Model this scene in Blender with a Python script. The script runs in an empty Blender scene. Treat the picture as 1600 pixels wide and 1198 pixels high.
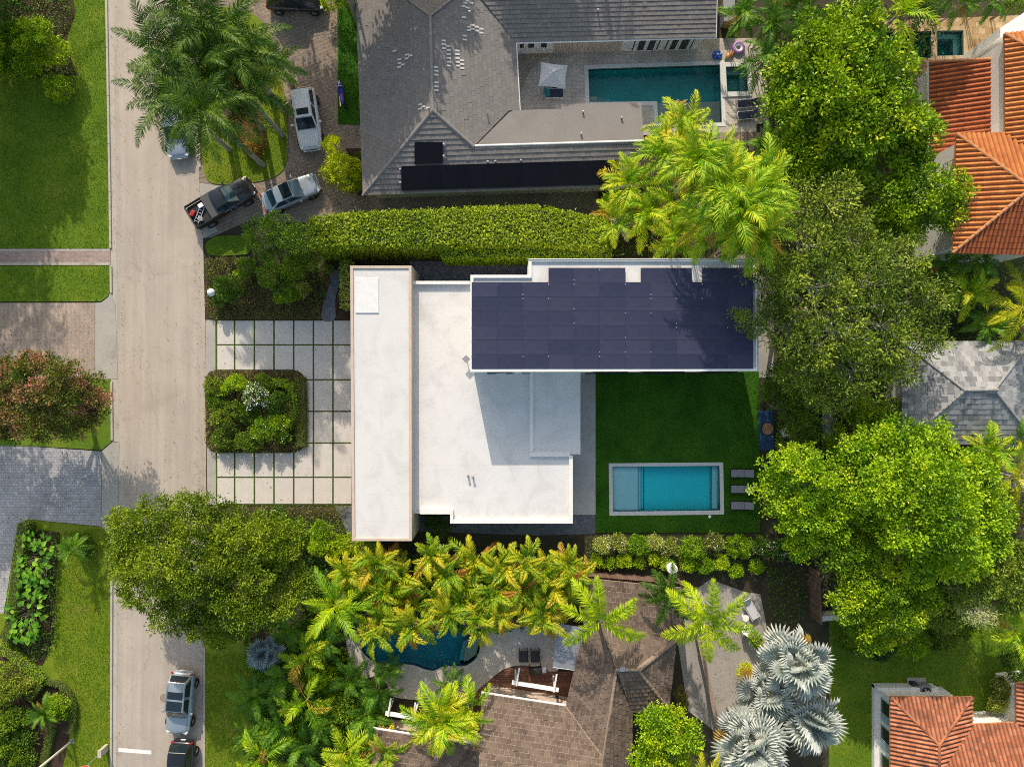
import bpy, bmesh, math, random
import numpy as np
from mathutils import Vector, Matrix, Euler, Quaternion
from mathutils.geometry import tessellate_polygon
# ------------------------------------------------------------------ camera, sky, sun, exposure
SC = bpy.context.scene
COL = SC.collection
H = 52.0                       # drone height in metres
S = 0.04875                    # metres per photograph pixel at ground level
cam_d = bpy.data.cameras.new('camera')
cam_d.sensor_width = 36.0
cam_d.lens = 24.0
cam_d.clip_end = 2000
cam = bpy.data.objects.new('camera', cam_d)
cam.location = (0, 0, H)
COL.objects.link(cam)
SC.camera = cam
SUN_EL, SUN_AZ = 29.5, -11.1   # degrees; azimuth clockwise from picture-up
world = bpy.data.worlds.new('World')
SC.world = world
world.use_nodes = True
wn = world.node_tree
sky = wn.nodes.new('ShaderNodeTexSky')
sky.sky_type = 'NISHITA'
sky.sun_disc = False
sky.sun_elevation = math.radians(SUN_EL)
sky.sun_rotation = math.radians(SUN_AZ)
sky.air_density = 1.6
sky.dust_density = 2.6
sky.ozone_density = 0.2
bg = wn.nodes['Background']
bg.inputs['Strength'].default_value = 0.15
wn.links.new(sky.outputs[0], bg.inputs['Color'])
sun_d = bpy.data.lights.new('sun', 'SUN')
sun_d.energy = 3.8
sun_d.angle = math.radians(0.5)
sun_d.color = (1.0, 0.88, 0.74)
sun = bpy.data.objects.new('sun', sun_d)
el, az = math.radians(SUN_EL), math.radians(SUN_AZ)
to_sun = Vector((math.cos(el) * math.sin(az), math.cos(el) * math.cos(az), math.sin(el)))
sun.rotation_euler = (-to_sun).to_track_quat('-Z', 'Y').to_euler()
sun.location = to_sun * 200
COL.objects.link(sun)
SC.view_settings.view_transform = 'Standard'
SC.view_settings.look = 'None'
SC.view_settings.gamma = 1.0
SC.view_settings.use_curve_mapping = False
SC.view_settings.exposure = 0.27
SC.render.engine = 'CYCLES'
SC.cycles.use_denoising = False
SC.cycles.filter_width = 1.0
SC.cycles.sample_clamp_indirect = 4.0
SC.cycles.max_bounces = 6
SC.cycles.diffuse_bounces = 3
SC.cycles.glossy_bounces = 3
SC.cycles.transmission_bounces = 4
SC.cycles.transparent_max_bounces = 6
SC.cycles.caustics_reflective = False
SC.cycles.caustics_refractive = False
# ------------------------------------------------------------------ helpers
R = random.Random(11)
NR = np.random.default_rng(5)

def g(px, py, z=0.0):
    k = S * (H - z) / H
    return Vector(((px - 800) * k, (599 - py) * k, z))

def gl(pts, z=0.0):
    return [g(p[0], p[1], z) for p in pts]

def link(o):
    COL.objects.link(o)
    return o

def tag(o, label=None, cat=None, group=None, kind=None):
    if label: o['label'] = label
    if cat: o['category'] = cat
    if group: o['group'] = group
    if kind: o['kind'] = kind
    return o

def thing(name, label, cat, loc=(0, 0, 0), rz=0.0, group=None):
    o = bpy.data.objects.new(name, None)
    o.empty_display_size = 0.3
    link(o)
    o.location = loc
    o.rotation_euler = (0, 0, rz)
    return tag(o, label, cat, group)

def mesh_obj(name, me, mat, parent=None, smooth=False):
    if mat is not None and len(me.materials) == 0: me.materials.append(mat)
    if smooth:
        me.polygons.foreach_set('use_smooth', [True] * len(me.polygons))
    o = bpy.data.objects.new(name, me)
    link(o)
    if parent is not None: o.parent = parent
    return o

def copy_tree(o, parent=None):
    c = o.copy()
    link(c)
    c.parent = parent
    for ch in list(o.children): copy_tree(ch, c)
    return c

class MB:
    """collects shapes for one mesh"""
    def __init__(s):
        s.v, s.f, s.t = [], [], []
    def add(s, vs, fs, tint=0.5):
        b = len(s.v)
        s.v.extend([tuple(p) for p in vs])
        for f in fs:
            s.f.append([i + b for i in f]); s.t.append(tint)
        return s
    def box(s, c, d, rz=0.0, taper=1.0, tint=0.5, M=None):
        hx, hy, hz = d[0] / 2, d[1] / 2, d[2] / 2
        vs = []
        for z, k in ((-hz, 1.0), (hz, taper)):
            for x, y in ((-hx, -hy), (hx, -hy), (hx, hy), (-hx, hy)):
                vs.append(Vector((x * k, y * k, z)))
        if M is None: M = Matrix.Translation(Vector(c)) @ Matrix.Rotation(rz, 4, 'Z')
        else: M = M @ Matrix.Translation(Vector(c)) @ Matrix.Rotation(rz, 4, 'Z')
        return s.add([M @ p for p in vs], [(3, 2, 1, 0), (4, 5, 6, 7), (0, 1, 5, 4), (1, 2, 6, 5), (2, 3, 7, 6), (3, 0, 4, 7)], tint)
    def prism(s, poly, z0, z1, top=True, bottom=True, tint=0.5):
        pts = [Vector((p[0], p[1], 0)) for p in poly]
        ar = sum(a.x * b.y - b.x * a.y for a, b in zip(pts, pts[1:] + pts[:1]))
        if ar < 0: pts.reverse()
        n = len(pts)
        vs = [(p.x, p.y, z0) for p in pts] + [(p.x, p.y, z1) for p in pts]
        fs = [(i, (i + 1) % n, n + (i + 1) % n, n + i) for i in range(n)]
        if top: fs.append(tuple(range(n, 2 * n)))
        if bottom: fs.append(tuple(reversed(range(n))))
        return s.add(vs, fs, tint)
    def ring(s, outer, inner, z0, z1, tint=0.5):
        """flat-topped band between two outlines with the same number of points"""
        n = len(outer)
        vs = [(p[0], p[1], z1) for p in outer] + [(p[0], p[1], z1) for p in inner] + [(p[0], p[1], z0) for p in outer] + [(p[0], p[1], z0) for p in inner]
        fs = []
        for i in range(n):
            j = (i + 1) % n
            fs += [(i, j, n + j, n + i), (2 * n + i, 2 * n + j, j, i), (n + i, n + j, 3 * n + j, 3 * n + i)]
        return s.add(vs, fs, tint)
    def tube(s, pts, rad, n=6, cap=True, tint=0.5):
        pts = [Vector(p) for p in pts]
        if not hasattr(rad, '__len__'): rad = [rad] * len(pts)
        vs, fs = [], []
        for i, p in enumerate(pts):
            d = (pts[min(i + 1, len(pts) - 1)] - pts[max(i - 1, 0)])
            if d.length < 1e-6: d = Vector((0, 0, 1))
            d.normalize()
            a = d.cross(Vector((0, 0, 1)) if abs(d.z) < 0.95 else Vector((1, 0, 0))).normalized()
            b = d.cross(a)
            for k in range(n):
                t = 2 * math.pi * k / n
                vs.append(p + (a * math.cos(t) + b * math.sin(t)) * rad[i])
        for i in range(len(pts) - 1):
            for k in range(n):
                fs.append((i * n + k, i * n + (k + 1) % n, (i + 1) * n + (k + 1) % n, (i + 1) * n + k))
        if cap:
            fs.append(tuple(reversed(range(n)))); fs.append(tuple(range((len(pts) - 1) * n, len(pts) * n)))
        return s.add(vs, fs, tint)
    def lathe(s, c, prof, n=16, tint=0.5):
        vs, fs = [], []
        for r, z in prof:
            for k in range(n):
                t = 2 * math.pi * k / n
                vs.append((c[0] + r * math.cos(t), c[1] + r * math.sin(t), c[2] + z))
        for i in range(len(prof) - 1):
            for k in range(n):
                fs.append((i * n + k, i * n + (k + 1) % n, (i + 1) * n + (k + 1) % n, (i + 1) * n + k))
        fs.append(tuple(reversed(range(n)))); fs.append(tuple(range((len(prof) - 1) * n, len(prof) * n)))
        return s.add(vs, fs, tint)
    def sheet(s, outer, z, holes=(), tint=0.5):
        loops = [[Vector((p[0], p[1], 0)) for p in outer]] + [[Vector((p[0], p[1], 0)) for p in h] for h in holes]
        flat = [p for l in loops for p in l]
        fs = []
        for a, b, c in tessellate_polygon(loops):
            A, B, C = flat[a], flat[b], flat[c]
            fs.append((a, b, c) if (B - A).cross(C - A).z > 0 else (a, c, b))
        return s.add([(p.x, p.y, z) for p in flat], fs, tint)
    def wall_loop(s, outer, z0, z1, tint=0.5):
        n = len(outer)
        vs = [(p[0], p[1], z0) for p in outer] + [(p[0], p[1], z1) for p in outer]
        return s.add(vs, [(i, (i + 1) % n, n + (i + 1) % n, n + i) for i in range(n)], tint)
    def mesh(s, name):
        me = bpy.data.meshes.new(name)
        me.from_pydata(s.v, [], s.f)
        a = me.attributes.new('tint', 'FLOAT', 'FACE')
        a.data.foreach_set('value', np.array(s.t, dtype=np.float32))
        me.update()
        return me
    def build(s, name, mat, parent=None, smooth=False, bevel=0.0):
        o = mesh_obj(name, s.mesh(name), mat, parent, smooth)
        if bevel:
            m = o.modifiers.new('bevel', 'BEVEL'); m.width = bevel; m.segments = 2; m.limit_method = 'ANGLE'
        return o

def quads_mesh(name, V, tint):
    """V: (n,4,3) array -> mesh of n quads with a per-face tint"""
    n = len(V)
    me = bpy.data.meshes.new(name)
    me.vertices.add(n * 4); me.loops.add(n * 4); me.polygons.add(n)
    me.vertices.foreach_set('co', np.ascontiguousarray(V, dtype=np.float32).ravel())
    me.loops.foreach_set('vertex_index', np.arange(n * 4, dtype=np.int32))
    me.polygons.foreach_set('loop_start', np.arange(0, n * 4, 4, dtype=np.int32))
    a = me.attributes.new('tint', 'FLOAT', 'FACE')
    a.data.foreach_set('value', np.asarray(tint, dtype=np.float32))
    me.update(calc_edges=True)
    return me

def inset(poly, d):
    """shift an outline inwards by d (positive) for any simple outline"""
    pts = [Vector((p[0], p[1])) for p in poly]
    ar = sum(a.x * b.y - b.x * a.y for a, b in zip(pts, pts[1:] + pts[:1]))
    sg = 1 if ar > 0 else -1
    out = []
    n = len(pts)
    for i in range(n):
        a, b, c = pts[i - 1], pts[i], pts[(i + 1) % n]
        e1 = (b - a).normalized(); e2 = (c - b).normalized()
        n1 = Vector((-e1.y, e1.x)) * sg; n2 = Vector((-e2.y, e2.x)) * sg
        m = n1 + n2
        k = max(0.35, 1 + n1.dot(n2))
        out.append(b + m * (d / k))
    return [(p.x, p.y) for p in out]

def rounded(poly, rad, seg=5, only=None):
    pts = [Vector((p[0], p[1])) for p in poly]
    out = []
    n = len(pts)
    for i in range(n):
        if only is not None and i not in only:
            out.append((pts[i].x, pts[i].y)); continue
        a, b, c = pts[i - 1], pts[i], pts[(i + 1) % n]
        r = min(rad, (a - b).length * .48, (c - b).length * .48)
        p, q = b + (a - b).normalized() * r, b + (c - b).normalized() * r
        for k in range(seg + 1):
            t = k / seg
            w = p * (1 - t) ** 2 + b * 2 * t * (1 - t) + q * t * t
            out.append((w.x, w.y))
    return out

def smooth_loop(pts, seg=5):
    out = []
    n = len(pts)
    P = [Vector((p[0], p[1])) for p in pts]
    for i in range(n):
        a, b, c, d = P[i - 1], P[i], P[(i + 1) % n], P[(i + 2) % n]
        for k in range(seg):
            t = k / seg
            w = 0.5 * ((2 * b) + (c - a) * t + (2 * a - 5 * b + 4 * c - d) * t * t + (3 * b - a - 3 * c + d) * t ** 3)
            out.append((w.x, w.y))
    return out

def in_poly(x, y, poly):
    """vectorised point-in-polygon"""
    inside = np.zeros(len(x), bool)
    n = len(poly)
    for i in range(n):
        x1, y1 = poly[i][0], poly[i][1]; x2, y2 = poly[(i + 1) % n][0], poly[(i + 1) % n][1]
        c = ((y1 > y) != (y2 > y)) & (x < (x2 - x1) * (y - y1) / ((y2 - y1) + 1e-12) + x1)
        inside ^= c
    return inside
# ------------------------------------------------------------------ materials
def nodes_of(name):
    m = bpy.data.materials.new(name)
    m.use_nodes = True
    nt = m.node_tree
    return m, nt, nt.nodes['Principled BSDF']

def ramp(nt, fac, cols):
    r = nt.nodes.new('ShaderNodeValToRGB')
    els = r.color_ramp.elements
    while len(els) < len(cols): els.new(0.5)
    for i, c in enumerate(cols):
        p, c = (c[0], c[1]) if len(c) == 2 else (i / (len(cols) - 1), c)
        els[i].position = p
        els[i].color = (*c, 1)
    nt.links.new(fac, r.inputs['Fac'])
    return r.outputs['Color']

def noise(nt, scale, detail=4, rough=.55, coord=None, dist=0.0):
    n = nt.nodes.new('ShaderNodeTexNoise')
    n.inputs['Scale'].default_value = scale
    n.inputs['Detail'].default_value = detail
    n.inputs['Roughness'].default_value = rough
    n.inputs['Distortion'].default_value = dist
    if coord is not None: nt.links.new(coord, n.inputs['Vector'])
    return n.outputs['Fac']

def obj_coord(nt, scale=(1, 1, 1), rot=0.0):
    tc = nt.nodes.new('ShaderNodeTexCoord')
    mp = nt.nodes.new('ShaderNodeMapping')
    mp.inputs['Scale'].default_value = scale
    mp.inputs['Rotation'].default_value = (0, 0, rot)
    nt.links.new(tc.outputs['Object'], mp.inputs['Vector'])
    return mp.outputs['Vector']

def mixc(nt, fac, a, b, mode='MIX'):
    m = nt.nodes.new('ShaderNodeMix')
    m.data_type = 'RGBA'
    m.blend_type = mode
    if isinstance(fac, (int, float)): m.inputs[0].default_value = fac
    else: nt.links.new(fac, m.inputs[0])
    for i, c in ((6, a), (7, b)):
        if isinstance(c, (tuple, list)): m.inputs[i].default_value = (*c, 1)
        else: nt.links.new(c, m.inputs[i])
    return m.outputs[2]

def math_n(nt, op, a, b=0.0, clamp=False):
    m = nt.nodes.new('ShaderNodeMath')
    m.operation = op
    m.use_clamp = clamp
    for i, x in enumerate((a, b)):
        if isinstance(x, (int, float)): m.inputs[i].default_value = x
        else: nt.links.new(x, m.inputs[i])
    return m.outputs[0]

def bump(nt, bsdf, height, strength=.3, dist=.02):
    b = nt.nodes.new('ShaderNodeBump')
    b.inputs['Strength'].default_value = strength
    b.inputs['Distance'].default_value = dist
    nt.links.new(height, b.inputs['Height'])
    nt.links.new(b.outputs[0], bsdf.inputs['Normal'])

def attr(nt, name='tint'):
    a = nt.nodes.new('ShaderNodeAttribute')
    a.attribute_name = name
    return a.outputs['Fac']

def M_plain(name, col, rough=.5, metal=0.0, spec=.5, var=.0, vscale=3.0, coat=0.0):
    m, nt, b = nodes_of(name)
    b.inputs['Roughness'].default_value = rough
    b.inputs['Metallic'].default_value = metal
    b.inputs['Specular IOR Level'].default_value = spec
    b.inputs['Coat Weight'].default_value = coat
    if var:
        f = noise(nt, vscale, 5, .6, obj_coord(nt))
        c = ramp(nt, f, [(.3, tuple(x * (1 - var) for x in col)), (.7, tuple(min(1, x * (1 + var)) for x in col))])
        nt.links.new(c, b.inputs['Base Color'])
    else:
        # a faint grain so that no surface is one flat value
        f = noise(nt, 14.0, 3, .6, obj_coord(nt))
        c = ramp(nt, f, [(.3, tuple(x * .95 for x in col)), (.7, tuple(min(1, x * 1.05) for x in col))])
        nt.links.new(c, b.inputs['Base Color'])
    return m

def M_ground(name, cols, scale=1.2, fine=40.0, bump_s=.4, rough=.9, stain=None, fine_amt=.35, stain_scale=.35):
    """mottled ground: broad patches, fine grain and optional stains"""
    m, nt, b = nodes_of(name)
    co = obj_coord(nt)
    big = noise(nt, scale, 5, .6, co, .3)
    fin = noise(nt, fine, 3, .7, co)
    c = ramp(nt, big, [(.3, cols[0]), (.5, cols[1]), (.72, cols[2])])
    c2 = ramp(nt, fin, [(.3, (1 - fine_amt,) * 3), (.7, (1 + fine_amt,) * 3)])
    c = mixc(nt, 1.0, c, c2, 'MULTIPLY')
    if stain:
        st = noise(nt, stain_scale, 6, .7, co, .6)
        f = ramp(nt, st, [(.55, (0, 0, 0)), (.75, (.75, .75, .75))])
        c = mixc(nt, f, c, stain)
    nt.links.new(c, b.inputs['Base Color'])
    b.inputs['Roughness'].default_value = rough
    b.inputs['Specular IOR Level'].default_value = .25
    bump(nt, b, fin, bump_s, .03)
    return m

def M_pavers(name, cols, mortar, w=.22, h=.11, rot=0.0, rough=.85, patch=.4):
    m, nt, b = nodes_of(name)
    co = obj_coord(nt, rot=rot)
    br = nt.nodes.new('ShaderNodeTexBrick')
    nt.links.new(co, br.inputs['Vector'])
    br.inputs['Scale'].default_value = 1.0
    br.inputs['Brick Width'].default_value = w
    br.inputs['Row Height'].default_value = h
    br.inputs['Mortar Size'].default_value = .012
    br.inputs['Mortar Smooth'].default_value = .3
    br.inputs['Bias'].default_value = 0.0
    br.inputs['Color1'].default_value = (*cols[0], 1)
    br.inputs['Color2'].default_value = (*cols[1], 1)
    br.inputs['Mortar'].default_value = (*mortar, 1)
    big = noise(nt, patch, 6, .65, co, .4)
    c2 = ramp(nt, big, [(.3, (.72, .72, .72)), (.7, (1.2, 1.18, 1.15))])
    c = mixc(nt, 1.0, br.outputs['Color'], c2, 'MULTIPLY')
    f2 = noise(nt, 25, 3, .7, co)
    c = mixc(nt, 1.0, c, ramp(nt, f2, [(.3, (.8, .8, .8)), (.7, (1.2, 1.2, 1.2))]), 'MULTIPLY')
    nt.links.new(c, b.inputs['Base Color'])
    b.inputs['Roughness'].default_value = rough
    b.inputs['Specular IOR Level'].default_value = .25
    bump(nt, b, math_n(nt, 'SUBTRACT', 1.0, br.outputs['Fac']), .5, .01)
    return m

def M_tiles(name, cols, rough=.75, stain=(.04, .04, .04), stain_amt=.5, spec=.3):
    """per-tile colour from the tint attribute with weathering"""
    m, nt, b = nodes_of(name)
    co = obj_coord(nt)
    c = ramp(nt, attr(nt), [(i / (len(cols) - 1), x) for i, x in enumerate(cols)])
    st = noise(nt, .9, 7, .7, co, .5)
    f = ramp(nt, st, [(.5, (0, 0, 0)), (.75, (stain_amt,) * 3)])
    c = mixc(nt, f, c, stain)
    fin = noise(nt, 20, 4, .7, co)
    c = mixc(nt, 1.0, c, ramp(nt, fin, [(.3, (.78,) * 3), (.7, (1.22,) * 3)]), 'MULTIPLY')
    nt.links.new(c, b.inputs['Base Color'])
    b.inputs['Roughness'].default_value = rough
    b.inputs['Specular IOR Level'].default_value = spec
    bump(nt, b, fin, .25, .01)
    return m

LEAF_K = (1.38, 1.58, .7)
def M_leaf(name, cols, trans=.3, rough=.5, obj_var=0.0, spec=.28, alt=None, alt_at=.85, K=None):
    """foliage: colour by leaf (tint), with light passing through"""
    m, nt, b = nodes_of(name)
    LEAF_K = K or globals()['LEAF_K']
    cols = [(min(.85, c[0] * LEAF_K[0]), min(.85, c[1] * LEAF_K[1]), c[2] * LEAF_K[2]) for c in cols]
    f = attr(nt)
    if obj_var:
        oi = nt.nodes.new('ShaderNodeObjectInfo')
        f = math_n(nt, 'ADD', f, math_n(nt, 'MULTIPLY', math_n(nt, 'SUBTRACT', oi.outputs['Random'], .5), obj_var), True)
    c = ramp(nt, f, [(i / (len(cols) - 1), x) for i, x in enumerate(cols)])
    if alt:
        oi2 = nt.nodes.new('ShaderNodeObjectInfo')
        ff = ramp(nt, oi2.outputs['Random'], [(alt_at, (0, 0, 0)), (min(1, alt_at + .12), (1, 1, 1))])
        c = mixc(nt, ff, c, alt)
    nt.links.new(c, b.inputs['Base Color'])
    b.inputs['Roughness'].default_value = rough
    b.inputs['Specular IOR Level'].default_value = spec
    tr = nt.nodes.new('ShaderNodeBsdfTranslucent')
    c2 = mixc(nt, 1.0, c, (1.0, 1.2, .45), 'MULTIPLY')
    nt.links.new(c2, tr.inputs['Color'])
    mx = nt.nodes.new('ShaderNodeMixShader')
    mx.inputs[0].default_value = trans
    nt.links.new(b.outputs[0], mx.inputs[1])
    nt.links.new(tr.outputs[0], mx.inputs[2])
    nt.links.new(mx.outputs[0], nt.nodes['Material Output'].inputs['Surface'])
    return m

def M_water(name, absorb, dens, rip=.25, rscale=2.5):
    """clear rippled surface over water that takes out light with depth"""
    m, nt, b = nodes_of(name)
    nt.nodes.remove(b)
    tp = nt.nodes.new('ShaderNodeBsdfTransparent')
    tp.inputs['Color'].default_value = (1, 1, 1, 1)
    gs = nt.nodes.new('ShaderNodeBsdfGlossy')
    gs.inputs['Roughness'].default_value = .04
    fr = nt.nodes.new('ShaderNodeFresnel')
    fr.inputs['IOR'].default_value = 1.33
    bm = nt.nodes.new('ShaderNodeBump')
    bm.inputs['Strength'].default_value = rip
    bm.inputs['Distance'].default_value = .05
    nt.links.new(noise(nt, rscale, 3, .5, obj_coord(nt), .5), bm.inputs['Height'])
    nt.links.new(bm.outputs[0], gs.inputs['Normal'])
    nt.links.new(bm.outputs[0], fr.inputs['Normal'])
    mx = nt.nodes.new('ShaderNodeMixShader')
    nt.links.new(fr.outputs[0], mx.inputs[0])
    nt.links.new(tp.outputs[0], mx.inputs[1])
    nt.links.new(gs.outputs[0], mx.inputs[2])
    nt.links.new(mx.outputs[0], nt.nodes['Material Output'].inputs['Surface'])
    va = nt.nodes.new('ShaderNodeVolumeAbsorption')
    va.inputs['Color'].default_value = (*absorb, 1)
    va.inputs['Density'].default_value = dens
    nt.links.new(va.outputs[0], nt.nodes['Material Output'].inputs['Volume'])
    return m

def M_roofwhite(name, col, streak=.12):
    m, nt, b = nodes_of(name)
    co = obj_coord(nt)
    a = noise(nt, .5, 6, .65, co, .8)
    c = ramp(nt, a, [(.25, tuple(x * (1 - streak) for x in col)), (.5, col), (.75, tuple(min(.9, x * 1.06) for x in col))])
    st = noise(nt, .8, 8, .75, obj_coord(nt, (3.0, .35, 1)), .3)
    f = ramp(nt, st, [(.58, (0, 0, 0)), (.8, (.45, .45, .45))])
    c = mixc(nt, f, c, (.42, .38, .33))
    br = nt.nodes.new('ShaderNodeTexBrick')
    nt.links.new(co, br.inputs['Vector'])
    br.inputs['Scale'].default_value = 1.0
    br.inputs['Brick Width'].default_value = 9.0
    br.inputs['Row Height'].default_value = 1.9
    br.inputs['Mortar Size'].default_value = .02
    br.inputs['Mortar Smooth'].default_value = .6
    c = mixc(nt, math_n(nt, 'MULTIPLY', br.outputs['Fac'], .16), c, (.45, .42, .38))
    sc = noise(nt, 1.6, 9, .8, obj_coord(nt, (1.0, 5.0, 1), .2), 1.6)
    c = mixc(nt, ramp(nt, sc, [(.64, (0, 0, 0)), (.7, (.35, .35, .35)), (.74, (0, 0, 0))]), c, (.4, .36, .31))
    sp = noise(nt, 3.5, 6, .8, co, 1.0)
    f = ramp(nt, sp, [(.66, (0, 0, 0)), (.75, (.3, .3, .3))])
    c = mixc(nt, f, c, (.3, .27, .23))
    nt.links.new(c, b.inputs['Base Color'])
    b.inputs['Roughness'].default_value = .75
    b.inputs['Specular IOR Level'].default_value = .3
    bump(nt, b, noise(nt, 12, 4, .6, co), .12, .01)
    return m

def M_panel(name, cell, line, cw, ch):
    """photovoltaic glass: dark cells, thin lines"""
    m, nt, b = nodes_of(name)
    co = obj_coord(nt)
    br = nt.nodes.new('ShaderNodeTexBrick')
    br.offset = 0.0
    nt.links.new(co, br.inputs['Vector'])
    br.inputs['Scale'].default_value = 1.0
    br.inputs['Brick Width'].default_value = cw
    br.inputs['Row Height'].default_value = ch
    br.inputs['Mortar Size'].default_value = .006
    br.inputs['Color1'].default_value = (*cell, 1)
    br.inputs['Color2'].default_value = (*[x * 1.15 for x in cell], 1)
    br.inputs['Mortar'].default_value = (*line, 1)
    oi = nt.nodes.new('ShaderNodeObjectInfo')
    k = ramp(nt, oi.outputs['Random'], [(0, (.82, .85, .9)), (1, (1.18, 1.12, 1.08))])
    c = mixc(nt, 1.0, br.outputs['Color'], k, 'MULTIPLY')
    nt.links.new(c, b.inputs['Base Color'])
    b.inputs['Roughness'].default_value = .22
    b.inputs['Specular IOR Level'].default_value = .16
    return m

def M_wood(name, cols, rough=.7, axis=0, fscale=6.0):
    m, nt, b = nodes_of(name)
    sc = [1.0, 1.0, 1.0]
    for i in range(3):
        if i != axis: sc[i] = 12.0
    n = noise(nt, fscale / 4, 5, .6, obj_coord(nt, tuple(sc)), .4)
    big = math_n(nt, 'ADD', math_n(nt, 'MULTIPLY', n, .6), math_n(nt, 'MULTIPLY', attr(nt), .4))
    c = ramp(nt, big, [(.25, cols[0]), (.75, cols[1])])
    nt.links.new(c, b.inputs['Base Color'])
    b.inputs['Roughness'].default_value = rough
    bump(nt, b, n, .2, .01)
    return m

def M_road(name):
    m, nt, b = nodes_of(name)
    co = obj_coord(nt)
    big = noise(nt, .3, 6, .65, co, .4)
    c = ramp(nt, big, [(.3, (.385, .335, .285)), (.5, (.435, .38, .322)), (.72, (.475, .415, .35))])
    lane = noise(nt, .9, 5, .6, obj_coord(nt, (1.6, .06, 1)), .2)
    c = mixc(nt, 1.0, c, ramp(nt, lane, [(.3, (.86, .86, .87)), (.7, (1.1, 1.1, 1.09))]), 'MULTIPLY')
    sp = noise(nt, 34, 3, .75, co)
    c = mixc(nt, 1.0, c, ramp(nt, sp, [(.3, (.80, .80, .80)), (.7, (1.2, 1.2, 1.2))]), 'MULTIPLY')
    st = noise(nt, .55, 8, .75, co, 1.2)
    c = mixc(nt, ramp(nt, st, [(.6, (0, 0, 0)), (.72, (.45, .45, .45))]), c, (.27, .225, .185))
    vo = nt.nodes.new('ShaderNodeTexVoronoi')
    vo.feature = 'DISTANCE_TO_EDGE'
    vo.inputs['Scale'].default_value = .11
    w = nt.nodes.new('ShaderNodeVectorMath'); w.operation = 'ADD'
    nz = nt.nodes.new('ShaderNodeTexNoise'); nz.inputs['Scale'].default_value = .9; nz.inputs['Detail'].default_value = 6
    nt.links.new(co, nz.inputs['Vector'])
    nt.links.new(co, w.inputs[0]); nt.links.new(nz.outputs['Color'], w.inputs[1])
    nt.links.new(w.outputs[0], vo.inputs['Vector'])
    cr = ramp(nt, vo.outputs['Distance'], [(0.0, (.26, .26, .26)), (.004, (0, 0, 0))])
    c = mixc(nt, cr, c, (.17, .14, .115))
    dots = noise(nt, 5.0, 2, .5, co)
    c = mixc(nt, ramp(nt, dots, [(.74, (0, 0, 0)), (.78, (.5, .5, .5))]), c, (.2, .165, .13))
    nt.links.new(c, b.inputs['Base Color'])
    b.inputs['Roughness'].default_value = .9
    b.inputs['Specular IOR Level'].default_value = .25
    bump(nt, b, sp, .25, .02)
    return m
# ------------------------------------------------------------------ material set
mt = {}
mt['soil'] = M_ground('soil', [(.045, .036, .024), (.065, .056, .034), (.04, .052, .02)], .8, 22, .7)
mt['mulch'] = M_ground('mulch', [(.035, .022, .014), (.06, .036, .022), (.085, .055, .035)], 1.5, 18, .9)
mt['red_mulch'] = M_ground('red_mulch', [(.13, .04, .02), (.2, .07, .035), (.16, .05, .03)], 1.5, 18, .9)
mt['road'] = M_road('road_asphalt')
mt['gutter'] = M_ground('gutter_concrete', [(.40, .36, .30), (.46, .42, .36), (.5, .46, .4)], .5, 25, .3, stain=(.16, .13, .1), fine_amt=.15, stain_scale=.5)
mt['apron'] = M_ground('apron_concrete', [(.34, .32, .29), (.39, .37, .33), (.42, .4, .36)], .6, 25, .3, stain=(.25, .23, .2), fine_amt=.15)
mt['lawn'] = M_ground('lawn_turf', [(.085, .16, .009), (.12, .21, .012), (.19, .25, .018)], .5, 28, 1.0, fine_amt=.45)
mt['lawn_dry'] = M_ground('sunny_turf', [(.11, .19, .008), (.16, .23, .011), (.23, .26, .022)], .7, 28, 1.0, fine_amt=.4, stain=(.24, .22, .05), stain_scale=.5)
mt['lawn_deep'] = M_ground('deep_turf', [(.027, .095, .004), (.042, .135, .005), (.062, .17, .008)], .55, 26, .9, fine_amt=.45)
mt['brick_walk'] = M_pavers('walk_brick', [(.33, .23, .2), (.42, .33, .3)], (.27, .24, .21), .2, .1)
mt['pav_pink'] = M_pavers('pink_paver', [(.37, .29, .24), (.45, .37, .31)], (.3, .26, .22), .2, .1, math.pi / 2)
mt['pav_grey'] = M_pavers('grey_paver', [(.36, .36, .37), (.46, .46, .47)], (.22, .22, .23), .3, .2)
mt['pav_brown'] = M_pavers('brown_paver', [(.26, .2, .155), (.38, .31, .25)], (.17, .14, .11), .2, .1, math.radians(8))
mt['travertine'] = M_pavers('travertine', [(.5, .45, .39), (.56, .51, .45)], (.4, .36, .31), .6, .3, math.radians(1.6), patch=.6)
mt['travertine_dark'] = M_pavers('travertine_dark', [(.36, .30, .23), (.42, .36, .28)], (.3, .25, .2), .3, .3, math.radians(1.6))
mt['gold_stone'] = M_pavers('golden_stone', [(.36, .24, .12), (.52, .40, .24)], (.26, .19, .11), .5, .45, patch=1.5)
mt['terrace'] = M_ground('terrace_stone', [(.45, .42, .39), (.52, .49, .455), (.56, .53, .5)], 1.2, 14, .15, fine_amt=.12)
mt['slab'] = M_ground('drive_slab', [(.54, .505, .46), (.58, .545, .495), (.62, .58, .53)], .9, 22, .2, fine_amt=.1, stain=(.46, .42, .37), stain_scale=.6)
mt['joint'] = M_ground('joint_turf', [(.045, .08, .012), (.06, .1, .015), (.09, .12, .02)], 2, 40, .9)
mt['gravel'] = M_ground('slate_gravel', [(.10, .11, .13), (.15, .16, .185), (.2, .21, .24)], 3, 26, .9, fine_amt=.5)
mt['pool_deck'] = M_ground('cream_pool_deck', [(.50, .455, .39), (.56, .51, .44), (.6, .55, .48)], .7, 18, .2, fine_amt=.1, stain=(.38, .32, .25))
mt['grey_conc'] = M_ground('grey_concrete', [(.30, .275, .25), (.35, .325, .295), (.4, .37, .335)], .5, 22, .3, fine_amt=.14, stain=(.2, .18, .16), stain_scale=.35)
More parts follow.
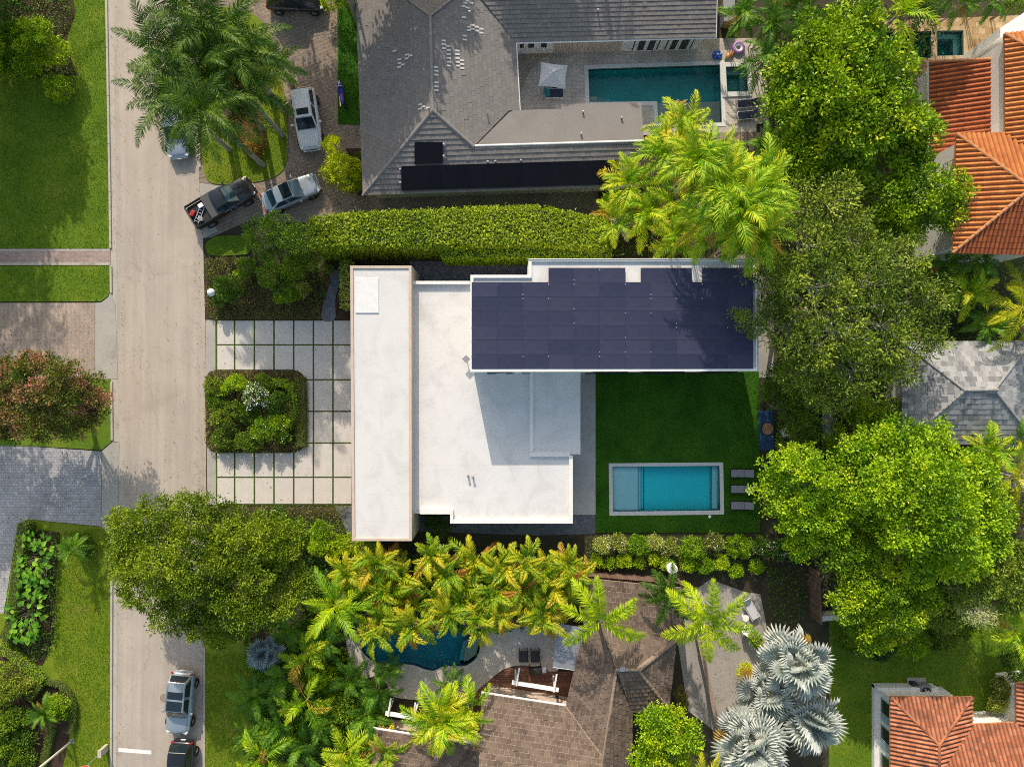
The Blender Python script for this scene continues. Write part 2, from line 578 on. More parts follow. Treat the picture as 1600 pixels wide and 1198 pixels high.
mt['paint_white'] = M_plain('road_paint', (.78, .78, .76), .7, var=.1, vscale=8)
mt['white_wall'] = M_plain('white_stucco', (.76, .75, .72), .8, var=.05, vscale=2)
mt['cream_stone'] = M_plain('cream_cladding', (.54, .44, .36), .75, var=.08, vscale=2)
mt['roof_white'] = M_roofwhite('white_roof_coating', (.665, .655, .64), .18)
mt['roof_front'] = M_roofwhite('front_roof_coating', (.635, .625, .61), .16)
mt['hatch_white'] = M_plain('roof_hatch_white', (.72, .72, .71), .6, var=.06, vscale=2)
mt['bright_white'] = M_plain('bright_white', (.82, .82, .81), .6)
mt['coping'] = M_plain('pool_coping', (.66, .65, .62), .7, var=.06, vscale=5)
mt['flat_grey'] = M_ground('grey_membrane', [(.165, .157, .15), (.18, .171, .164), (.195, .186, .178)], .5, 16, .15, fine_amt=.08)
mt['metal_grey'] = M_plain('grey_metal_sheet', (.30, .31, .33), .45, .3, var=.06)
mt['tile_grey'] = M_tiles('grey_roof_tile', [(.18, .167, .156), (.20, .186, .174), (.218, .203, .19)], .8, (.14, .128, .12), .25)
mt['tile_white'] = M_plain('pale_replacement_tile', (.62, .6, .57), .8)
mt['cap_grey'] = M_plain('grey_ridge_cap', (.25, .235, .22), .8, var=.12, vscale=6)
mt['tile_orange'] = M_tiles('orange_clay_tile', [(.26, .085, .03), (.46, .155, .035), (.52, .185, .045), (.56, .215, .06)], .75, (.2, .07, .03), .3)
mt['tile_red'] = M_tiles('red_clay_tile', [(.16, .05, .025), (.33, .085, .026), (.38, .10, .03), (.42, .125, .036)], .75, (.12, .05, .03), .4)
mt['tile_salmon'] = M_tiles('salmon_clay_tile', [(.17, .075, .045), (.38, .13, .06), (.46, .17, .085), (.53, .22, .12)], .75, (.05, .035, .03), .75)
mt['tile_brown'] = M_tiles('brown_shake_tile', [(.125, .094, .072), (.162, .122, .094), (.205, .157, .122)], .85, (.05, .038, .03), .8)  # base and stain darkened: weathering plus palm shade painted into the colour
mt['tile_slate'] = M_tiles('grey_slate', [(.17, .175, .18), (.31, .315, .315), (.41, .41, .405)], .7, (.2, .19, .18), .3)
mt['cap_clay'] = M_plain('clay_ridge_cap', (.50, .22, .09), .8, var=.2, vscale=5)
mt['cap_brown'] = M_plain('brown_ridge_cap', (.30, .22, .165), .85, var=.2, vscale=5)
mt['cap_slate'] = M_plain('slate_ridge_cap', (.30, .30, .295), .8, var=.2, vscale=5)
mt['pv_blue'] = M_panel('solar_glass_blue', (.038, .043, .080), (.046, .051, .090), .56, .25)
mt['pv_black'] = M_panel('solar_glass_black', (.008, .008, .012), (.014, .014, .02), .25, .4)
mt['pv_frame'] = M_plain('panel_frame_navy', (.030, .032, .055), .4)
mt['frame_dark'] = M_plain('dark_frame', (.02, .02, .024), .45, .5)
mt['alu'] = M_plain('aluminium', (.6, .6, .6), .35, .8)
mt['glass_dark'] = M_plain('dark_window_glass', (.02, .025, .03), .08, spec=.8)
mt['glass_car'] = M_plain('car_glass', (.012, .022, .03), .05, spec=.9)
mt['glass_teal'] = M_plain('tinted_car_glass', (.02, .06, .09), .06, spec=.9)
mt['rubber'] = M_plain('black_rubber', (.018, .018, .018), .8)
mt['car_white'] = M_plain('white_car_paint', (.72, .73, .74), .25, coat=.6)
mt['car_silver'] = M_plain('silver_car_paint', (.42, .44, .47), .28, .35, coat=.6)
mt['car_silver2'] = M_plain('blue_silver_car_paint', (.36, .42, .46), .28, .35, coat=.6)
mt['car_black'] = M_plain('black_car_paint', (.012, .013, .016), .2, coat=.8)
mt['car_grey'] = M_plain('charcoal_tonneau', (.07, .07, .075), .6)
mt['car_blue'] = M_plain('pale_blue_car_paint', (.33, .39, .46), .25, .3, coat=.6)
mt['chrome'] = M_plain('chrome', (.75, .75, .75), .15, 1.0)
mt['lamp_clear'] = M_plain('headlamp_lens', (.75, .78, .8), .1)
mt['lamp_red'] = M_plain('tail_lamp_lens', (.4, .01, .01), .2)
mt['pool_blue'] = M_plain('pale_blue_plaster', (.26, .96, .98), .6, var=.03, vscale=.8)
mt['pool_shelf'] = M_plain('pool_shelf_plaster', (.86, .93, .92), .6, var=.04, vscale=3)
mt['pool_green'] = M_plain('green_pool_plaster', (.42, .66, .58), .6, var=.12, vscale=.8)
mt['pool_tan'] = M_plain('tan_pool_shelf', (.46, .43, .34), .6, var=.06, vscale=3)
mt['pool_deep'] = M_plain('deep_blue_plaster', (.30, .58, .64), .6, var=.15, vscale=.8)
mt['pool_dark'] = M_plain('dark_teal_plaster', (.07, .17, .15), .6, var=.1)
mt['water_blue'] = M_water('clear_blue_water', (.02, .975, .996), 1.0, .3, 2.2)
mt['water_green'] = M_water('green_water', (.10, .86, .84), 1.0, .35, 2.6)
mt['water_spa'] = M_water('spa_water', (.25, .9, .86), .55, .2, 2.5)
mt['tile_band'] = M_plain('dark_waterline_tile', (.03, .09, .16), .3)
mt['water_deep'] = M_water('deep_teal_water', (.05, .80, .86), 1.0, .35, 2.2)
mt['deck_wood'] = M_wood('red_brown_deck', [(.12, .05, .03), (.23, .11, .065)], .7, 0)
mt['deck_tan'] = M_wood('tan_deck', [(.23, .17, .12), (.34, .26, .19)], .75, 1)
mt['fence_wood'] = M_wood('brown_fence_wood', [(.11, .065, .045), (.2, .125, .09)], .8, 0)
mt['bark'] = M_wood('grey_bark', [(.15, .12, .095), (.30, .26, .21)], .9, 2)
mt['bark_pale'] = M_wood('pale_bark', [(.30, .27, .23), (.48, .44, .38)], .9, 2)
mt['palm_bark'] = M_wood('palm_trunk_bark', [(.26, .22, .18), (.42, .38, .32)], .9, 2)
mt['fabric_grey'] = M_plain('grey_sling_fabric', (.25, .25, .29), .8)
mt['fabric_pale'] = M_plain('pale_canvas', (.55, .55, .56), .8)
mt['fabric_navy'] = M_plain('navy_fabric', (.025, .035, .065), .75)
mt['fabric_teal'] = M_plain('teal_fabric', (.03, .22, .26), .75)
mt['fabric_black'] = M_plain('charcoal_fabric', (.035, .037, .045), .75)
mt['blue_mat'] = M_plain('blue_mat', (.025, .075, .17), .8, var=.25, vscale=4)
mt['terracotta'] = M_plain('round_tabletop_wood', (.38, .19, .09), .6, var=.1)
mt['red_paint'] = M_plain('red_sign_paint', (.5, .035, .03), .5)
mt['pole_white'] = M_plain('pole_paint', (.66, .63, .55), .55, var=.08)
mt['boat'] = M_plain('grey_boat_hull', (.22, .25, .28), .5, var=.1)
mt['violet'] = M_plain('violet_vinyl', (.38, .2, .5), .35)
mt['blue_vinyl'] = M_plain('blue_vinyl', (.02, .1, .5), .3)
mt['orange_vinyl'] = M_plain('orange_vinyl', (.62, .28, .1), .4)
mt['green_vinyl'] = M_plain('green_vinyl', (.1, .35, .1), .4)
mt['moto_blue'] = M_plain('metallic_blue_paint', (.015, .03, .32), .22, .2, coat=.7)
mt['moto_purple'] = M_plain('purple_decal', (.22, .05, .4), .3)
mt['shade_metal'] = M_plain('bluish_window_frame', (.28, .42, .50), .5)
# foliage (base reflectances; the leaf tint runs dark to pale)
L = {}
L['lime'] = M_leaf('lime_leaves', [(.055, .13, .008), (.15, .24, .010), (.28, .36, .012), (.42, .42, .025)], .16)
L['lime2'] = M_leaf('yellow_green_leaves', [(.06, .13, .006), (.155, .25, .010), (.275, .36, .012), (.43, .43, .03)], .16)
L['bright'] = M_leaf('bright_green_leaves', [(.045, .10, .008), (.12, .20, .010), (.23, .30, .012), (.40, .40, .02)], .16)
L['olive'] = M_leaf('olive_leaves', [(.035, .06, .012), (.098, .138, .022), (.175, .215, .035), (.29, .30, .07)], .16)
L['green'] = M_leaf('mid_green_leaves', [(.03, .065, .010), (.07, .125, .014), (.13, .19, .018), (.24, .27, .03)], .16)
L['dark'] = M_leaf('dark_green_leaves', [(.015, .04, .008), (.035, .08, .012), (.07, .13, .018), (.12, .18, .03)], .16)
L['dome'] = M_leaf('dome_tree_leaves', [(.03, .055, .008), (.085, .125, .012), (.17, .21, .016), (.28, .29, .03)], .16)
L['hedge'] = M_leaf('glossy_hedge_leaves', [(.05, .09, .008), (.14, .19, .012), (.25, .28, .015), (.42, .38, .04)], .22, .5, spec=.3)
L['clip'] = M_leaf('clipped_hedge_leaves', [(.05, .08, .012), (.10, .145, .018), (.15, .19, .022), (.2, .22, .03)], .2)
L['ground'] = M_leaf('ground_cover_leaves', [(.035, .045, .014), (.075, .085, .022), (.13, .135, .035), (.2, .18, .07)], .2)
L['bronze'] = M_leaf('bronze_ground_leaves', [(.045, .045, .016), (.09, .09, .025), (.14, .135, .035), (.22, .17, .07)], .2)
L['pink'] = M_leaf('bougainvillea_leaves', [(.05, .09, .012), (.12, .155, .02), (.22, .155, .06), (.42, .17, .15)], .22, K=(1.25, 1.3, 1.0))
L['yellow'] = M_leaf('yellow_leaves', [(.22, .22, .008), (.42, .38, .010), (.58, .50, .015), (.70, .58, .03)], .25, K=(1.22, 1.5, .5))
L['variegated'] = M_leaf('variegated_leaves', [(.07, .09, .02), (.2, .2, .05), (.36, .34, .13), (.48, .44, .26)], .25)
L['white_flower'] = M_plain('white_petals', (.86, .85, .74), .7)
L['dry'] = M_leaf('dry_twig_leaves', [(.10, .085, .065), (.22, .19, .16), (.36, .32, .28), (.46, .42, .38)], .1)
L['brown'] = M_leaf('brown_leaves', [(.10, .055, .02), (.2, .11, .04), (.3, .17, .06), (.38, .25, .1)], .25)
L['royal'] = M_leaf('royal_palm_fronds', [(.010, .032, .006), (.026, .064, .008), (.055, .105, .012), (.13, .18, .03)], .18, obj_var=.45)
L['gold'] = M_leaf('golden_palm_fronds', [(.035, .10, .008), (.10, .18, .010), (.24, .27, .014), (.50, .35, .03)], .28, obj_var=.6, alt=(.44, .17, .03), alt_at=.9)
L['areca'] = M_leaf('areca_palm_fronds', [(.05, .14, .008), (.14, .24, .010), (.29, .35, .014), (.50, .42, .03)], .28, obj_var=.6, alt=(.46, .24, .03), alt_at=.93)
L['queen'] = M_leaf('queen_palm_fronds', [(.10, .18, .008), (.22, .29, .010), (.36, .39, .014), (.50, .45, .03)], .3, obj_var=.35)
L['coconut'] = M_leaf('coconut_palm_fronds', [(.12, .17, .010), (.26, .27, .012), (.44, .38, .018), (.56, .42, .03)], .3, obj_var=.5)
L['silver'] = M_leaf('silver_fan_leaves', [(.20, .26, .25), (.36, .42, .41), (.52, .56, .54), (.66, .67, .62)], .2, .5, obj_var=.35, K=(1, 1, 1))
L['bluefan'] = M_leaf('blue_fan_leaves', [(.12, .18, .22), (.22, .30, .36), (.34, .43, .49), (.46, .55, .6)], .2, .5, obj_var=.3, K=(1, 1, 1))
L['fern'] = M_leaf('dark_palm_fronds', [(.02, .06, .010), (.045, .11, .014), (.085, .17, .02), (.16, .23, .03)], .25, obj_var=.5)
L['bigleaf'] = M_leaf('broad_glossy_leaves', [(.05, .14, .012), (.10, .23, .018), (.17, .32, .03), (.28, .40, .05)], .3, .3, obj_var=.8, spec=.6)
L['grass'] = M_leaf('grass_blades', [(.06, .11, .008), (.10, .16, .010), (.15, .2, .014), (.22, .24, .03)], .3)
L['grass_deep'] = M_leaf('deep_grass_blades', [(.02, .07, .004), (.03, .095, .005), (.04, .115, .006), (.055, .13, .01)], .25)
# ------------------------------------------------------------------ foliage builders
def unit(a):
    return a / (np.linalg.norm(a, axis=-1, keepdims=True) + 1e-9)

def leaf_quads(P, axis, nrm, ln, wd, fold=.12):
    """P (n,3) leaf bases, axis direction of leaf, nrm leaf normal -> (n,4,3)"""
    axis = unit(axis)
    side = unit(np.cross(nrm, axis))
    nn = np.cross(axis, side)
    ln = np.asarray(ln)[:, None]; wd = np.asarray(wd)[:, None]
    b = P
    m = P + axis * ln * .5 + nn * ln * fold
    t = P + axis * ln - nn * ln * fold * .5
    return np.stack([b, m + side * wd * .5, t, m - side * wd * .5], 1)

def leaf_cloud(centers, rad, per, ln, wd, up=.6, out=None, tvar=.2, squash=.8, rng=NR, tint0=None):
    """clumps of leaves round each centre"""
    n = len(centers)
    rad = np.broadcast_to(rad, (n,))
    d = unit(rng.normal(size=(n, per, 3)) + np.array([0, 0, up]))
    rr = rng.random((n, per, 1)) ** .4
    pos = centers[:, None] + d * rr * rad[:, None, None] * np.array([1, 1, squash])
    o = out[:, None] if out is not None else 0
    ax = d + rng.normal(size=d.shape) * .45 + o * .4
    nr = d * .4 + np.array([0, 0, .9]) + rng.normal(size=d.shape) * .45
    l = ln * (.65 + .7 * rng.random((n, per)))
    w = wd * (.7 + .6 * rng.random((n, per)))
    ct = (rng.normal(size=(n, 1)) * tvar + .5) if tint0 is None else tint0[:, None]
    ti = np.clip(ct + rng.normal(size=(n, per)) * .14, 0.02, .98)
    return leaf_quads(pos.reshape(-1, 3), ax.reshape(-1, 3), nr.reshape(-1, 3), l.ravel(), w.ravel()), ti.ravel()

DENS, PER, FINE = 1.65, 1.5, .72
def crown(lobes, clump, per, ln, wd, dens=1.3, up=.6, tvar=.2, low=-.35, hole=0.0, squash=.8, rng=NR, rough=.16, billow=True):
    """lobes: (x,y,z,rx,rz). Returns quads, tints, clump centres"""
    # break every large lobe into billows of different size
    src = lobes
    lobes = []
    for (x, y, z, r, rz) in src:
        if r < 1.1 or not billow:
            lobes.append((x, y, z, r, rz)); continue
        lobes.append((x, y, z - r * .14, r * .68, rz * .68))
        m = int(9 + 2.8 * r)
        ph = rng.random() * 6.28
        for k in range(m):
            if rng.random() < .1: continue
            zz = .95 - 1.1 * (k + .5) / m
            a = ph + k * 2.39996 + rng.normal() * .25
            q = math.sqrt(max(0, 1 - zz * zz))
            s = r * rng.uniform(.22, .40)
            d = r * rng.uniform(.60, .86)
            lobes.append((x + math.cos(a) * q * d, y + math.sin(a) * q * d, z + zz * rz * (d / r) + rng.normal() * .12, s, s * .8))
    Cs, Os, Ts = [], [], []
    LB = np.array(lobes)
    for i, (x, y, z, r, rz) in enumerate(lobes):
        n = max(4, int(dens * DENS * 2.2 * (r / clump) ** 2))
        d = unit(rng.normal(size=(n * 3, 3)))
        d = d[d[:, 2] > low][:n]
        k = 1 - rough * 2 * rng.random((len(d), 1)) ** 1.5
        # lumps: a low-frequency push and pull of the outline
        ph = rng.random(6) * 6.28
        lump = 1 + .10 * np.sin(3 * np.arctan2(d[:, 1], d[:, 0]) + ph[0]) + .07 * np.sin(5 * np.arctan2(d[:, 1], d[:, 0]) + ph[1]) + .06 * np.sin(6 * d[:, 2] + ph[2])
        p = np.array([x, y, z]) + d * k * lump[:, None] * np.array([r, r, rz])
        keep = np.ones(len(p), bool)
        for j, (a, b, c, s, sz) in enumerate(lobes):
            if j != i and (a - x) ** 2 + (b - y) ** 2 < (s + r * 1.3) ** 2:
                q = (p - np.array([a, b, c])) / np.array([s, s, sz])
                keep &= (np.sum(q * q, 1) > .62)
        if hole: keep &= rng.random(len(p)) > hole
        keep &= p[:, 2] > .12
        Cs.append(p[keep]); Os.append(d[keep]); Ts.append(np.full(int(keep.sum()), .5 + rng.normal() * tvar * .9))
    Cc, Oo = np.concatenate(Cs), np.concatenate(Os)
    T0 = np.concatenate(Ts) + rng.normal(size=len(Cc)) * tvar * .7
    rad = clump * (.6 + .8 * rng.random(len(Cc)))
    per = int(per * PER)
    # leaves finer than asked for, and more of them
    V, t = leaf_cloud(Cc, rad, int(per * 1.5), ln * FINE, wd * FINE, up, Oo, tvar, squash, rng, T0)
    return V, t, Cc

def plobes(lob, zc_default=None, rz=.75):
    """lobes in photograph pixels (px, py, radius px, centre height[, rz factor]) -> world"""
    out = []
    for l in lob:
        p = g(l[0], l[1], l[3])
        k = S * (H - l[3]) / H
        r = l[2] * k
        out.append((p.x, p.y, l[3], r, r * (l[4] if len(l) > 4 else rz)))
    return out

def limbs_mesh(base, lobes, Cc, r0, n_twig=0, rng=NR, zfork=.45):
    m = MB()
    LB = np.array(lobes)
    top = Vector((float(np.average(LB[:, 0])), float(np.average(LB[:, 1])), float(np.average(LB[:, 2]))))
    fork = Vector(base).lerp(top, zfork)
    fork.z = max(.5, top.z * zfork)
    mid = Vector(base).lerp(fork, .5) + Vector((R.uniform(-.1, .1), R.uniform(-.1, .1), 0))
    m.tube([base, mid, fork], [r0 * 1.35, r0, r0 * .85], 8)
    for l in lobes:
        e = Vector((l[0], l[1], l[2] + l[4] * .3))
        c = fork.lerp(e, .5) + Vector((R.uniform(-.3, .3), R.uniform(-.3, .3), R.uniform(.1, .5)))
        m.tube([fork, c, e], [r0 * .5, r0 * .3, r0 * .1], 6)
    if n_twig and len(Cc):
        idx = rng.choice(len(Cc), min(n_twig, len(Cc)), replace=False)
        for i in idx:
            e = Vector(Cc[i])
            d = ((LB[:, :3] - Cc[i]) ** 2).sum(1)
            l = lobes[int(d.argmin())]
            s = Vector((l[0], l[1], l[2]))
            e2 = s.lerp(e, 1.05)
            c = s.lerp(e, .5) + Vector((R.uniform(-.25, .25), R.uniform(-.25, .25), R.uniform(0, .3)))
            m.tube([s, c, e2], [r0 * .075, r0 * .05, r0 * .025], 4, cap=False)
    return m

def tree(name, label, cat, lob, leaf, clump=.45, per=16, ln=.28, wd=.14, base=None, trunk=.18, bark='bark', group=None, dens=1.3, up=.6, tvar=.2, low=-.35, hole=0., twig=0, rz=.75, flowers=None, squash=.8):
    lobes = plobes(lob, rz=rz)
    V, t, Cc = crown(lobes, clump, per, ln, wd, dens, up, tvar, low, hole, squash)
    if base is None:
        LB = np.array(lobes)
        base = Vector((float(LB[:, 0].mean()), float(LB[:, 1].mean()), 0))
    else:
        base = g(base[0], base[1], 0)
    th = thing(name, label, cat, base, 0, group)
    off = np.array(base)
    mesh_obj('crown', quads_mesh('crown', V - off, t), L[leaf], th)
    tr = limbs_mesh(Vector((0, 0, 0)), [(l[0] - base.x, l[1] - base.y, l[2], l[3], l[4]) for l in lobes], Cc - off, trunk, twig)
    tr.build('trunk', mt[bark], th, smooth=True)
    if flowers:
        fl_flowers(th, Cc - off, *flowers)
    return th

def fl_flowers(parent, Cc, mat, frac, size, per=6, lift=.25):
    rng = NR
    k = Cc[rng.random(len(Cc)) < frac] + np.array([0, 0, lift])
    if not len(k): return
    V, t = leaf_cloud(k, .22, per, size, size * .7, 1.2, None, .2, .5, rng)
    mesh_obj('blossom', quads_mesh('blossom', V, t), mt[mat] if mat in mt else L[mat], parent)

def shrub(name, label, lob, leaf, clump=.22, per=14, ln=.16, wd=.09, group=None, dens=1.4, tvar=.18, up=.7, cat='shrub', flowers=None, rz=.9, low=-.2, rough=.18):
    lobes = plobes(lob, rz=rz)
    V, t, Cc = crown(lobes, clump, per, ln, wd, dens, up, tvar, low, rough=rough)
    LB = np.array(lobes)
    base = Vector((float(LB[:, 0].mean()), float(LB[:, 1].mean()), 0))
    th = thing(name, label, cat, base, 0, group)
    off = np.array(base)
    mesh_obj('foliage', quads_mesh('foliage', V - off, t), L[leaf], th)
    st = MB()
    for l in lobes:
        for k in range(3):
            e = Vector((l[0] - base.x + R.uniform(-.5, .5) * l[3], l[1] - base.y + R.uniform(-.5, .5) * l[3], l[2]))
            st.tube([(e.x * .3, e.y * .3, 0), e * .7, e], [.04, .03, .015], 5, cap=False)
    st.build('stem', mt['bark'], th)
    if flowers: fl_flowers(th, Cc - off, *flowers)
    return th

def hedge(name, label, path, width, height, leaf, per_m2=170, ln=.13, wd=.075, z0=0.05, group=None, cat='hedge', ragged=.06, tvar=.16, widths=None, up=.8):
    """path in photograph pixels at the hedge's top; width in metres"""
    pts = [g(p[0], p[1], height) for p in path]
    ws = widths or [width] * len(pts)
    seg = []
    rng = NR
    Vs, ts = [], []
    core = MB()
    left, right = [], []
    for i, p in enumerate(pts):
        d = (pts[min(i + 1, len(pts) - 1)] - pts[max(i - 1, 0)]); d.z = 0; d.normalize()
        nn = Vector((-d.y, d.x, 0))
        left.append(p + nn * ws[i] / 2); right.append(p - nn * ws[i] / 2)
    sx = [p.x for p in pts]; sy = [p.y for p in pts]
    base = Vector((sum(sx) / len(sx), sum(sy) / len(sy), 0))
    off = np.array(base)
    for i in range(len(pts) - 1):
        a, b = pts[i], pts[i + 1]
        Ln = (b - a).length; d = (b - a).normalized(); nn = np.array((-d.y, d.x, 0)); dd = np.array(d)
        w = (ws[i] + ws[i + 1]) / 2
        def ww(t): return ws[i] + (ws[i + 1] - ws[i]) * t
        # top
        n = max(6, int(per_m2 * Ln * w))
        t = rng.random(n); s = rng.random(n) - .5
        wob = .5 * np.sin(t * Ln * 1.7 + i) + .5 * np.sin(t * Ln * .6 + 2 * i)
        P = np.array(a) + (t * Ln)[:, None] * dd + (s * ww(t) * (1 + .05 * wob))[:, None] * nn
        P[:, 2] = height - .10 * (np.abs(s) * 2) ** 4 + rng.normal(size=n) * ragged + ragged * 1.2 * wob - .05
        N = np.array([0, 0, 1]) + rng.normal(size=(n, 3)) * .45
        A = rng.normal(size=(n, 3)) * np.array([1, 1, .5]) + np.array([0, 0, .3])
        Vs.append(leaf_quads(P, A, N, ln * (.6 + .8 * rng.random(n)), wd * (.7 + .6 * rng.random(n))))
        ts.append(np.clip(.5 + .12 * wob + rng.normal(size=n) * tvar, .02, .98))
        for sd in (-1, 1):
            n = max(6, int(per_m2 * .8 * Ln * height))
            t = rng.random(n); z = z0 + (height - z0) * rng.random(n)
            P = np.array(a) + (t * Ln)[:, None] * dd + (sd * .5 * ww(t) + rng.normal(size=n) * ragged)[:, None] * nn
            P[:, 2] = z - .05
            N = nn * sd + np.array([0, 0, .5]) + rng.normal(size=(n, 3)) * .4
            A = rng.normal(size=(n, 3)) + nn * sd * .5
            Vs.append(leaf_quads(P, A, N, ln * (.6 + .8 * rng.random(n)), wd * (.7 + .6 * rng.random(n))))
            ts.append(np.clip(.5 + rng.normal(size=n) * tvar, .02, .98))
    for e, sgn in ((0, -1), (-1, 1)):
        a = pts[e]; d = (pts[1] - pts[0]) if e == 0 else (pts[-1] - pts[-2]); d.normalize()
        w = ws[e]; n = max(8, int(per_m2 * w * height))
        nn = np.array((-d.y, d.x, 0)); dd = np.array(d) * sgn
        P = np.array(a) + ((rng.random(n) - .5) * w)[:, None] * nn + (rng.normal(size=n) * ragged)[:, None] * dd
        P[:, 2] = z0 + (height - z0) * rng.random(n) - .05
        Vs.append(leaf_quads(P, rng.normal(size=(n, 3)) + dd * .5, dd + np.array([0, 0, .5]) + rng.normal(size=(n, 3)) * .4, ln * (.6 + .8 * rng.random(n)), wd * np.ones(n)))
        ts.append(np.clip(.5 + rng.normal(size=n) * tvar, .02, .98))
    V = np.concatenate(Vs); t = np.concatenate(ts)
    th = thing(name, label, cat, base, 0, group)
    mesh_obj('foliage', quads_mesh('foliage', V - off, t), L[leaf], th)
    # solid dark core added to keep light and sight from passing through
    n = len(pts)
    k = .86
    inn = lambda p, q: p.lerp(q, k)
    vs = []
    for i in range(n):
        l, r = pts[i].lerp(left[i], k), pts[i].lerp(right[i], k)
        for q in (l, r):
            vs.append((q.x - base.x, q.y - base.y, z0)); vs.append((q.x - base.x, q.y - base.y, height - .16))
    fs = []
    for i in range(n - 1):
        o = i * 4; p = o + 4
        fs += [(o, p, p + 1, o + 1), (o + 2, o + 3, p + 3, p + 2), (o + 1, p + 1, p + 3, o + 3)]
    fs += [(0, 1, 3, 2), (4 * n - 4, 4 * n - 2, 4 * n - 1, 4 * n - 3)]
    core.add(vs, fs).build('dark_core', mt['hedge_core'], th)
    return th

def bed(name, poly_px, leaf, per_m2=60, h=.35, ln=.14, wd=.08, z0=.08, tvar=.2, label=None, clumpy=.6, cat=None):
    """a mass of low planting nobody could count"""
    poly = [(p.x, p.y) for p in gl(poly_px, h * .6)]
    xs = [p[0] for p in poly]; ys = [p[1] for p in poly]
    A = (max(xs) - min(xs)) * (max(ys) - min(ys))
    rng = NR
    n = int(per_m2 * A)
    x = rng.uniform(min(xs), max(xs), n); y = rng.uniform(min(ys), max(ys), n)
    k = in_poly(x, y, poly)
    x, y = x[k], y[k]
    n = len(x)
    ph = rng.random(8) * 6.28
    bumpy = (np.sin(x * 3.1 + ph[0]) * np.sin(y * 2.7 + ph[1]) + np.sin(x * 5.3 + y * 2.1 + ph[2]) * .6 + np.sin(y * 6.1 - x * 3.3 + ph[3]) * .5) / 2.1
    z = z0 + h * (.45 + .55 * rng.random(n)) * (1 + clumpy * .6 * bumpy)
    P = np.stack([x, y, z], 1)
    Aax = rng.normal(size=(n, 3)) * np.array([1, 1, .6]) + np.array([0, 0, .25])
    N = np.array([0, 0, 1.]) + rng.normal(size=(n, 3)) * .5
    V = leaf_quads(P, Aax, N, ln * (.6 + .8 * rng.random(n)), wd * (.7 + .6 * rng.random(n)))
    t = np.clip(.5 + .22 * bumpy + rng.normal(size=n) * tvar, .02, .98)
    o = mesh_obj(name, quads_mesh(name, V, t), L[leaf])
    return tag(o, label, cat, None, 'stuff')

def grass(name, poly_px, leaf, per_m2, z=.1, h=.07, holes=(), label='short mown grass'):
    poly = [(p.x, p.y) for p in gl(poly_px, z)]
    xs = [p[0] for p in poly]; ys = [p[1] for p in poly]
    rng = NR
    n = int(per_m2 * (max(xs) - min(xs)) * (max(ys) - min(ys)))
    x = rng.uniform(min(xs), max(xs), n); y = rng.uniform(min(ys), max(ys), n)
    k = in_poly(x, y, poly)
    for hl in holes:
        k &= ~in_poly(x, y, [(p.x, p.y) for p in gl(hl, z)])
    x, y = x[k], y[k]; n = len(x)
    P = np.stack([x, y, np.full(n, z - .01)], 1)
    A = rng.normal(size=(n, 3)) * np.array([.6, .6, 0]) + np.array([0, 0, .8])
    N = rng.normal(size=(n, 3)) * np.array([1, 1, .2])
    ph = rng.random(4) * 6.28
    pat = .5 * np.sin(x * .8 + ph[0]) * np.sin(y * .7 + ph[1]) + .5 * np.sin(x * 2.3 + y * 1.1 + ph[2])
    V = leaf_quads(P, A, N, h * (.6 + .9 * rng.random(n)), .035 * (.7 + .6 * rng.random(n)), 0.05)
    o = mesh_obj(name, quads_mesh(name, V, np.clip(.5 + .15 * pat + rng.normal(size=n) * .2, .02, .98)), L[leaf])
    return tag(o, label, None, None, 'stuff')

mt['hedge_core'] = M_plain('hedge_core_dark', (.05, .07, .015), .9, var=.3, vscale=6)

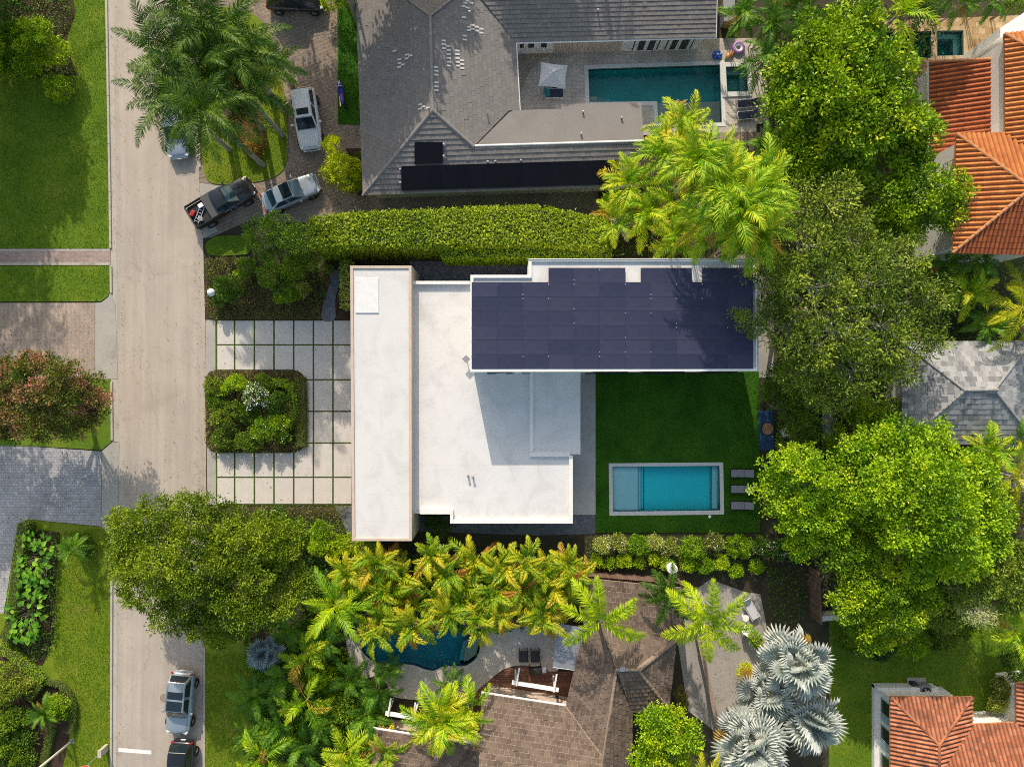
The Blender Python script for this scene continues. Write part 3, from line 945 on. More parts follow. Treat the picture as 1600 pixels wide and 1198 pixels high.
# --- palm fronds: one mesh per variant, shared by every copy
def frond_mesh(name, Lf, pairs, ll, lw, rise, droop, fwd=.6, plume=.25, vee=.25, seed=0, bare=.14, curl=.25, grad=.0):
    """feather frond growing along +x from the origin; rise = start angle, droop = how far it bends down"""
    rng = np.random.default_rng(seed)
    n = 26
    ts = np.linspace(0, 1, n)
    ang = rise - droop * ts ** 1.35
    dx = np.cos(ang) * Lf / (n - 1); dz = np.sin(ang) * Lf / (n - 1)
    X = np.concatenate([[0], np.cumsum(dx[:-1])]); Z = np.concatenate([[0], np.cumsum(dz[:-1])])
    sway = rng.uniform(-.12, .12) * Lf
    Y = sway * ts ** 2
    quads, tint = [], []
    for sd in (-1, 1):
        u = np.linspace(bare, .995, pairs) + rng.normal(size=pairs) * .004
        cx, cy, cz = np.interp(u, ts, X), np.interp(u, ts, Y), np.interp(u, ts, Z)
        a = np.interp(u, ts, ang)
        tx, tz = np.cos(a), np.sin(a)
        prof = np.sin(np.pi * np.clip(.12 + .86 * u, 0, 1)) ** .6
        l = ll * prof * (.85 + .3 * rng.random(pairs))
        f = fwd + .5 * u ** 3 + rng.normal(size=pairs) * .06
        el = vee + rng.normal(size=pairs) * plume
        T = np.stack([tx, np.zeros(pairs), tz], 1); Nn = np.stack([-tz, np.zeros(pairs), tx], 1)
        Sd = np.array([0., sd, 0.])
        D = unit(T * np.sin(f)[:, None] + (Sd * np.cos(el)[:, None] + Nn * np.sin(el)[:, None]) * np.cos(f)[:, None])
        P0 = np.stack([cx, cy, cz], 1)
        P1 = P0 + D * l[:, None] * .5
        D2 = unit(D + np.array([0, 0, -1.]) * (curl * (1 + rng.random((pairs, 1)))))
        P2 = P1 + D2 * l[:, None] * .5
        W = T * lw
        quads.append(np.stack([P0 - W * .35, P0 + W * .35, P1 + W * .5, P1 - W * .5], 1))
        quads.append(np.stack([P1 - W * .5, P1 + W * .5, P2 + W * .06, P2 - W * .06], 1))
        tt = np.clip(.5 + grad * (u - .5) + rng.normal(size=pairs) * .16, .03, .97)
        tint += [np.clip(tt - grad * .15, 0, 1), np.clip(tt + .08 + grad * .25, 0, 1)]
    V = np.concatenate(quads); t = np.concatenate(tint)
    # midrib as two crossed strips
    P = np.stack([X, Y, Z], 1)
    w = np.linspace(.035, .008, n)[:, None] * np.array([0, 1., 0]); h = np.linspace(.03, .006, n)[:, None] * np.array([0, 0, 1.])
    rb = np.concatenate([np.stack([P[:-1] - w[:-1] + h[:-1], P[:-1] + w[:-1] + h[:-1], P[1:] + w[1:] + h[1:], P[1:] - w[1:] + h[1:]], 1),
                         np.stack([P[:-1] - h[:-1], P[:-1] + h[:-1], P[1:] + h[1:], P[1:] - h[1:]], 1)])
    V = np.concatenate([V, rb]); t = np.concatenate([t, np.full(len(rb), .8)])
    return quads_mesh(name, V, t)

def fan_mesh(name, Rf, seg, pet, seed=0, spread=5.2, fold=.05, droop=.25):
    """fan leaf: petiole along +x, pleated blade cut into stiff tips"""
    rng = np.random.default_rng(seed)
    q, t = [], []
    hub = np.array([pet, 0, pet * .12])
    w = np.array([0, .028, 0.])
    q.append(np.array([-w, w, hub + w * .8, hub - w * .8])); t.append(.7)
    q.append(np.array([[0, 0, -.03], [0, 0, .03], hub + np.array([0, 0, .02]), hub - np.array([0, 0, .02])])); t.append(.7)
    for i in range(seg):
        a = -spread / 2 + spread * (i + .5) / seg
        da = spread / seg / 2
        r = Rf * (.82 + .18 * math.cos(a * .7)) * rng.uniform(.92, 1.05)
        up = .28 - .1 * abs(a)
        def pt(rr, aa, lift): return hub + np.array([math.cos(aa) * rr, math.sin(aa) * rr, lift - droop * (rr / Rf) ** 2 * rr])
        mid = r * .58
        for sd in (-1, 1):
            e0 = pt(mid, a + sd * da, up * mid - fold * 1.2); c0 = pt(mid * 1.0, a, up * mid + fold)
            q.append(np.array([hub, e0, c0, hub + (c0 - hub) * .5])); t.append(.45 + rng.normal() * .12)
            c1 = pt(r * .85, a, up * r * .8 + fold * .5)
            tip = pt(r, a + rng.normal() * .02, up * r * .75 - fold)
            e1 = pt(r * .85, a + sd * da * .45, up * r * .8 - fold)
            q.append(np.array([e0, e1, c1, c0])); t.append(.55 + rng.normal() * .12)
            q.append(np.array([e1, tip, tip, c1])); t.append(.75 + rng.normal() * .1)
    return quads_mesh(name, np.array(q), np.clip(t, .03, .97))

def blade_mesh(name, Lf, W, seed=0, cup=.15, droop=.6, pet=.35):
    """broad ovate leaf on a stalk, along +x"""
    rng = np.random.default_rng(seed)
    prof = [0.25, .8, 1.0, .9, .62, .28, .02]
    n = len(prof)
    vs, fs = [], []
    for i in range(n):
        u = i / (n - 1)
        a = .5 - droop * u
        x = pet + Lf * u * math.cos(.25 * u); z = pet * .9 + Lf * (.18 * u - droop * .45 * u * u)
        for s, k in ((-1, cup), (-.5, cup * .3), (0, 0), (.5, cup * .3), (1, cup)):
            vs.append((x, s * W / 2 * prof[i], z + k * W * prof[i] * .5 + (.015 if (i % 2) else -.015) * abs(s)))
    for i in range(n - 1):
        for k in range(4): fs.append((i * 5 + k, i * 5 + k + 1, (i + 1) * 5 + k + 1, (i + 1) * 5 + k))
    m = MB().add(vs, fs, .5)
    m.tube([(0, 0, 0), (pet * .6, 0, pet * .6), (pet + Lf * .1, 0, pet * .9)], [.018, .014, .01], 5, tint=.8)
    me = m.mesh(name)
    me.polygons.foreach_set('use_smooth', [True] * len(me.polygons))
    return me

FR = {
 'royal': [frond_mesh('royal_frond', 4.3, 64, .82, .06, math.radians(38 - 8 * i), math.radians(88 - 6 * i), .55, .38, .2, 20 + i, .12, .5) for i in range(4)],
 'gold': [frond_mesh('golden_frond', 2.3, 30, .52, .085, math.radians(62 - 9 * i), math.radians(96), .65, .2, .35, 40 + i, .2, .45, .55) for i in range(4)],
 'areca': [frond_mesh('areca_frond', 2.7, 28, .62, .085, math.radians(58 - 8 * i), math.radians(94), .65, .2, .4, 60 + i, .2, .4, .35) for i in range(4)],
 'queen': [frond_mesh('queen_frond', 2.9, 90, .60, .06, math.radians(30 - 8 * i), math.radians(62), .5, .55, .15, 80 + i, .06, .4) for i in range(4)],
 'coconut': [frond_mesh('coconut_frond', 4.0, 42, .75, .075, math.radians(48 - 10 * i), math.radians(80), .6, .12, .1, 100 + i, .18, .55) for i in range(4)],
 'fern': [frond_mesh('dark_frond', 2.2, 26, .5, .075, math.radians(52 - 9 * i), math.radians(86), .6, .15, .25, 120 + i, .18, .4) for i in range(4)],
 'silver': [fan_mesh('silver_fan', 1.12, 22, 1.15, 140 + i) for i in range(3)],
 'bluefan': [fan_mesh('blue_fan', .75, 20, .6, 150 + i) for i in range(3)],
 'cycad': [frond_mesh('cycad_frond', 1.1, 26, .2, .035, math.radians(40 - 8 * i), math.radians(60), .45, .08, .2, 160 + i, .1, .1) for i in range(3)],
 'bigleaf': [blade_mesh('broad_leaf', .55, .42, 170 + i, .12 + .1 * i) for i in range(3)],
}
for k, v in FR.items():
    for me in v: me.materials.append(L[{'cycad': 'fern'}.get(k, k)])

def palm(name, label, px, py, z, kind, n, scale=1.0, tiers=((0, 60), (.5, 25), (1, -15)), base=None, group=None, part='frond', trunk_r=.14, mat=None, cat='palm', seed=None, fans=False, stems=1, azs=None, lean=0, bark='palm_bark'):
    """palm whose crown centre shows at px, py and stands z metres up; each frond a part of its own"""
    rr = random.Random(seed if seed is not None else hash((px, py)) & 0xffff)
    c = g(px, py, z)
    b = g(base[0], base[1], 0) if base else Vector((c.x + rr.uniform(-.2, .2), c.y + rr.uniform(-.2, .2), 0))
    th = thing(name, label, cat, b, 0, group)
    top = c - b
    tr = MB()
    if stems == 1:
        mid = Vector((top.x * .35, top.y * .35, top.z * .5))
        tr.tube([(0, 0, 0), (0, 0, .3), mid, top - Vector((0, 0, .05))], [trunk_r * 1.35, trunk_r * 1.1, trunk_r, trunk_r * .75], 10)
        if kind == 'royal':
            tr.tube([top - Vector((0, 0, 1.3)), top - Vector((0, 0, .5)), top], [trunk_r * .9, trunk_r * .95, trunk_r * .5], 10)
    else:
        for k in range(stems):
            a = rr.uniform(0, 6.28); q = Vector((math.cos(a), math.sin(a), 0)) * rr.uniform(.1, .45)
            tr.tube([q * .5, q + Vector((top.x * .5, top.y * .5, top.z * .5)), q * .7 + top], [trunk_r * .7, trunk_r * .6, trunk_r * .45], 6)
    tr.build('trunk', mt[bark], th, smooth=True)
    ga = rr.uniform(0, 6.28)
    for i in range(n):
        u = (i + .5) / n
        a = azs[i] if azs else ga + i * 2.39996 + rr.uniform(-.2, .2)
        # elevation runs from the upright young fronds to the hanging old ones
        for (u0, e0), (u1, e1) in zip(tiers[:-1], tiers[1:]):
            if u0 <= u <= u1: e = e0 + (e1 - e0) * (u - u0) / (u1 - u0)
        e += rr.uniform(-7, 7) * (2 if fans else 1)
        vs = FR[kind]
        me = vs[i % len(vs)] if fans else vs[min(len(vs) - 1, int(u * len(vs)))]
        o = bpy.data.objects.new(part, me)
        link(o)
        o.parent = th
        q = Vector((0, 0, 0))
        if stems > 1: q = Vector((rr.uniform(-.35, .35), rr.uniform(-.35, .35), rr.uniform(-.5, .15))) * scale
        else: q = Vector((math.cos(a), math.sin(a), 0)) * trunk_r * .4 - Vector((0, 0, u * .25))
        o.location = top + q
        o.rotation_mode = 'QUATERNION'
        o.rotation_quaternion = Quaternion((0, 0, 1), a) @ Quaternion((0, 1, 0), -math.radians(e)) @ Quaternion((1, 0, 0), rr.uniform(-.35, .35) * (2.4 if fans else 1))
        s = scale * rr.uniform(.88, 1.1)
        o.scale = (s, s, s)
        if (fans and u > .84 and rr.random() < .6) or (not fans and n > 8 and u > .9 and rr.random() < .3):
            o.material_slots[0].link = 'OBJECT'; o.material_slots[0].material = L['brown']; o['label'] = 'withered brown ' + part.replace('_', ' ')
        elif mat: 
            o.material_slots[0].link = 'OBJECT'; o.material_slots[0].material = L[mat]
    return th
# ------------------------------------------------------------------ ground, roads, lawns
def slab(name, poly_px, z, mat, holes_px=(), base=0.0, kind='structure', label=None):
    m = MB()
    poly = [(p.x, p.y) for p in gl(poly_px, z)]
    hs = [[(p.x, p.y) for p in gl(h, z)] for h in holes_px]
    m.sheet(poly, z, hs)
    m.wall_loop(poly, base, z)
    o = m.build(name, mt[mat])
    return tag(o, label, None, None, kind)

POOL_MAIN = [(957, 729), (1124, 727.5), (1125.5, 797), (958, 799)]
POOL_GREY = [(919, 108), (1125, 101.5), (1128, 192), (1028, 192), (1027, 158.5), (921, 160)]
SPA_GREY = [(1134, 105), (1167, 104), (1168.5, 143), (1136, 144)]
POOL_FREE = smooth_loop([(556, 990), (561, 1004), (568, 1020), (583, 1033), (607, 1041), (630, 1037), (648, 1039), (661, 1044), (678, 1047), (691, 1041), (712, 1040), (729, 1039), (745, 1026), (751, 1003), (742, 982), (700, 970), (640, 968), (590, 972)], 3)
POOL_NE = [(1385, 51), (1455, 49), (1455, 91), (1385, 93)]
SPA_NE = [(1464, 49), (1505, 48), (1506, 87), (1464, 88)]
ALL_POOLS = [POOL_MAIN, POOL_GREY, SPA_GREY, POOL_FREE, POOL_NE, SPA_NE]

gm = MB()
BIG = 420.0
def hole_m(h, d=.1):
    return inset([(p.x, p.y) for p in gl(h)], -d)
gm.sheet([(-BIG, -BIG), (BIG, -BIG), (BIG, BIG), (-BIG, BIG)], 0.0, [hole_m(h) for h in ALL_POOLS])
tag(gm.build('ground', mt['soil']), kind='structure')

slab('road', [(174, -700), (177, 0), (181, 300), (184, 600), (183, 900), (181, 1198), (178, 1900), (316, 1900), (317, 1198), (317, 980), (322, 790), (322, 600), (320, 480), (317, 370), (311, 280), (303, 0), (290, -700)], .03, 'road')
# gutter and kerb on the west side
slab('gutter', [(160, -700), (164.5, 0), (170.5, 300), (173, 600), (174, 690), (186, 690), (184, 600), (181, 300), (177, 0), (174, -700)], .034, 'gutter')
slab('gutter', [(174, 836), (174, 900), (173, 1198), (170, 1900), (178, 1900), (181, 1198), (183, 900), (183, 836)], .034, 'gutter')
def kerb(pts, w=.16, h=.14):
    P = gl(pts, h)
    m = MB()
    for a, b in zip(P[:-1], P[1:]):
        n = max(1, int((b - a).length / 3.0))
        for i in range(n):
            p, q = a.lerp(b, i / n), a.lerp(b, (i + 1) / n)
            d = (q - p).normalized(); q = q - d * .012
            s = Vector((-d.y, d.x, 0)) * w / 2
            m.prism([(p + s)[:2], (p - s)[:2], (q - s)[:2], (q + s)[:2]], 0, h)
    return tag(m.build('kerb', mt['gutter'], bevel=.02), kind='structure')
kerb([(161, -700), (165.5, 0), (171, 300), (172, 388)])
kerb([(172.5, 415), (173, 458)])
kerb([(173.5, 596), (174.5, 688)])
kerb([(174, 838), (174, 900), (173, 1198), (170, 1900)])
kerb([(319, 985), (318.5, 1198), (317, 1900)])
kerb([(294, -700), (305, 0), (312, 262)])
slab('lawn', [(-900, -900), (159, -900), (164, 0), (169.5, 300), (170.5, 388), (-900, 388)], .10, 'lawn')
slab('planting_bed', [(-80, -80), (100, -80), (118, 20), (104, 60), (112, 95), (122, 117), (60, 121), (-80, 123)], .115, 'mulch')
slab('brick_walk', [(-900, 389.5), (172, 389), (172, 414), (-900, 414.5)], .075, 'brick_walk')
slab('walk_border', [(-900, 389.3), (171.5, 388.8), (171.5, 392), (-900, 392.5)], .082, 'gutter')
slab('walk_border', [(-900, 411), (171.5, 410.5), (171.5, 414.2), (-900, 414.7)], .082, 'gutter')
slab('lawn', [(-900, 416), (171.3, 415.5), (172, 452), (168, 463), (157, 471), (-900, 472)], .10, 'lawn')
slab('driveway', [(-900, 474), (148, 473), (148, 592), (-900, 592)], .06, 'pav_pink')
slab('driveway_apron', [(148.6, 473), (158, 472), (169, 464), (173, 454), (180, 474), (184, 592), (148.6, 592)], .056, 'apron')
slab('lawn', [(-900, 593), (172.5, 593), (174, 690), (158, 703), (60, 697), (-900, 683)], .10, 'lawn')
slab('driveway', [(-900, 684), (0, 689), (60, 698), (158, 705), (158, 822), (45, 811), (28, 818), (6, 958), (-900, 962)], .06, 'pav_grey')
slab('driveway_apron', [(158.6, 705), (174.5, 690.5), (186, 691), (184, 836), (173, 836), (158.6, 823)], .056, 'apron')
slab('lawn', [(46, 812), (158, 823.5), (172, 837), (173, 900), (172, 1198), (169, 1900), (-900, 1900), (-900, 963), (7, 959), (29, 819)], .10, 'lawn_dry')
slab('planting_bed', [(36, 823), (94, 832), (88, 900), (84, 1000), (66, 1040), (0, 1012), (14, 962)], .115, 'mulch')
slab('planting_bed', [(-120, 1010), (0, 1018), (60, 1064), (105, 1074), (118, 1110), (108, 1150), (98, 1198), (70, 1300), (-120, 1300)], .116, 'mulch')
# stop line
o = MB().prism([p[:2] for p in gl([(185, 1167.5), (236.5, 1172), (236.5, 1178), (185, 1174)], .036)], .031, .036).build('stop_line', mt['paint_white'])
tag(o, kind='structure')
# front drive of the white house: turf-jointed slabs
slab('driveway_apron', [(321, 500), (336.4, 500), (337.4, 788), (324, 788)], .058, 'apron')
DRV = slab('driveway', [(336, 500), (548, 500), (551, 789), (337, 789)], .05, 'joint')
xs = [338, 366.3, 397.2, 427.8, 458.6, 489.4, 520, 550]
ys = [500, 538.8, 593.3, 642.6, 692, 745.6, 788]
for i in range(7):
    for j in range(6):
        x0, x1, y0, y1 = xs[i] + 1.5, xs[i + 1] - .9, ys[j] + 1.1, ys[j + 1] - 1.1
        if i < 4 and y0 > 578 and y1 < 707: continue
        if i == 4 and 578 < y0 and y1 < 707: x0 = 477.5
        if i < 4 and y0 < 578 < y1: y1 = 577.5
        if i < 4 and y0 < 707 < y1: y0 = 707.5
        c = g((x0 + x1) / 2, (y0 + y1) / 2, .08)
        m = MB()
        m.prism([(p - c)[:2] for p in gl([(x0, y0), (x1, y0), (x1, y1), (x0, y1)], .08)], -.03, R.uniform(-.003, .003))
        o = m.build('paving_slab', mt['slab'], DRV, bevel=.008)
        o.location = c
slab('planting_island', rounded([(320, 578), (477, 578), (477, 707), (322, 707)], 22, 6), .11, 'mulch')
# north neighbour's drive
slab('driveway', [(300, -700), (640, -700), (640, 300), (935, 290), (935, 345), (480, 348), (388, 345), (350, 362), (330, 371), (317, 372), (311, 285), (305, 0)], .06, 'pav_brown')
slab('driveway_apron', [(311.5, 286), (345, 291), (330, 330), (340, 362), (317.5, 372)], .064, 'apron')
slab('lawn_island', smooth_loop([(322, 20), (400, 25), (432, 90), (446, 160), (450, 215), (446, 258), (425, 278), (385, 286), (342, 288), (322, 278), (315, 240), (313, 130)], 4), .11, 'lawn_dry')
slab('planting_bed', smooth_loop([(335, 100), (380, 120), (408, 180), (414, 225), (400, 247), (385, 240), (360, 205), (340, 160)], 4), .125, 'red_mulch')
slab('lawn', [(526, -200), (563, -200), (566, 195), (528, 194)], .10, 'lawn_deep')
slab('planting_bed', [(540, 232), (568, 232), (571, 308), (545, 300)], .10, 'mulch')
slab('lawn', rounded([(319, 381), (335, 369), (392, 367), (392, 397), (345, 400), (325, 399)], 10), .10, 'lawn')
slab('planting_bed', rounded([(320, 401), (545, 404), (548, 499), (322, 499)], 14, 4), .08, 'mulch')
slab('slate_path', smooth_loop([(512, 422), (532, 424), (530, 440), (524, 470), (523, 499), (503, 499), (506, 470), (516, 440)], 4), .10, 'gravel')
slab('gravel_strip', [(522, 790), (551, 790), (551, 842), (540, 825)], .05, 'gravel')
slab('side_path', [(640, 408), (832, 408), (832, 440), (640, 440)], .04, 'gravel')
slab('side_path', [(655, 806), (700, 806), (700, 815), (890, 815), (890, 804), (930.5, 804), (930.5, 834), (840, 836), (655, 830)], .04, 'gravel')
slab('terrace', [(880, 570), (930.5, 570), (930.5, 804), (880, 804)], .08, 'terrace')
COP = inset(POOL_MAIN, 0)
COP_OUT = [(951, 723.5), (1130, 722), (1131.5, 803.5), (952, 805.5)]
slab('lawn', [(930.5, 570), (1186, 570), (1188, 832), (930.5, 832)], .06, 'lawn_deep', [COP_OUT])
slab('side_path', [(1150, 398), (1212, 398), (1208, 590), (1186, 590), (1186, 560), (1150, 560)], .05, 'grey_conc')
# north neighbour's pool terrace
slab('pool_terrace', [(790, 60), (1182, 60), (1200, 92), (1201, 192), (1182, 194), (1182, 206), (985, 212), (790, 216)], .10, 'travertine', [inset(POOL_GREY, 0), SPA_GREY])
slab('paving_inlay', smooth_loop([(806, 78), (880, 77), (850, 90), (828, 112), (815, 140), (806, 150)], 4), .104, 'travertine_dark')
TD = slab('timber_deck', [(1112, 207), (1190, 206), (1191, 266), (1112, 268)], .06, 'mulch')
for i in range(7):
    x0 = 1113 + i * 11; x1 = x0 + 10.2
    m = MB(); c = g((x0 + x1) / 2, 236, .1)
    m.prism([(p - c)[:2] for p in gl([(x0, 207), (x1, 207), (x1 + 1, 265), (x0 + 1, 265)], .1)], -.03, R.uniform(-.004, .004), tint=R.random())
    o = m.build('deck_board', mt['deck_tan'], TD, bevel=.006); o.location = c
# north-east terrace
slab('stone_terrace', [(1380, 33), (1640, 22), (1640, 110), (1570, 112), (1458, 170), (1458, 246), (1380, 246)], .10, 'gold_stone', [POOL_NE, SPA_NE])
# south neighbour
slab('pool_deck', smooth_loop([(545, 965), (540, 1000), (549, 1032), (566, 1059), (592, 1055), (605, 1068), (611, 1086), (640, 1092), (700, 1094), (745, 1086), (767, 1060), (792, 1043), (822, 1039), (855, 1048), (872, 1046), (874, 985), (850, 955), (760, 945), (650, 945)], 3), .08, 'pool_deck', [POOL_FREE])
WD = slab('timber_deck', smooth_loop([(742, 1090), (767, 1061), (792, 1044), (822, 1040), (868, 1049), (908, 1050), (900, 1080), (890, 1112), (820, 1108)], 3), .05, 'mulch')
dk = MB()
poly = [(p.x, p.y) for p in gl(smooth_loop([(742, 1090), (767, 1061), (792, 1044), (822, 1040), (868, 1049), (908, 1050), (900, 1080), (890, 1112), (820, 1108)], 3), .09)]
y = min(p[1] for p in poly) + .07
while y < max(p[1] for p in poly):
    cr = []
    for (xa, ya), (xb, yb) in zip(poly, poly[1:] + poly[:1]):
        if (ya > y) != (yb > y): cr.append(xa + (xb - xa) * (y - ya) / (yb - ya))
    cr.sort()
    for a, b in zip(cr[::2], cr[1::2]):
        dk.box(((a + b) / 2, y, .08), (b - a, .13, .03), tint=R.random())
    y += .145
o = dk.build('deck_board', mt['deck_wood'], WD); o['kind'] = 'stuff'
slab('concrete_pad', [(1060, 940), (1110, 905), (1165, 925), (1188, 928), (1202, 1000), (1168, 1092), (1122, 1146), (1075, 1110), (1060, 1010)], .06, 'grey_conc')
slab('lawn', [(1296, 960), (1900, 950), (1900, 1900), (1280, 1900), (1296, 1150)], .08, 'lawn')
slab('lawn', [(320.5, 985), (380, 1000), (404, 1060), (398, 1198), (398, 1900), (320, 1900)], .10, 'lawn_dry')

grass('grass', [(0, 110), (166, 60), (170, 388), (0, 388)], 'grass', 260, .10)
grass('grass', [(0, 416), (170, 416), (171, 452), (157, 470), (0, 471)], 'grass', 260, .10)
grass('grass', [(100, 0), (163, 0), (166, 60), (118, 115)], 'grass', 260, .10)
grass('grass', [(92, 832), (158, 824), (172, 840), (172, 1198), (98, 1198), (118, 1110), (84, 1040)], 'grass', 320, .10, .08)
grass('grass', [(931, 582), (1186, 582), (1188, 832), (931, 832)], 'grass_deep', 330, .06, .05, [COP_OUT])
grass('grass', [(1300, 965), (1600, 960), (1600, 1198), (1300, 1198)], 'grass', 200, .08, .07)
grass('grass', [(321, 1020), (385, 1020), (402, 1060), (398, 1198), (320, 1198)], 'grass', 320, .10)
grass('grass', [(314, 140), (440, 150), (449, 215), (445, 258), (425, 277), (385, 285), (342, 287), (322, 277)], 'grass', 260, .11)
grass('grass', [(528, 0), (561, 0), (564, 194), (529, 193)], 'grass_deep', 260, .10)
grass('grass', [(337, 370), (390, 368), (390, 396), (330, 398), (321, 385)], 'grass', 260, .10)

# ------------------------------------------------------------------ pools
def pool(name, label, outline, depth, wz, top, wall, water, coping=None, coping_out=None, group=None, sub=()):
    P = [(p.x, p.y) for p in gl(outline, top)]
    cx = sum(p[0] for p in P) / len(P); cy = sum(p[1] for p in P) / len(P)
    Q = [(p[0] - cx, p[1] - cy) for p in P]
    th = thing(name, label, 'pool', (cx, cy, 0), 0, group)
    m = MB(); m.sheet(Q, -depth); m.wall_loop(Q, -depth, top - .002)
    m.build('basin', mt[wall], th)
    MB().prism(inset(Q, .004), -depth + .004, wz).build('water', mt[water], th)
    if coping:
        Oo = [(p.x - cx, p.y - cy) for p in gl(coping_out, top)] if coping_out else inset(Q, -.3)
        MB().ring(Oo, Q, .0, top + .03).build('coping', mt[coping], th, bevel=.015)
    if coping: MB().ring(inset(Q, .003), inset(Q, .03), wz - .16, top - .004).build('waterline_tile', mt['tile_band' if wall in ('pool_blue', 'pool_deep') else 'pool_dark'], th)
    for nm, pts, z0, z1, mat in sub:
        MB().prism([(p.x - cx, p.y - cy) for p in gl(pts, top)], z0, z1, bottom=False).build(nm, mt[mat], th)
    return th
def rect(x0, y0, x1, y1): return [(x0, y0), (x1, y0), (x1, y1), (x0, y1)]
T = pool('swimming_pool', 'bright blue rectangular pool with a pale shallow shelf set in dark turf', POOL_MAIN, 1.0, -.03, .08, 'pool_blue', 'water_blue', 'coping', COP_OUT,
     sub=[('shelf', rect(957.6, 729.6, 999, 798.2), -.95, -.32, 'pool_shelf'), ('step', rect(999.4, 729.6, 1004.5, 797.8), -.95, -.55, 'pool_shelf'), ('step', rect(1004.8, 729.4, 1009.5, 797.6), -.95, -.8, 'pool_blue'), ('tile_trim', rect(998, 729.8, 999.0, 798.0), -.34, -.312, 'tile_band'), ('tile_trim', rect(1003.4, 729.8, 1004.4, 797.7), -.57, -.542, 'tile_band'), ('tile_trim', rect(1008.4, 729.8, 1009.4, 797.5), -.82, -.792, 'tile_band'), ('bench', rect(1116, 728.2, 1124.4, 796.6), -.95, -.45, 'pool_shelf')])
# the tile band at the water line
pool('swimming_pool', 'long green pool with a sunken tan shelf beside the grey tiled roof', POOL_GREY, 1.5, -.02, .10, 'pool_green', 'water_green', 'coping',
     sub=[('shelf', [(1028.6, 158.8), (1127, 156.5), (1127.6, 191.6), (1028.6, 191.6)], -1.45, -.2, 'pool_tan'), ('step', [(921.4, 148), (934, 148), (934, 159.6), (921.5, 159.8)], -1.45, -.28, 'pool_tan'), ('step', [(934.3, 148), (946, 148), (946, 159.3), (934.3, 159.5)], -1.45, -.55, 'pool_tan'), ('step', [(946.3, 148), (957, 148), (957, 159.2), (946.3, 159.3)], -1.45, -.85, 'pool_green'),
          ('drain', rect(1029, 122, 1032, 125), -1.49, -1.46, 'bright_white'), ('drain', rect(1030, 146, 1033, 149), -1.49, -1.46, 'bright_white')])
pool('spa_pool', 'small square spa with pale rim at the end of the long green pool', SPA_GREY, 1.0, .10, .16, 'pool_green', 'water_spa', 'coping', [(1128, 98), (1174, 97), (1175, 150), (1129, 152)],
     sub=[('bench', [(1134.4, 105.4), (1166.6, 104.4), (1166.8, 112), (1134.6, 113)], -.95, -.35, 'pool_green'), ('bench', [(1160, 113), (1167, 113), (1168, 142), (1160, 142)], -.95, -.36, 'pool_green'), ('drain', rect(1146, 118, 1149, 121), -.99, -.9, 'bright_white')])
pool('swimming_pool', 'free-form dark teal pool with scalloped edge under the golden palms', POOL_FREE, 1.5, -.05, .08, 'pool_deep', 'water_deep', 'pool_deck',
     sub=[('step', [(735, 1000), (749, 1000), (744, 1024), (732, 1034), (724, 1036), (726, 1015)], -1.45, -.3, 'pool_tan'), ('step', [(722, 1008), (734.6, 1000), (725.6, 1015), (723.6, 1036), (717, 1037)], -1.45, -.6, 'pool_deep')])
pool('swimming_pool', 'dark teal pool corner beside the golden stone terrace under the lime tree', POOL_NE, 1.4, -.1, .10, 'pool_dark', 'water_green', None,
     sub=[('shelf', rect(1441, 50, 1454.5, 90.5), -1.3, -.5, 'pool_dark')])
mt['gold_coping'] = M_plain('golden_coping', (.42, .31, .18), .8, var=.2, vscale=3)
pool('spa_pool', 'square dark green spa framed by golden stone near the orange roof', SPA_NE, 1.0, -.08, .10, 'pool_dark', 'water_green', 'gold_coping',
     sub=[('bench', rect(1464.5, 49, 1505, 56), -.95, -.4, 'pool_green'), ('bench', rect(1496, 56.5, 1505, 86.5), -.95, -.42, 'pool_green'), ('drain', rect(1467, 73, 1470, 76), -.99, -.9, 'bright_white'), ('drain', rect(1485, 72, 1488, 75), -.99, -.9, 'bright_white')])

# ------------------------------------------------------------------ tiled roofs
CAM = Vector((0, 0, H))
class Plane:
    def __init__(s, a, b, up):
        """a, b along the eave, up a point on the slope (world)"""
        s.o = Vector(a); s.u = (Vector(b) - s.o).normalized()
        n = s.u.cross(Vector(up) - s.o).normalized()
        if n.z < 0: n = -n
        s.n = n; s.v = n.cross(s.u)
        if s.v.z < 0: s.v = -s.v; s.u = -s.u
        # keep u x v = n
        if s.u.cross(s.v).dot(s.n) < 0: s.u = -s.u
    def hit(s, px, py):
        d = g(px, py, 0) - CAM
        t = (s.o - CAM).dot(s.n) / d.dot(s.n)
        return CAM + d * t
    def uv(s, p):
        q = p - s.o
        return (q.dot(s.u), q.dot(s.v))
    def at(s, u, v, h=0):
        return s.o + s.u * u + s.v * v + s.n * h

def clip_convex(sub, clip):
    out = sub
    n = len(clip)
    for i in range(n):
        ax, ay = clip[i]; bx, by = clip[(i + 1) % n]
        ex, ey = bx - ax, by - ay
        inp, out = out, []
        if not inp: break
        for k in range(len(inp)):
            p, q = inp[k - 1], inp[k]
            dp = ex * (p[1] - ay) - ey * (p[0] - ax); dq = ex * (q[1] - ay) - ey * (q[0] - ax)
            if (dp >= 0) != (dq >= 0):
                t = dp / (dp - dq)
                out.append((p[0] + (q[0] - p[0]) * t, p[1] + (q[1] - p[1]) * t))
            if dq >= 0: out.append(q)
    return out

def area2(poly): return sum(a[0] * b[1] - b[0] * a[1] for a, b in zip(poly, poly[1:] + poly[:1])) / 2

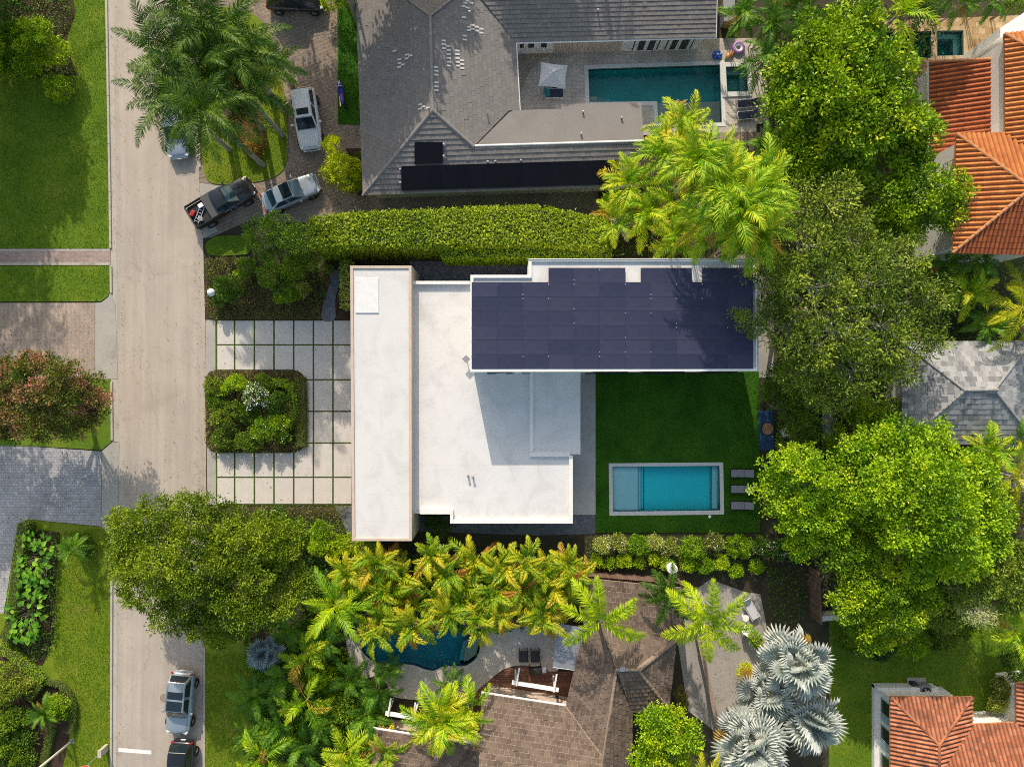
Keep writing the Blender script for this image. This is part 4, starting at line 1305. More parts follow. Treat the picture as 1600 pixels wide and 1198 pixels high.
def roof_face(pl, polys, tiles, deck, w=.3, c=.32, th=.04, style='flat', stagger=.5, jit=.006, single=None, gap=.008, vgap=0.0):
    """tiles (MB) gets every tile of the convex outlines `polys` (world points) on plane pl"""
    for poly in polys:
        uv = [pl.uv(p) for p in poly]
        if area2(uv) < 0: uv.reverse()
        us = [p[0] for p in uv]; vs = [p[1] for p in uv]
        b = [pl.at(u, v, -.01) for u, v in uv]; b2 = [p - Vector((0, 0, .14)) for p in b]
        n = len(b)
        deck.add(b + b2, [tuple(range(n)), tuple(reversed(range(n, 2 * n)))] + [((i + 1) % n, i, n + i, n + (i + 1) % n) for i in range(n)])
        r0, r1 = int(math.floor(min(vs) / c)) - 1, int(math.ceil(max(vs) / c)) + 1
        for r in range(r0, r1):
            v0, v1 = r * c, (r + 1) * c + (.02 if not vgap else -vgap)
            sh = (r % 2) * stagger * w if style == 'flat' else 0.0
            k0, k1 = int(math.floor((min(us) - sh) / w)) - 1, int(math.ceil((max(us) - sh) / w)) + 1
            for k in range(k0, k1):
                u0 = sh + k * w; u1 = u0 + w
                if u1 < min(us) or u0 > max(us): continue
                ti = R.random()
                if style == 'flat':
                    hj = R.uniform(-jit, jit) + (jit * 3 if R.random() < .02 else 0)
                    poly_c = clip_convex([(u0 + gap / 2, v0), (u1 - gap / 2, v0), (u1 - gap / 2, v1), (u0 + gap / 2, v1)], uv)
                    if len(poly_c) < 3 or abs(area2(poly_c)) < 2e-3: continue
                    def hh(v): return th * (1 - (v - v0) / (v1 - v0) * .92) + hj
                    top = [pl.at(u, v, hh(v)) for u, v in poly_c]
                    bot = [pl.at(u, v, -.005) for u, v in poly_c]
                    m = len(top)
                    fs = [tuple(range(m))]
                    for i in range(m):
                        j = (i + 1) % m
                        if abs(poly_c[i][1] - poly_c[j][1]) < (v1 - v0) * .95 and max(poly_c[i][1], poly_c[j][1]) > v1 - .01 and abs(poly_c[i][1] - poly_c[j][1]) < 1e-6: continue
                        fs.append((j, i, m + i, m + j))
                    if single is not None and single[1] > 0:
                        single[1] -= 1
                        cen = sum(top, Vector()) / m
                        mb = MB().add([p - cen for p in top + bot], fs, ti)
                        ob = mb.build('slate', mt[single[2]], single[0]); ob.location = cen - single[0].location
                    else:
                        tiles.add(top + bot, fs, ti)
                else:
                    ns = 6
                    for i in range(ns):
                        a0, a1 = u0 + w * i / ns, u0 + w * (i + 1) / ns
                        pc = clip_convex([(a0, v0), (a1, v0), (a1, v1), (a0, v1)], uv)
                        if len(pc) < 3 or abs(area2(pc)) < 1e-4: continue
                        def hb(u, v):
                            return th * (.5 - .5 * math.cos(2 * math.pi * (u - u0) / w)) + .016 * (1 - (v - v0) / (v1 - v0)) + (ti - .5) * .006
                        top = [pl.at(u, v, hb(u, v)) for u, v in pc]
                        m = len(top)
                        fs = [tuple(range(m))]
                        low = [q for q in range(m) if abs(pc[q][1] - v0) < 1e-5 and abs(pc[(q + 1) % m][1] - v0) < 1e-5]
                        vv = list(top)
                        for q in low:
                            j = (q + 1) % m
                            vv += [top[q] - pl.n * .05, top[j] - pl.n * .05]
                            fs.append((j, q, len(vv) - 2, len(vv) - 1))
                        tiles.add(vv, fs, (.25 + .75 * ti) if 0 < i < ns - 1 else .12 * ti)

def caps(m, a, b, r=.11, step=.38, lift=.04):
    """overlapping half-round ridge tiles from a to b"""
    a, b = Vector(a), Vector(b)
    n = max(1, int((b - a).length / step))
    d = (b - a).normalized()
    s = d.cross(Vector((0, 0, 1))).normalized()
    up = s.cross(d)
    for i in range(n):
        p, q = a.lerp(b, i / n), a.lerp(b, (i + 1.12) / n)
        vs = []
        for e, k, h in ((p, 1.0, .025), (q, .86, 0)):
            for t in range(6):
                an = math.pi * t / 5
                vs.append(e + s * math.cos(an) * r * k + up * (math.sin(an) * r * .75 * k + lift - .04 + h))
        m.add(vs, [(t, t + 1, 7 + t, 6 + t) for t in range(5)] + [tuple(range(6))], R.random())
# ------------------------------------------------------------------ buildings
def part(m, name, mat, parent, bevel=0.0, smooth=False, kind=None, label=None):
    """link a MB built in world coordinates as a child of a top-level Empty"""
    l = parent.location
    m.v = [(v[0] - l.x, v[1] - l.y, v[2] - l.z) for v in m.v]
    o = m.build(name, mt[mat], parent, smooth, bevel)
    if kind: o['kind'] = kind
    if label: o['label'] = label
    return o
def p2(pts, z): return [(p.x, p.y) for p in gl(pts, z)]

# ---- the white flat-roofed house
ZF, ZM, ZU = 4.45, 3.35, 7.15
WH = thing('flat_roofed_house', 'white modern flat-roofed house with a long front block and dark blue solar panels', 'house', g(760, 640))
front = p2([(547, 415), (643, 415), (643.5, 845), (550, 845)], ZF)
part(MB().prism(front, 0, ZF - .06, top=False), 'wall', 'cream_stone', WH)
part(MB().ring(front, inset(front, .2), ZF - .3, ZF), 'parapet', 'cream_stone', WH, .01)
part(MB().prism(inset(front, .2), ZF - .4, ZF - .09, bottom=False), 'roof_deck', 'roof_front', WH)
part(MB().prism(p2([(555, 434), (591.5, 434), (591.5, 489), (555, 489)], ZF), ZF - .1, ZF - .02), 'roof_hatch', 'hatch_white', WH, .02)
mid = p2([(640, 439), (740, 439), (740, 560), (895, 560), (895, 817.5), (703, 817.5), (703, 803), (640, 803)], ZM + .3)
part(MB().prism(mid, 0, ZM - .02), 'wall', 'white_wall', WH)
part(MB().prism(inset(mid, .18), ZM - .1, ZM, bottom=False), 'roof_deck', 'roof_white', WH)
pr = MB()
def band(m, px, z0, z1, zref=None):
    m.prism(p2(px, z1 if zref is None else zref), z0, z1)
band(pr, [(644, 439), (734, 439), (734, 444), (644, 444)], ZM - .3, ZM + .3)
band(pr, [(656, 794), (703, 794), (703, 803.2), (656, 803.2)], ZM - .3, ZM + .26)
band(pr, [(703.2, 796), (708, 796), (708, 817.7), (703.2, 817.7)], ZM - .3, ZM + .262)
band(pr, [(708.2, 812), (889, 812), (889, 817.7), (708.2, 817.7)], ZM - .3, ZM + .258)
band(pr, [(889.2, 712), (895.2, 712), (895.2, 817.7), (889.2, 817.7)], ZM - .3, ZM + .266)
part(pr, 'parapet', 'white_wall', WH, .01)
ls = MB()
band(ls, [(832, 560), (907, 560), (907, 709.5), (832, 709.5)], ZM - .28, ZM + .1)
part(ls, 'terrace_roof', 'roof_white', WH, .01)
rb = MB()
band(rb, [(827.5, 560), (833.5, 560), (833.5, 706), (827.5, 706)], ZM - .02, ZM + .2)
band(rb, [(827.5, 706.2), (891, 706.2), (891, 713.5), (827.5, 713.5)], ZM - .02, ZM + .204)
part(rb, 'roof_upstand', 'white_wall', WH, .01)
for px, py in ((902, 704), (902, 640)):
    cc = g(px, py, ZM)
    part(MB().box((cc.x, cc.y, 1.54), (.2, .2, 3.06)), 'column', 'white_wall', WH, .01)
upper = p2([(735, 429.5), (826, 429.5), (826, 404), (1185, 403.5), (1186, 579.5), (735, 581)], ZU)
part(MB().prism(upper, ZM - .05, ZU - .2, top=False), 'wall', 'white_wall', WH)
part(MB().prism(p2([(900, 404), (1185, 403.5), (1186, 579.5), (900, 580.3)], ZU), 0, ZM - .052, top=False, bottom=False), 'wall', 'white_wall', WH)
part(MB().ring(upper, inset(upper, .2), ZU - .35, ZU), 'parapet', 'white_wall', WH, .01)
part(MB().prism(inset(upper, .2), ZU - .4, ZU - .14, bottom=False), 'roof_deck', 'roof_white', WH)
# metal edge trim along the north and east parapets
tr = MB()
for a, b in (((826, 405.2), (1183, 404.8)), ((1183.6, 405), (1184.2, 578))):
    tr.tube([g(*a, ZU + .03), g(*b, ZU + .03)], .03, 5)
part(tr, 'edge_trim', 'metal_grey', WH)
PANELS = [(737 + 40 * i, 441 + 22.5 * j) for i in range(11) for j in range(6)]
PANELS += [(857 + 40 * i, 418.6) for i in range(3)] + [(1001 + 40 * i, 418.6) for i in range(2)] + [(1097 + 40 * i, 418.6) for i in range(2)]
pw, ph = 40 * S * (H - ZU) / H - .004, 22.5 * S * (H - ZU) / H - .006
pm = MB().box((0, 0, 0), (pw - .03, ph - .03, .03)).mesh('solar_panel'); pm.materials.append(mt['pv_blue'])
fm = MB().ring([(-pw / 2, -ph / 2), (pw / 2, -ph / 2), (pw / 2, ph / 2), (-pw / 2, ph / 2)], [(-pw / 2 + .016, -ph / 2 + .016), (pw / 2 - .016, -ph / 2 + .016), (pw / 2 - .016, ph / 2 - .016), (-pw / 2 + .016, ph / 2 - .016)], -.02, .019).mesh('panel_frame'); fm.materials.append(mt['pv_frame'])
cl = MB()
for px, py in PANELS:
    c = g(px + 20, py + 11.2, ZU + .02)
    o = link(bpy.data.objects.new('solar_panel', pm)); o.parent = WH; o.location = c - WH.location
    o.rotation_euler = (R.uniform(-.004, .004), R.uniform(-.004, .004), 0)
    f = link(bpy.data.objects.new('frame', fm)); f.parent = o
    if R.random() < .55:
        q = g(px, py + 11 + R.choice((-8, 8)), ZU + .055)
        cl.box(q, (.05, .09, .03))
part(cl, 'panel_clamp', 'alu', WH, kind='stuff')
# roof furniture
v = MB()
for px, py in ((731.5, 742), (739, 744)):
    q = g(px, py, ZM)
    v.lathe((q.x, q.y, ZM - .01), [(.07, 0), (.06, .35), (.085, .36), (.085, .42), (.02, .45)], 10)
part(v, 'vent_pipe', 'metal_grey', WH, smooth=False)
q = g(728.5, 561, ZM + .6)
part(MB().box((q.x, q.y, ZM + .62), (.42, .42, .06), math.radians(45)).tube([(q.x, q.y, ZM), (q.x, q.y, ZM + .6)], .03, 6), 'roof_sensor', 'metal_grey', WH)
sc = MB()
for px in (768, 797, 822):
    q = g(px, 583.4, 5.2)
    sc.box((q.x, g(px, 581, ZU).y - .06, 5.2), (.55, .12, .2))
part(sc, 'scupper', 'metal_grey', WH)
# glazing on the elevations
def window(parent, a, b, z0, z1, out, nm='window', frame='bright_white', glass='glass_dark', mull=1, fr=.06):
    """a framed window on a wall from a to b (world xy), sitting 3 mm proud along `out`"""
    a, b, out = Vector((a[0], a[1], 0)), Vector((b[0], b[1], 0)), Vector((out[0], out[1], 0)).normalized()
    d = (b - a); Ln = d.length; d.normalize()
    rz = math.atan2(d.y, d.x)
    c = (a + b) / 2 + out * .02
    loc = Vector((c.x, c.y, (z0 + z1) / 2)) - parent.location
    hh = z1 - z0
    m = MB()
    m.box((0, 0, hh / 2 - fr / 2), (Ln, .07, fr)); m.box((0, 0, -hh / 2 + fr / 2), (Ln, .07, fr))
    for s in (-1, 1): m.box((s * (Ln / 2 - fr / 2), 0, 0), (fr, .07, hh - 2 * fr - .004))
    for k in range(1, mull + 1):
        m.box((-Ln / 2 + Ln * k / (mull + 1), 0, 0), (fr * .7, .06, hh - 2 * fr - .004))
    f = m.build(nm, mt[frame], parent)
    f.location = loc; f.rotation_euler = (0, 0, rz)
    p = MB().box((0, 0, 0), (Ln - 2 * fr, .03, hh - 2 * fr)).build('pane', mt[glass], f)
    return f
yU = g(0, 581, ZU).y
for x0, x1 in ((760, 800), (930, 985), (1010, 1075), (1105, 1160)):
    A, B = g(x0, 581, ZU), g(x1, 580, ZU)
    window(WH, A, B, 4.3, 6.3, (0, -1), mull=2, frame='frame_dark')
for x0, x1 in ((930, 1020), (1040, 1160)):
    A, B = g(x0, 580.4, ZU), g(x1, 579.6, ZU)
    window(WH, A, B, .1, 2.6, (0, -1), mull=3, frame='frame_dark')
for y0, y1 in ((600, 690), (720, 790)):
    A, B = g(895, y0, ZM + .3), g(895, y1, ZM + .3)
    window(WH, A, B, .1, 2.6, (1, 0), mull=3, frame='frame_dark')
for y0, y1 in ((520, 600), (620, 700)):
    A, B = g(547.8, y0, ZF), g(548.8, y1, ZF)
    f = MB().box((0, 0, 0), (.06, (A - B).length, 2.3)).build('garage_door', mt['fence_wood'], WH); f.location = Vector(((A.x + B.x) / 2 - .02, (A.y + B.y) / 2, 1.2)) - WH.location
A, B = g(548.9, 730, ZF), g(549.2, 760, ZF)
f = MB().box((0, 0, 0), (.06, (A - B).length, 2.4)).build('front_door', mt['frame_dark'], WH); f.location = Vector(((A.x + B.x) / 2 - .02, (A.y + B.y) / 2, 1.22)) - WH.location

# ---- grey tiled house to the north
GH = thing('grey_roof_house', 'single-storey house with grey flat-tile hip roof and black solar panels by a green pool', 'house', g(780, 150))
ZE = 3.0
tl, dkm, cp = MB(), MB(), MB()
pW = Plane(g(556, 0, ZE), g(567, 305, ZE), g(676, 172, 4.9))
apN, apS = pW.hit(672, 25), pW.hit(676, 172)
pN = Plane(g(554, -61, ZE), g(800, -70, ZE), apN)
pE = Plane(g(805.5, 66, ZE), g(812, 172, ZE), apS)
pNS = Plane(g(806, 66, ZE), g(1118, 58, ZE), g(900, -26, 4.05))
pNN = Plane(g(735, -112, ZE), g(1122, -120, ZE), g(900, -26, 4.05))
pS = Plane(g(567, 305, ZE), g(1000, 291, ZE), apS)
def hits(pl, pts): return [pl.hit(*p) for p in pts]
roof_face(pW, [hits(pW, [(554, -61), (567, 305), (676, 172), (672, 25)])], tl, dkm, .34, .32, .026)
roof_face(pN, [hits(pN, [(554, -61), (672, 25), (735, -23), (735, -68)])], tl, dkm, .34, .32, .026)
roof_face(pE, [hits(pE, [(735, -23), (672, 25), (676, 172), (740, 229), (795, 173), (806, 66)]), hits(pE, [(795, 173), (812, 172), (806, 66)])], tl, dkm, .34, .32, .026)
roof_face(pNS, [hits(pNS, [(735, -23), (1121, -37), (1118, 58), (806, 66)])], tl, dkm, .34, .30, .045)
roof_face(pNN, [hits(pNN, [(735, -23), (1121, -37), (1122, -120), (735, -112)])], tl, dkm, .34, .32, .03)
roof_face(pS, [hits(pS, [(567, 305), (676, 172), (740, 229), (740, 299.5)]), hits(pS, [(740, 229), (1003, 222), (1000, 291), (740, 299.5)])], tl, dkm, .34, .36, .055)
part(tl, 'roof_tiles', 'tile_grey', GH, kind='stuff')
for a, b, k in ((apN, apS, .12), (apS, pS.hit(567, 305), .12), (apS, pE.hit(740, 229), .12), (apN, pW.hit(554, -61), .08), (apN, pE.hit(735, -23), .08)):
    caps(cp, a, b, k)
part(cp, 'ridge_cap', 'cap_grey', GH, kind='stuff')
pF = Plane(g(797, 172.5, 3.15), g(1002, 165, 3.15), g(900, 224.5, 4.05))
ff = [pF.hit(*p) for p in [(744, 227), (797, 172.5), (877, 170.5), (877.5, 163), (1002, 160), (1006, 219.5)]]
fl = MB(); fl.add(ff + [p - Vector((0, 0, .3)) for p in ff], [tuple(range(6)), tuple(reversed(range(6, 12)))] + [((i + 1) % 6, i, 6 + i, 6 + (i + 1) % 6) for i in range(6)])
part(fl, 'low_slope_roof', 'flat_grey', GH)
part(dkm, 'roof_deck', 'cap_grey', GH)
rg = MB()
rg.tube([pF.hit(742, 228.2) + Vector((0, 0, .05)), pF.hit(1006, 220.4) + Vector((0, 0, .05))], .075, 6)
part(rg, 'ridge_flashing', 'bright_white', GH)
vp = MB()
for px, py in ((911, 177), (971, 186), (908, 211), (734, -8 + 30), (934, 19), (694, 227.5), (694, 246)):
    pl = pF if 900 < px < 980 and py > 100 else (pNS if px > 900 else pS)
    q = pl.hit(px, py)
    vp.lathe((q.x, q.y, q.z - .05), [(.06, 0), (.05, .3), (.08, .31), (.08, .36), (.02, .38)], 8)
part(vp, 'vent_pipe', 'metal_grey', GH)
def z2(x, y): return (540 + x / 3.743, y / 3.743)
whites_w = [(287, 300), (362, 322), (380, 328), (358, 344), (315, 350), (317, 372), (337, 380), (315, 395), (438, 613), (457, 625), (437, 638), (483, 632)]
whites_e = [(573, 240), (576, 262), (576, 285), (600, 273), (602, 296), (602, 320), (603, 342), (605, 365), (605, 387), (653, 299), (654, 320), (654, 343), (654, 366), (680, 356), (656, 387), (681, 378), (682, 401), (528, 395), (530, 417), (530, 440), (531, 485), (531, 508), (531, 530), (697, 212), (697, 235), (692, 104), (720, 160), (741, 150), (720, 180), (741, 172), (766, 160), (766, 183), (793, 172), (793, 195), (700, 20), (735, 20), (690, 40), (712, 48), (712, 8)]
for lst, pl in ((whites_w, pW), (whites_e, pE)):
    for x, y in lst:
        c0 = pl.hit(*z2(x, y))
        m = MB()
        uu, vv = pl.u, pl.v
        # the paler tiles show only the part left by the course above
        P = [c0 + uu * a + vv * b + pl.n * h for h in (.016, .046) for a, b in ((-.055, -.15), (.055, -.15), (.055, .15), (-.055, .15))]
        m.add([p - c0 for p in P], [(4, 5, 6, 7), (0, 1, 5, 4), (1, 2, 6, 5), (2, 3, 7, 6), (3, 0, 4, 7)])
        o = m.build('roof_tile', mt['tile_white'], GH); o.location = c0 - GH.location
def pv_on(parent, pl, x0, x1, y0f, y1f, mat):
    P = [pl.hit(x, y) + pl.n * .12 for x, y in ((x0, y0f(x0)), (x1, y0f(x1)), (x1, y1f(x1)), (x0, y1f(x0)))]
    c = sum(P, Vector()) / 4
    m = MB(); m.add([p - c for p in P] + [p - c - pl.n * .04 for p in P], [(3, 2, 1, 0), (0, 1, 5, 4), (1, 2, 6, 5), (2, 3, 7, 6), (3, 0, 4, 7)])
    o = m.build('solar_panel', mt[mat], parent); o.location = c - parent.location
    fr = MB()
    for i in range(4): fr.tube([P[i] - c + pl.n * .004, P[(i + 1) % 4] - c + pl.n * .004], .012, 4)
    fr.build('frame', mt['frame_dark'], o)
for k in range(16):
    x0 = 627.5 + 21.2 * k
    pv_on(GH, pS, x0 + .3, x0 + 20.9, lambda x: 260 - .03 * (x - 627), lambda x: 298 - .03 * (x - 627), 'pv_black')
for k in range(2):
    pv_on(GH, pS, 648.3 + 22 * k, 670 + 22 * k, lambda x: 222.5, lambda x: 257 - .03 * (x - 648), 'pv_black')
br = MB()
for px, py in ((694.5, 227), (694.5, 246), (625.5, 264), (625.5, 285), (762, 252), (774, 251.5), (814, 250)):
    br.box(pS.hit(px, py) + pS.n * .1, (.14, .1, .08))
part(br, 'mounting_bracket', 'alu', GH)
wallp = inset(p2([(554, -61), (567, 305), (1000, 291), (1002, 160), (812, 172), (806, 66), (1118, 58), (1122, -120), (554, -120)], ZE), .55)
part(MB().prism(wallp, 0, ZE - .1), 'wall', 'white_wall', GH)
ft = MB()
ft.tube([pNS.hit(806, 67) - Vector((0, 0, .06)), pNS.hit(1118.5, 59) - Vector((0, 0, .06))], .06, 5)
ft.tube([pNS.hit(1119, 59) - Vector((0, 0, .04)), pNS.hit(1121.5, -37) - Vector((0, 0, .04))], .06, 5)
ft.tube([pE.hit(812.5, 172) - Vector((0, 0, .06)), pE.hit(806.5, 66) - Vector((0, 0, .06))], .06, 5)
part(ft, 'gutter', 'bright_white', GH)
wa, wb = Vector(wallp[5]), Vector(wallp[6])
def on_wall(px, z=1.6):
    # where the sight line of photograph column px meets the pool-side wall
    lo, hi = 0.0, 1.0
    x = (px - 800) * S * (H - z) / H
    t = (x - wa.x) / (wb.x - wa.x)
    return wa.lerp(wb, t)
for x0, x1, z0, z1, mu in ((811, 820, 1.0, 2.3, 0), (824, 836, 1.0, 2.3, 0), (844, 856, 1.0, 2.3, 0), (990, 995, .15, 2.4, 0), (998, 1011, .15, 2.4, 0), (1014, 1027, .15, 2.4, 0), (1029, 1034, .15, 2.4, 0), (1042, 1047, .15, 2.4, 0), (1050, 1062, .15, 2.4, 0), (1065, 1080, .15, 2.4, 0), (1082, 1087, .15, 2.4, 0)):
    window(GH, on_wall(x0), on_wall(x1), z0, z1, (0.03, -1), mull=mu)
a, b = on_wall(866), on_wall(973)
lv = MB()
for k in range(26):
    q = a.lerp(b, (k + .5) / 26)
    lv.box((q.x, q.y - .03, 1.3), (.16, .05, 2.2))
part(lv, 'louvre_slat', 'cream_stone', GH)

# ---- clay-tiled house in the north-east
NH = thing('orange_roof_house', 'two-storey white house with bright orange clay barrel-tile roofs beside a golden terrace', 'house', g(1560, 230))
tr_, to_, dk_, cp_ = MB(), MB(), MB(), MB()
pL = Plane(g(1452, 97, 2.9), g(1453, 246, 2.9), g(1548, 150, 4.3))
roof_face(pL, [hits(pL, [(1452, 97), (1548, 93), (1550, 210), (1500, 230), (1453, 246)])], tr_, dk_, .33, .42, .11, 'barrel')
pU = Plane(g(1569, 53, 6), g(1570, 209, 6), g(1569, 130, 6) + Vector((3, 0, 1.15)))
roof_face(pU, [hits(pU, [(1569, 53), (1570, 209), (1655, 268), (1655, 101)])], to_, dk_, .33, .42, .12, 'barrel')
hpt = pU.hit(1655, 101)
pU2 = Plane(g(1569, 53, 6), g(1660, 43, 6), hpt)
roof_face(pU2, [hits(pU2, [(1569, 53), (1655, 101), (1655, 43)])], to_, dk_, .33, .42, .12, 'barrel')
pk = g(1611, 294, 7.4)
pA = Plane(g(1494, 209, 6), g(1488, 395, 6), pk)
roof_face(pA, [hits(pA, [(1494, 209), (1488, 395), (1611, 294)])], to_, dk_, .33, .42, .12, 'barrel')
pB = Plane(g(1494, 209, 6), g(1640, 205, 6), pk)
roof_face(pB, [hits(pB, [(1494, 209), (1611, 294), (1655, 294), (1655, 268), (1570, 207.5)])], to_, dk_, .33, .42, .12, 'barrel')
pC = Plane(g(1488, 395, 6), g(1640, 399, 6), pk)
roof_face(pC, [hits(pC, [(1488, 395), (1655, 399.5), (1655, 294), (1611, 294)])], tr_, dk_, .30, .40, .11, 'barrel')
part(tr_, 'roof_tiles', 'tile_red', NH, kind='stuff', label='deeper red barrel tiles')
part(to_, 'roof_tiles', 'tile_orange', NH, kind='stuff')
part(dk_, 'roof_deck', 'cap_clay', NH)
for a, b in ((pA.hit(1494, 209), pk), (pA.hit(1488, 395), pk), (pk, pC.hit(1655, 294)), (pU.hit(1569, 53), hpt), (pL.hit(1452, 97), pL.hit(1548, 93))):
    caps(cp_, a, b, .12, .42, .08)
part(cp_, 'ridge_cap', 'cap_clay', NH, kind='stuff')
ww = MB()
ww.prism(inset(p2([(1452, 97), (1548, 93), (1550, 210), (1453, 246)], 2.9), .45), 0, 2.75)
part(ww, 'wall', 'white_wall', NH)
ww = MB()
ww.prism(p2([(1575, 60), (1660, 50), (1660, 262), (1575, 212)], 6), 0, 5.85)
ww.prism(inset(p2([(1494, 209), (1488, 395), (1660, 399), (1660, 205)], 6), .45), 0, 5.8)
part(ww, 'wall', 'white_wall', NH)
ww = MB(); ww.prism(p2([(1563, 58), (1563, 44), (1612, 12), (1660, 12), (1660, 48)], 4.4), 0, 4.4)
part(ww, 'wall', 'white_wall', NH)
wx = g(1494, 250, 6).x + .45
for yy in (262, 330):
    q = g(1494, yy, 5)
    window(NH, (wx, q.y + .6), (wx, q.y - .6), 3.6, 5.2, (-1, 0), mull=1)
gt = MB(); gt.tube([pL.hit(1451, 97) - Vector((0, 0, .05)), pL.hit(1452, 246) - Vector((0, 0, .05))], .07, 5)
part(gt, 'gutter', 'pole_white', NH)
# ---- slate-roofed house in the east
SH = thing('slate_roof_house', 'house with a hipped roof of mottled grey slates behind the oak tree', 'house', g(1520, 615))
ts, ds, cs = MB(), MB(), MB()
r1, r2 = g(1508, 610, 4.6), g(1554, 609, 4.6)
NWc, SWc, SEc, NEc = g(1408, 533, 3), g(1410, 694, 3), g(1621, 694, 3), g(1612, 533, 3)
sg = [SH, 300, 'tile_slate']
roof_face(Plane(NWc, SWc, r1), [[NWc, SWc, r1]], ts, ds, .40, .40, .03, 'flat', .5, .012, sg)
roof_face(Plane(SWc, SEc, r1), [[SWc, SEc, r2, r1]], ts, ds, .40, .40, .03, 'flat', .5, .012, sg)
roof_face(Plane(NWc, NEc, r1), [[NWc, r1, r2, NEc]], ts, ds, .40, .40, .03, 'flat', .5, .012, sg)
roof_face(Plane(SEc, NEc, r2), [[SEc, NEc, r2]], ts, ds, .40, .40, .03, 'flat', .5, .012, sg)
part(ts, 'slate', 'tile_slate', SH, kind='stuff')
part(ds, 'roof_deck', 'cap_slate', SH)
for a, b in ((NWc, r1), (SWc, r1), (r1, r2), (SEc, r2), (NEc, r2)): caps(cs, a, b, .1, .36, .05)
part(cs, 'ridge_cap', 'cap_slate', SH, kind='stuff')
part(MB().prism(inset([NWc[:2], SWc[:2], SEc[:2], NEc[:2]], .5), 0, 2.85), 'wall', 'white_wall', SH)
fn = MB()
for q in (r1, r2): fn.lathe((q.x, q.y, q.z), [(.14, 0), (.16, .12), (.06, .2), (.1, .3), (.01, .42)], 8)
part(fn, 'finial', 'cap_slate', SH)
slab('side_path', [(1560, 690), (1700, 688), (1700, 790), (1560, 760)], .05, 'grey_conc')

# ---- brown shingled house in the south
BH = thing('brown_roof_house', 'rambling single-storey house with weathered brown shake-tile hip roofs', 'house', g(900, 1110))
tb, db, cb = MB(), MB(), MB()
nd = g(997, 1046, 4.3)
pn = Plane(g(936, 974, 3.25), g(1056, 998, 3.0), nd)
BT = (.37, .37, .06, 'flat', .5, .014, None, .045, .035)
roof_face(pn, [hits(pn, [(936, 974), (1057, 998), (997, 1046), (963, 1046)])], tb, db, *BT)
pp = Plane(g(912, 903, 2.6), g(1064, 918, 2.6), g(1000, 986, 3.1))
roof_face(pp, [hits(pp, [(912, 903), (1064, 918), (1071, 985), (1057, 998), (936, 974)])], tb, db, *BT)
pe = Plane(g(1057, 998, 3.0), g(1045, 1107, 2.9), nd)
roof_face(pe, [hits(pe, [(997, 1046), (1057, 998), (1045, 1107)])], tb, db, *BT)
ps = Plane(g(1045, 1107, 2.9), g(988, 1112, 2.9), nd)
roof_face(ps, [hits(ps, [(997, 1046), (1045, 1107), (988, 1112), (963, 1046)])], tb, db, *BT)
pe2 = Plane(g(988, 1112, 2.9), g(984, 1290, 2.9), g(952, 1150, 4.2))
roof_face(pe2, [hits(pe2, [(963, 1046), (988, 1112), (984, 1290), (938, 1290), (943, 1184)])], tb, db, *BT)
pw = Plane(g(912, 985, 2.9), g(884, 1103, 2.9), g(952, 1150, 4.2))
roof_face(pw, [hits(pw, [(936, 974), (912, 985), (884, 1103), (943, 1184), (963, 1046)])], tb, db, *BT)
pv = Plane(g(755, 1083, 2.9), g(884, 1103, 2.9), pw.hit(943, 1184))
roof_face(pv, [hits(pv, [(752, 1083.5), (884, 1103), (943, 1184), (938, 1290), (745, 1290)])], tb, db, *BT)
pz = Plane(g(583, 1139, 2.9), g(735, 1163, 2.9), g(650, 1280, 4.3))
roof_face(pz, [hits(pz, [(583, 1139), (744, 1164), (744, 1290), (575, 1290)])], tb, db, *BT)
part(tb, 'roof_tiles', 'tile_brown', BH, kind='stuff')
part(db, 'roof_deck', 'cap_brown', BH)
for a, b, k in ((nd, pn.hit(1057, 998), .2), (nd, pe.hit(1045, 1107), .12), (nd, pn.hit(963, 1046), .12), (pw.hit(963, 1046), pw.hit(943, 1184), .12), (pv.hit(884, 1103), pv.hit(943, 1184), .07)):
    caps(cb, a, b, k, .4, .05)
part(cb, 'ridge_cap', 'cap_brown', BH, kind='stuff')
wb_ = MB()
wb_.prism(inset(p2([(912, 903), (1064, 918), (1057, 998), (1045, 1107), (988, 1112), (984, 1290), (575, 1290), (583, 1139), (744, 1164), (752, 1083), (884, 1103), (912, 985)], 2.8), .5), 0, 2.45)
part(wb_, 'wall', 'cream_stone', BH)
gt = MB()
gt.tube([pv.hit(752, 1081.5) - Vector((0, 0, .05)), pv.hit(885, 1102) - Vector((0, 0, .05))], .075, 6)
gt.tube([pz.hit(582, 1137) - Vector((0, 0, .05)), pz.hit(744, 1162) - Vector((0, 0, .05))], .075, 6)
part(gt, 'gutter', 'bright_white', BH)
q = pn.hit(972, 1043)
part(MB().box(q + Vector((0, 0, .1)), (.35, .3, .3)), 'roof_vent', 'alu', BH)

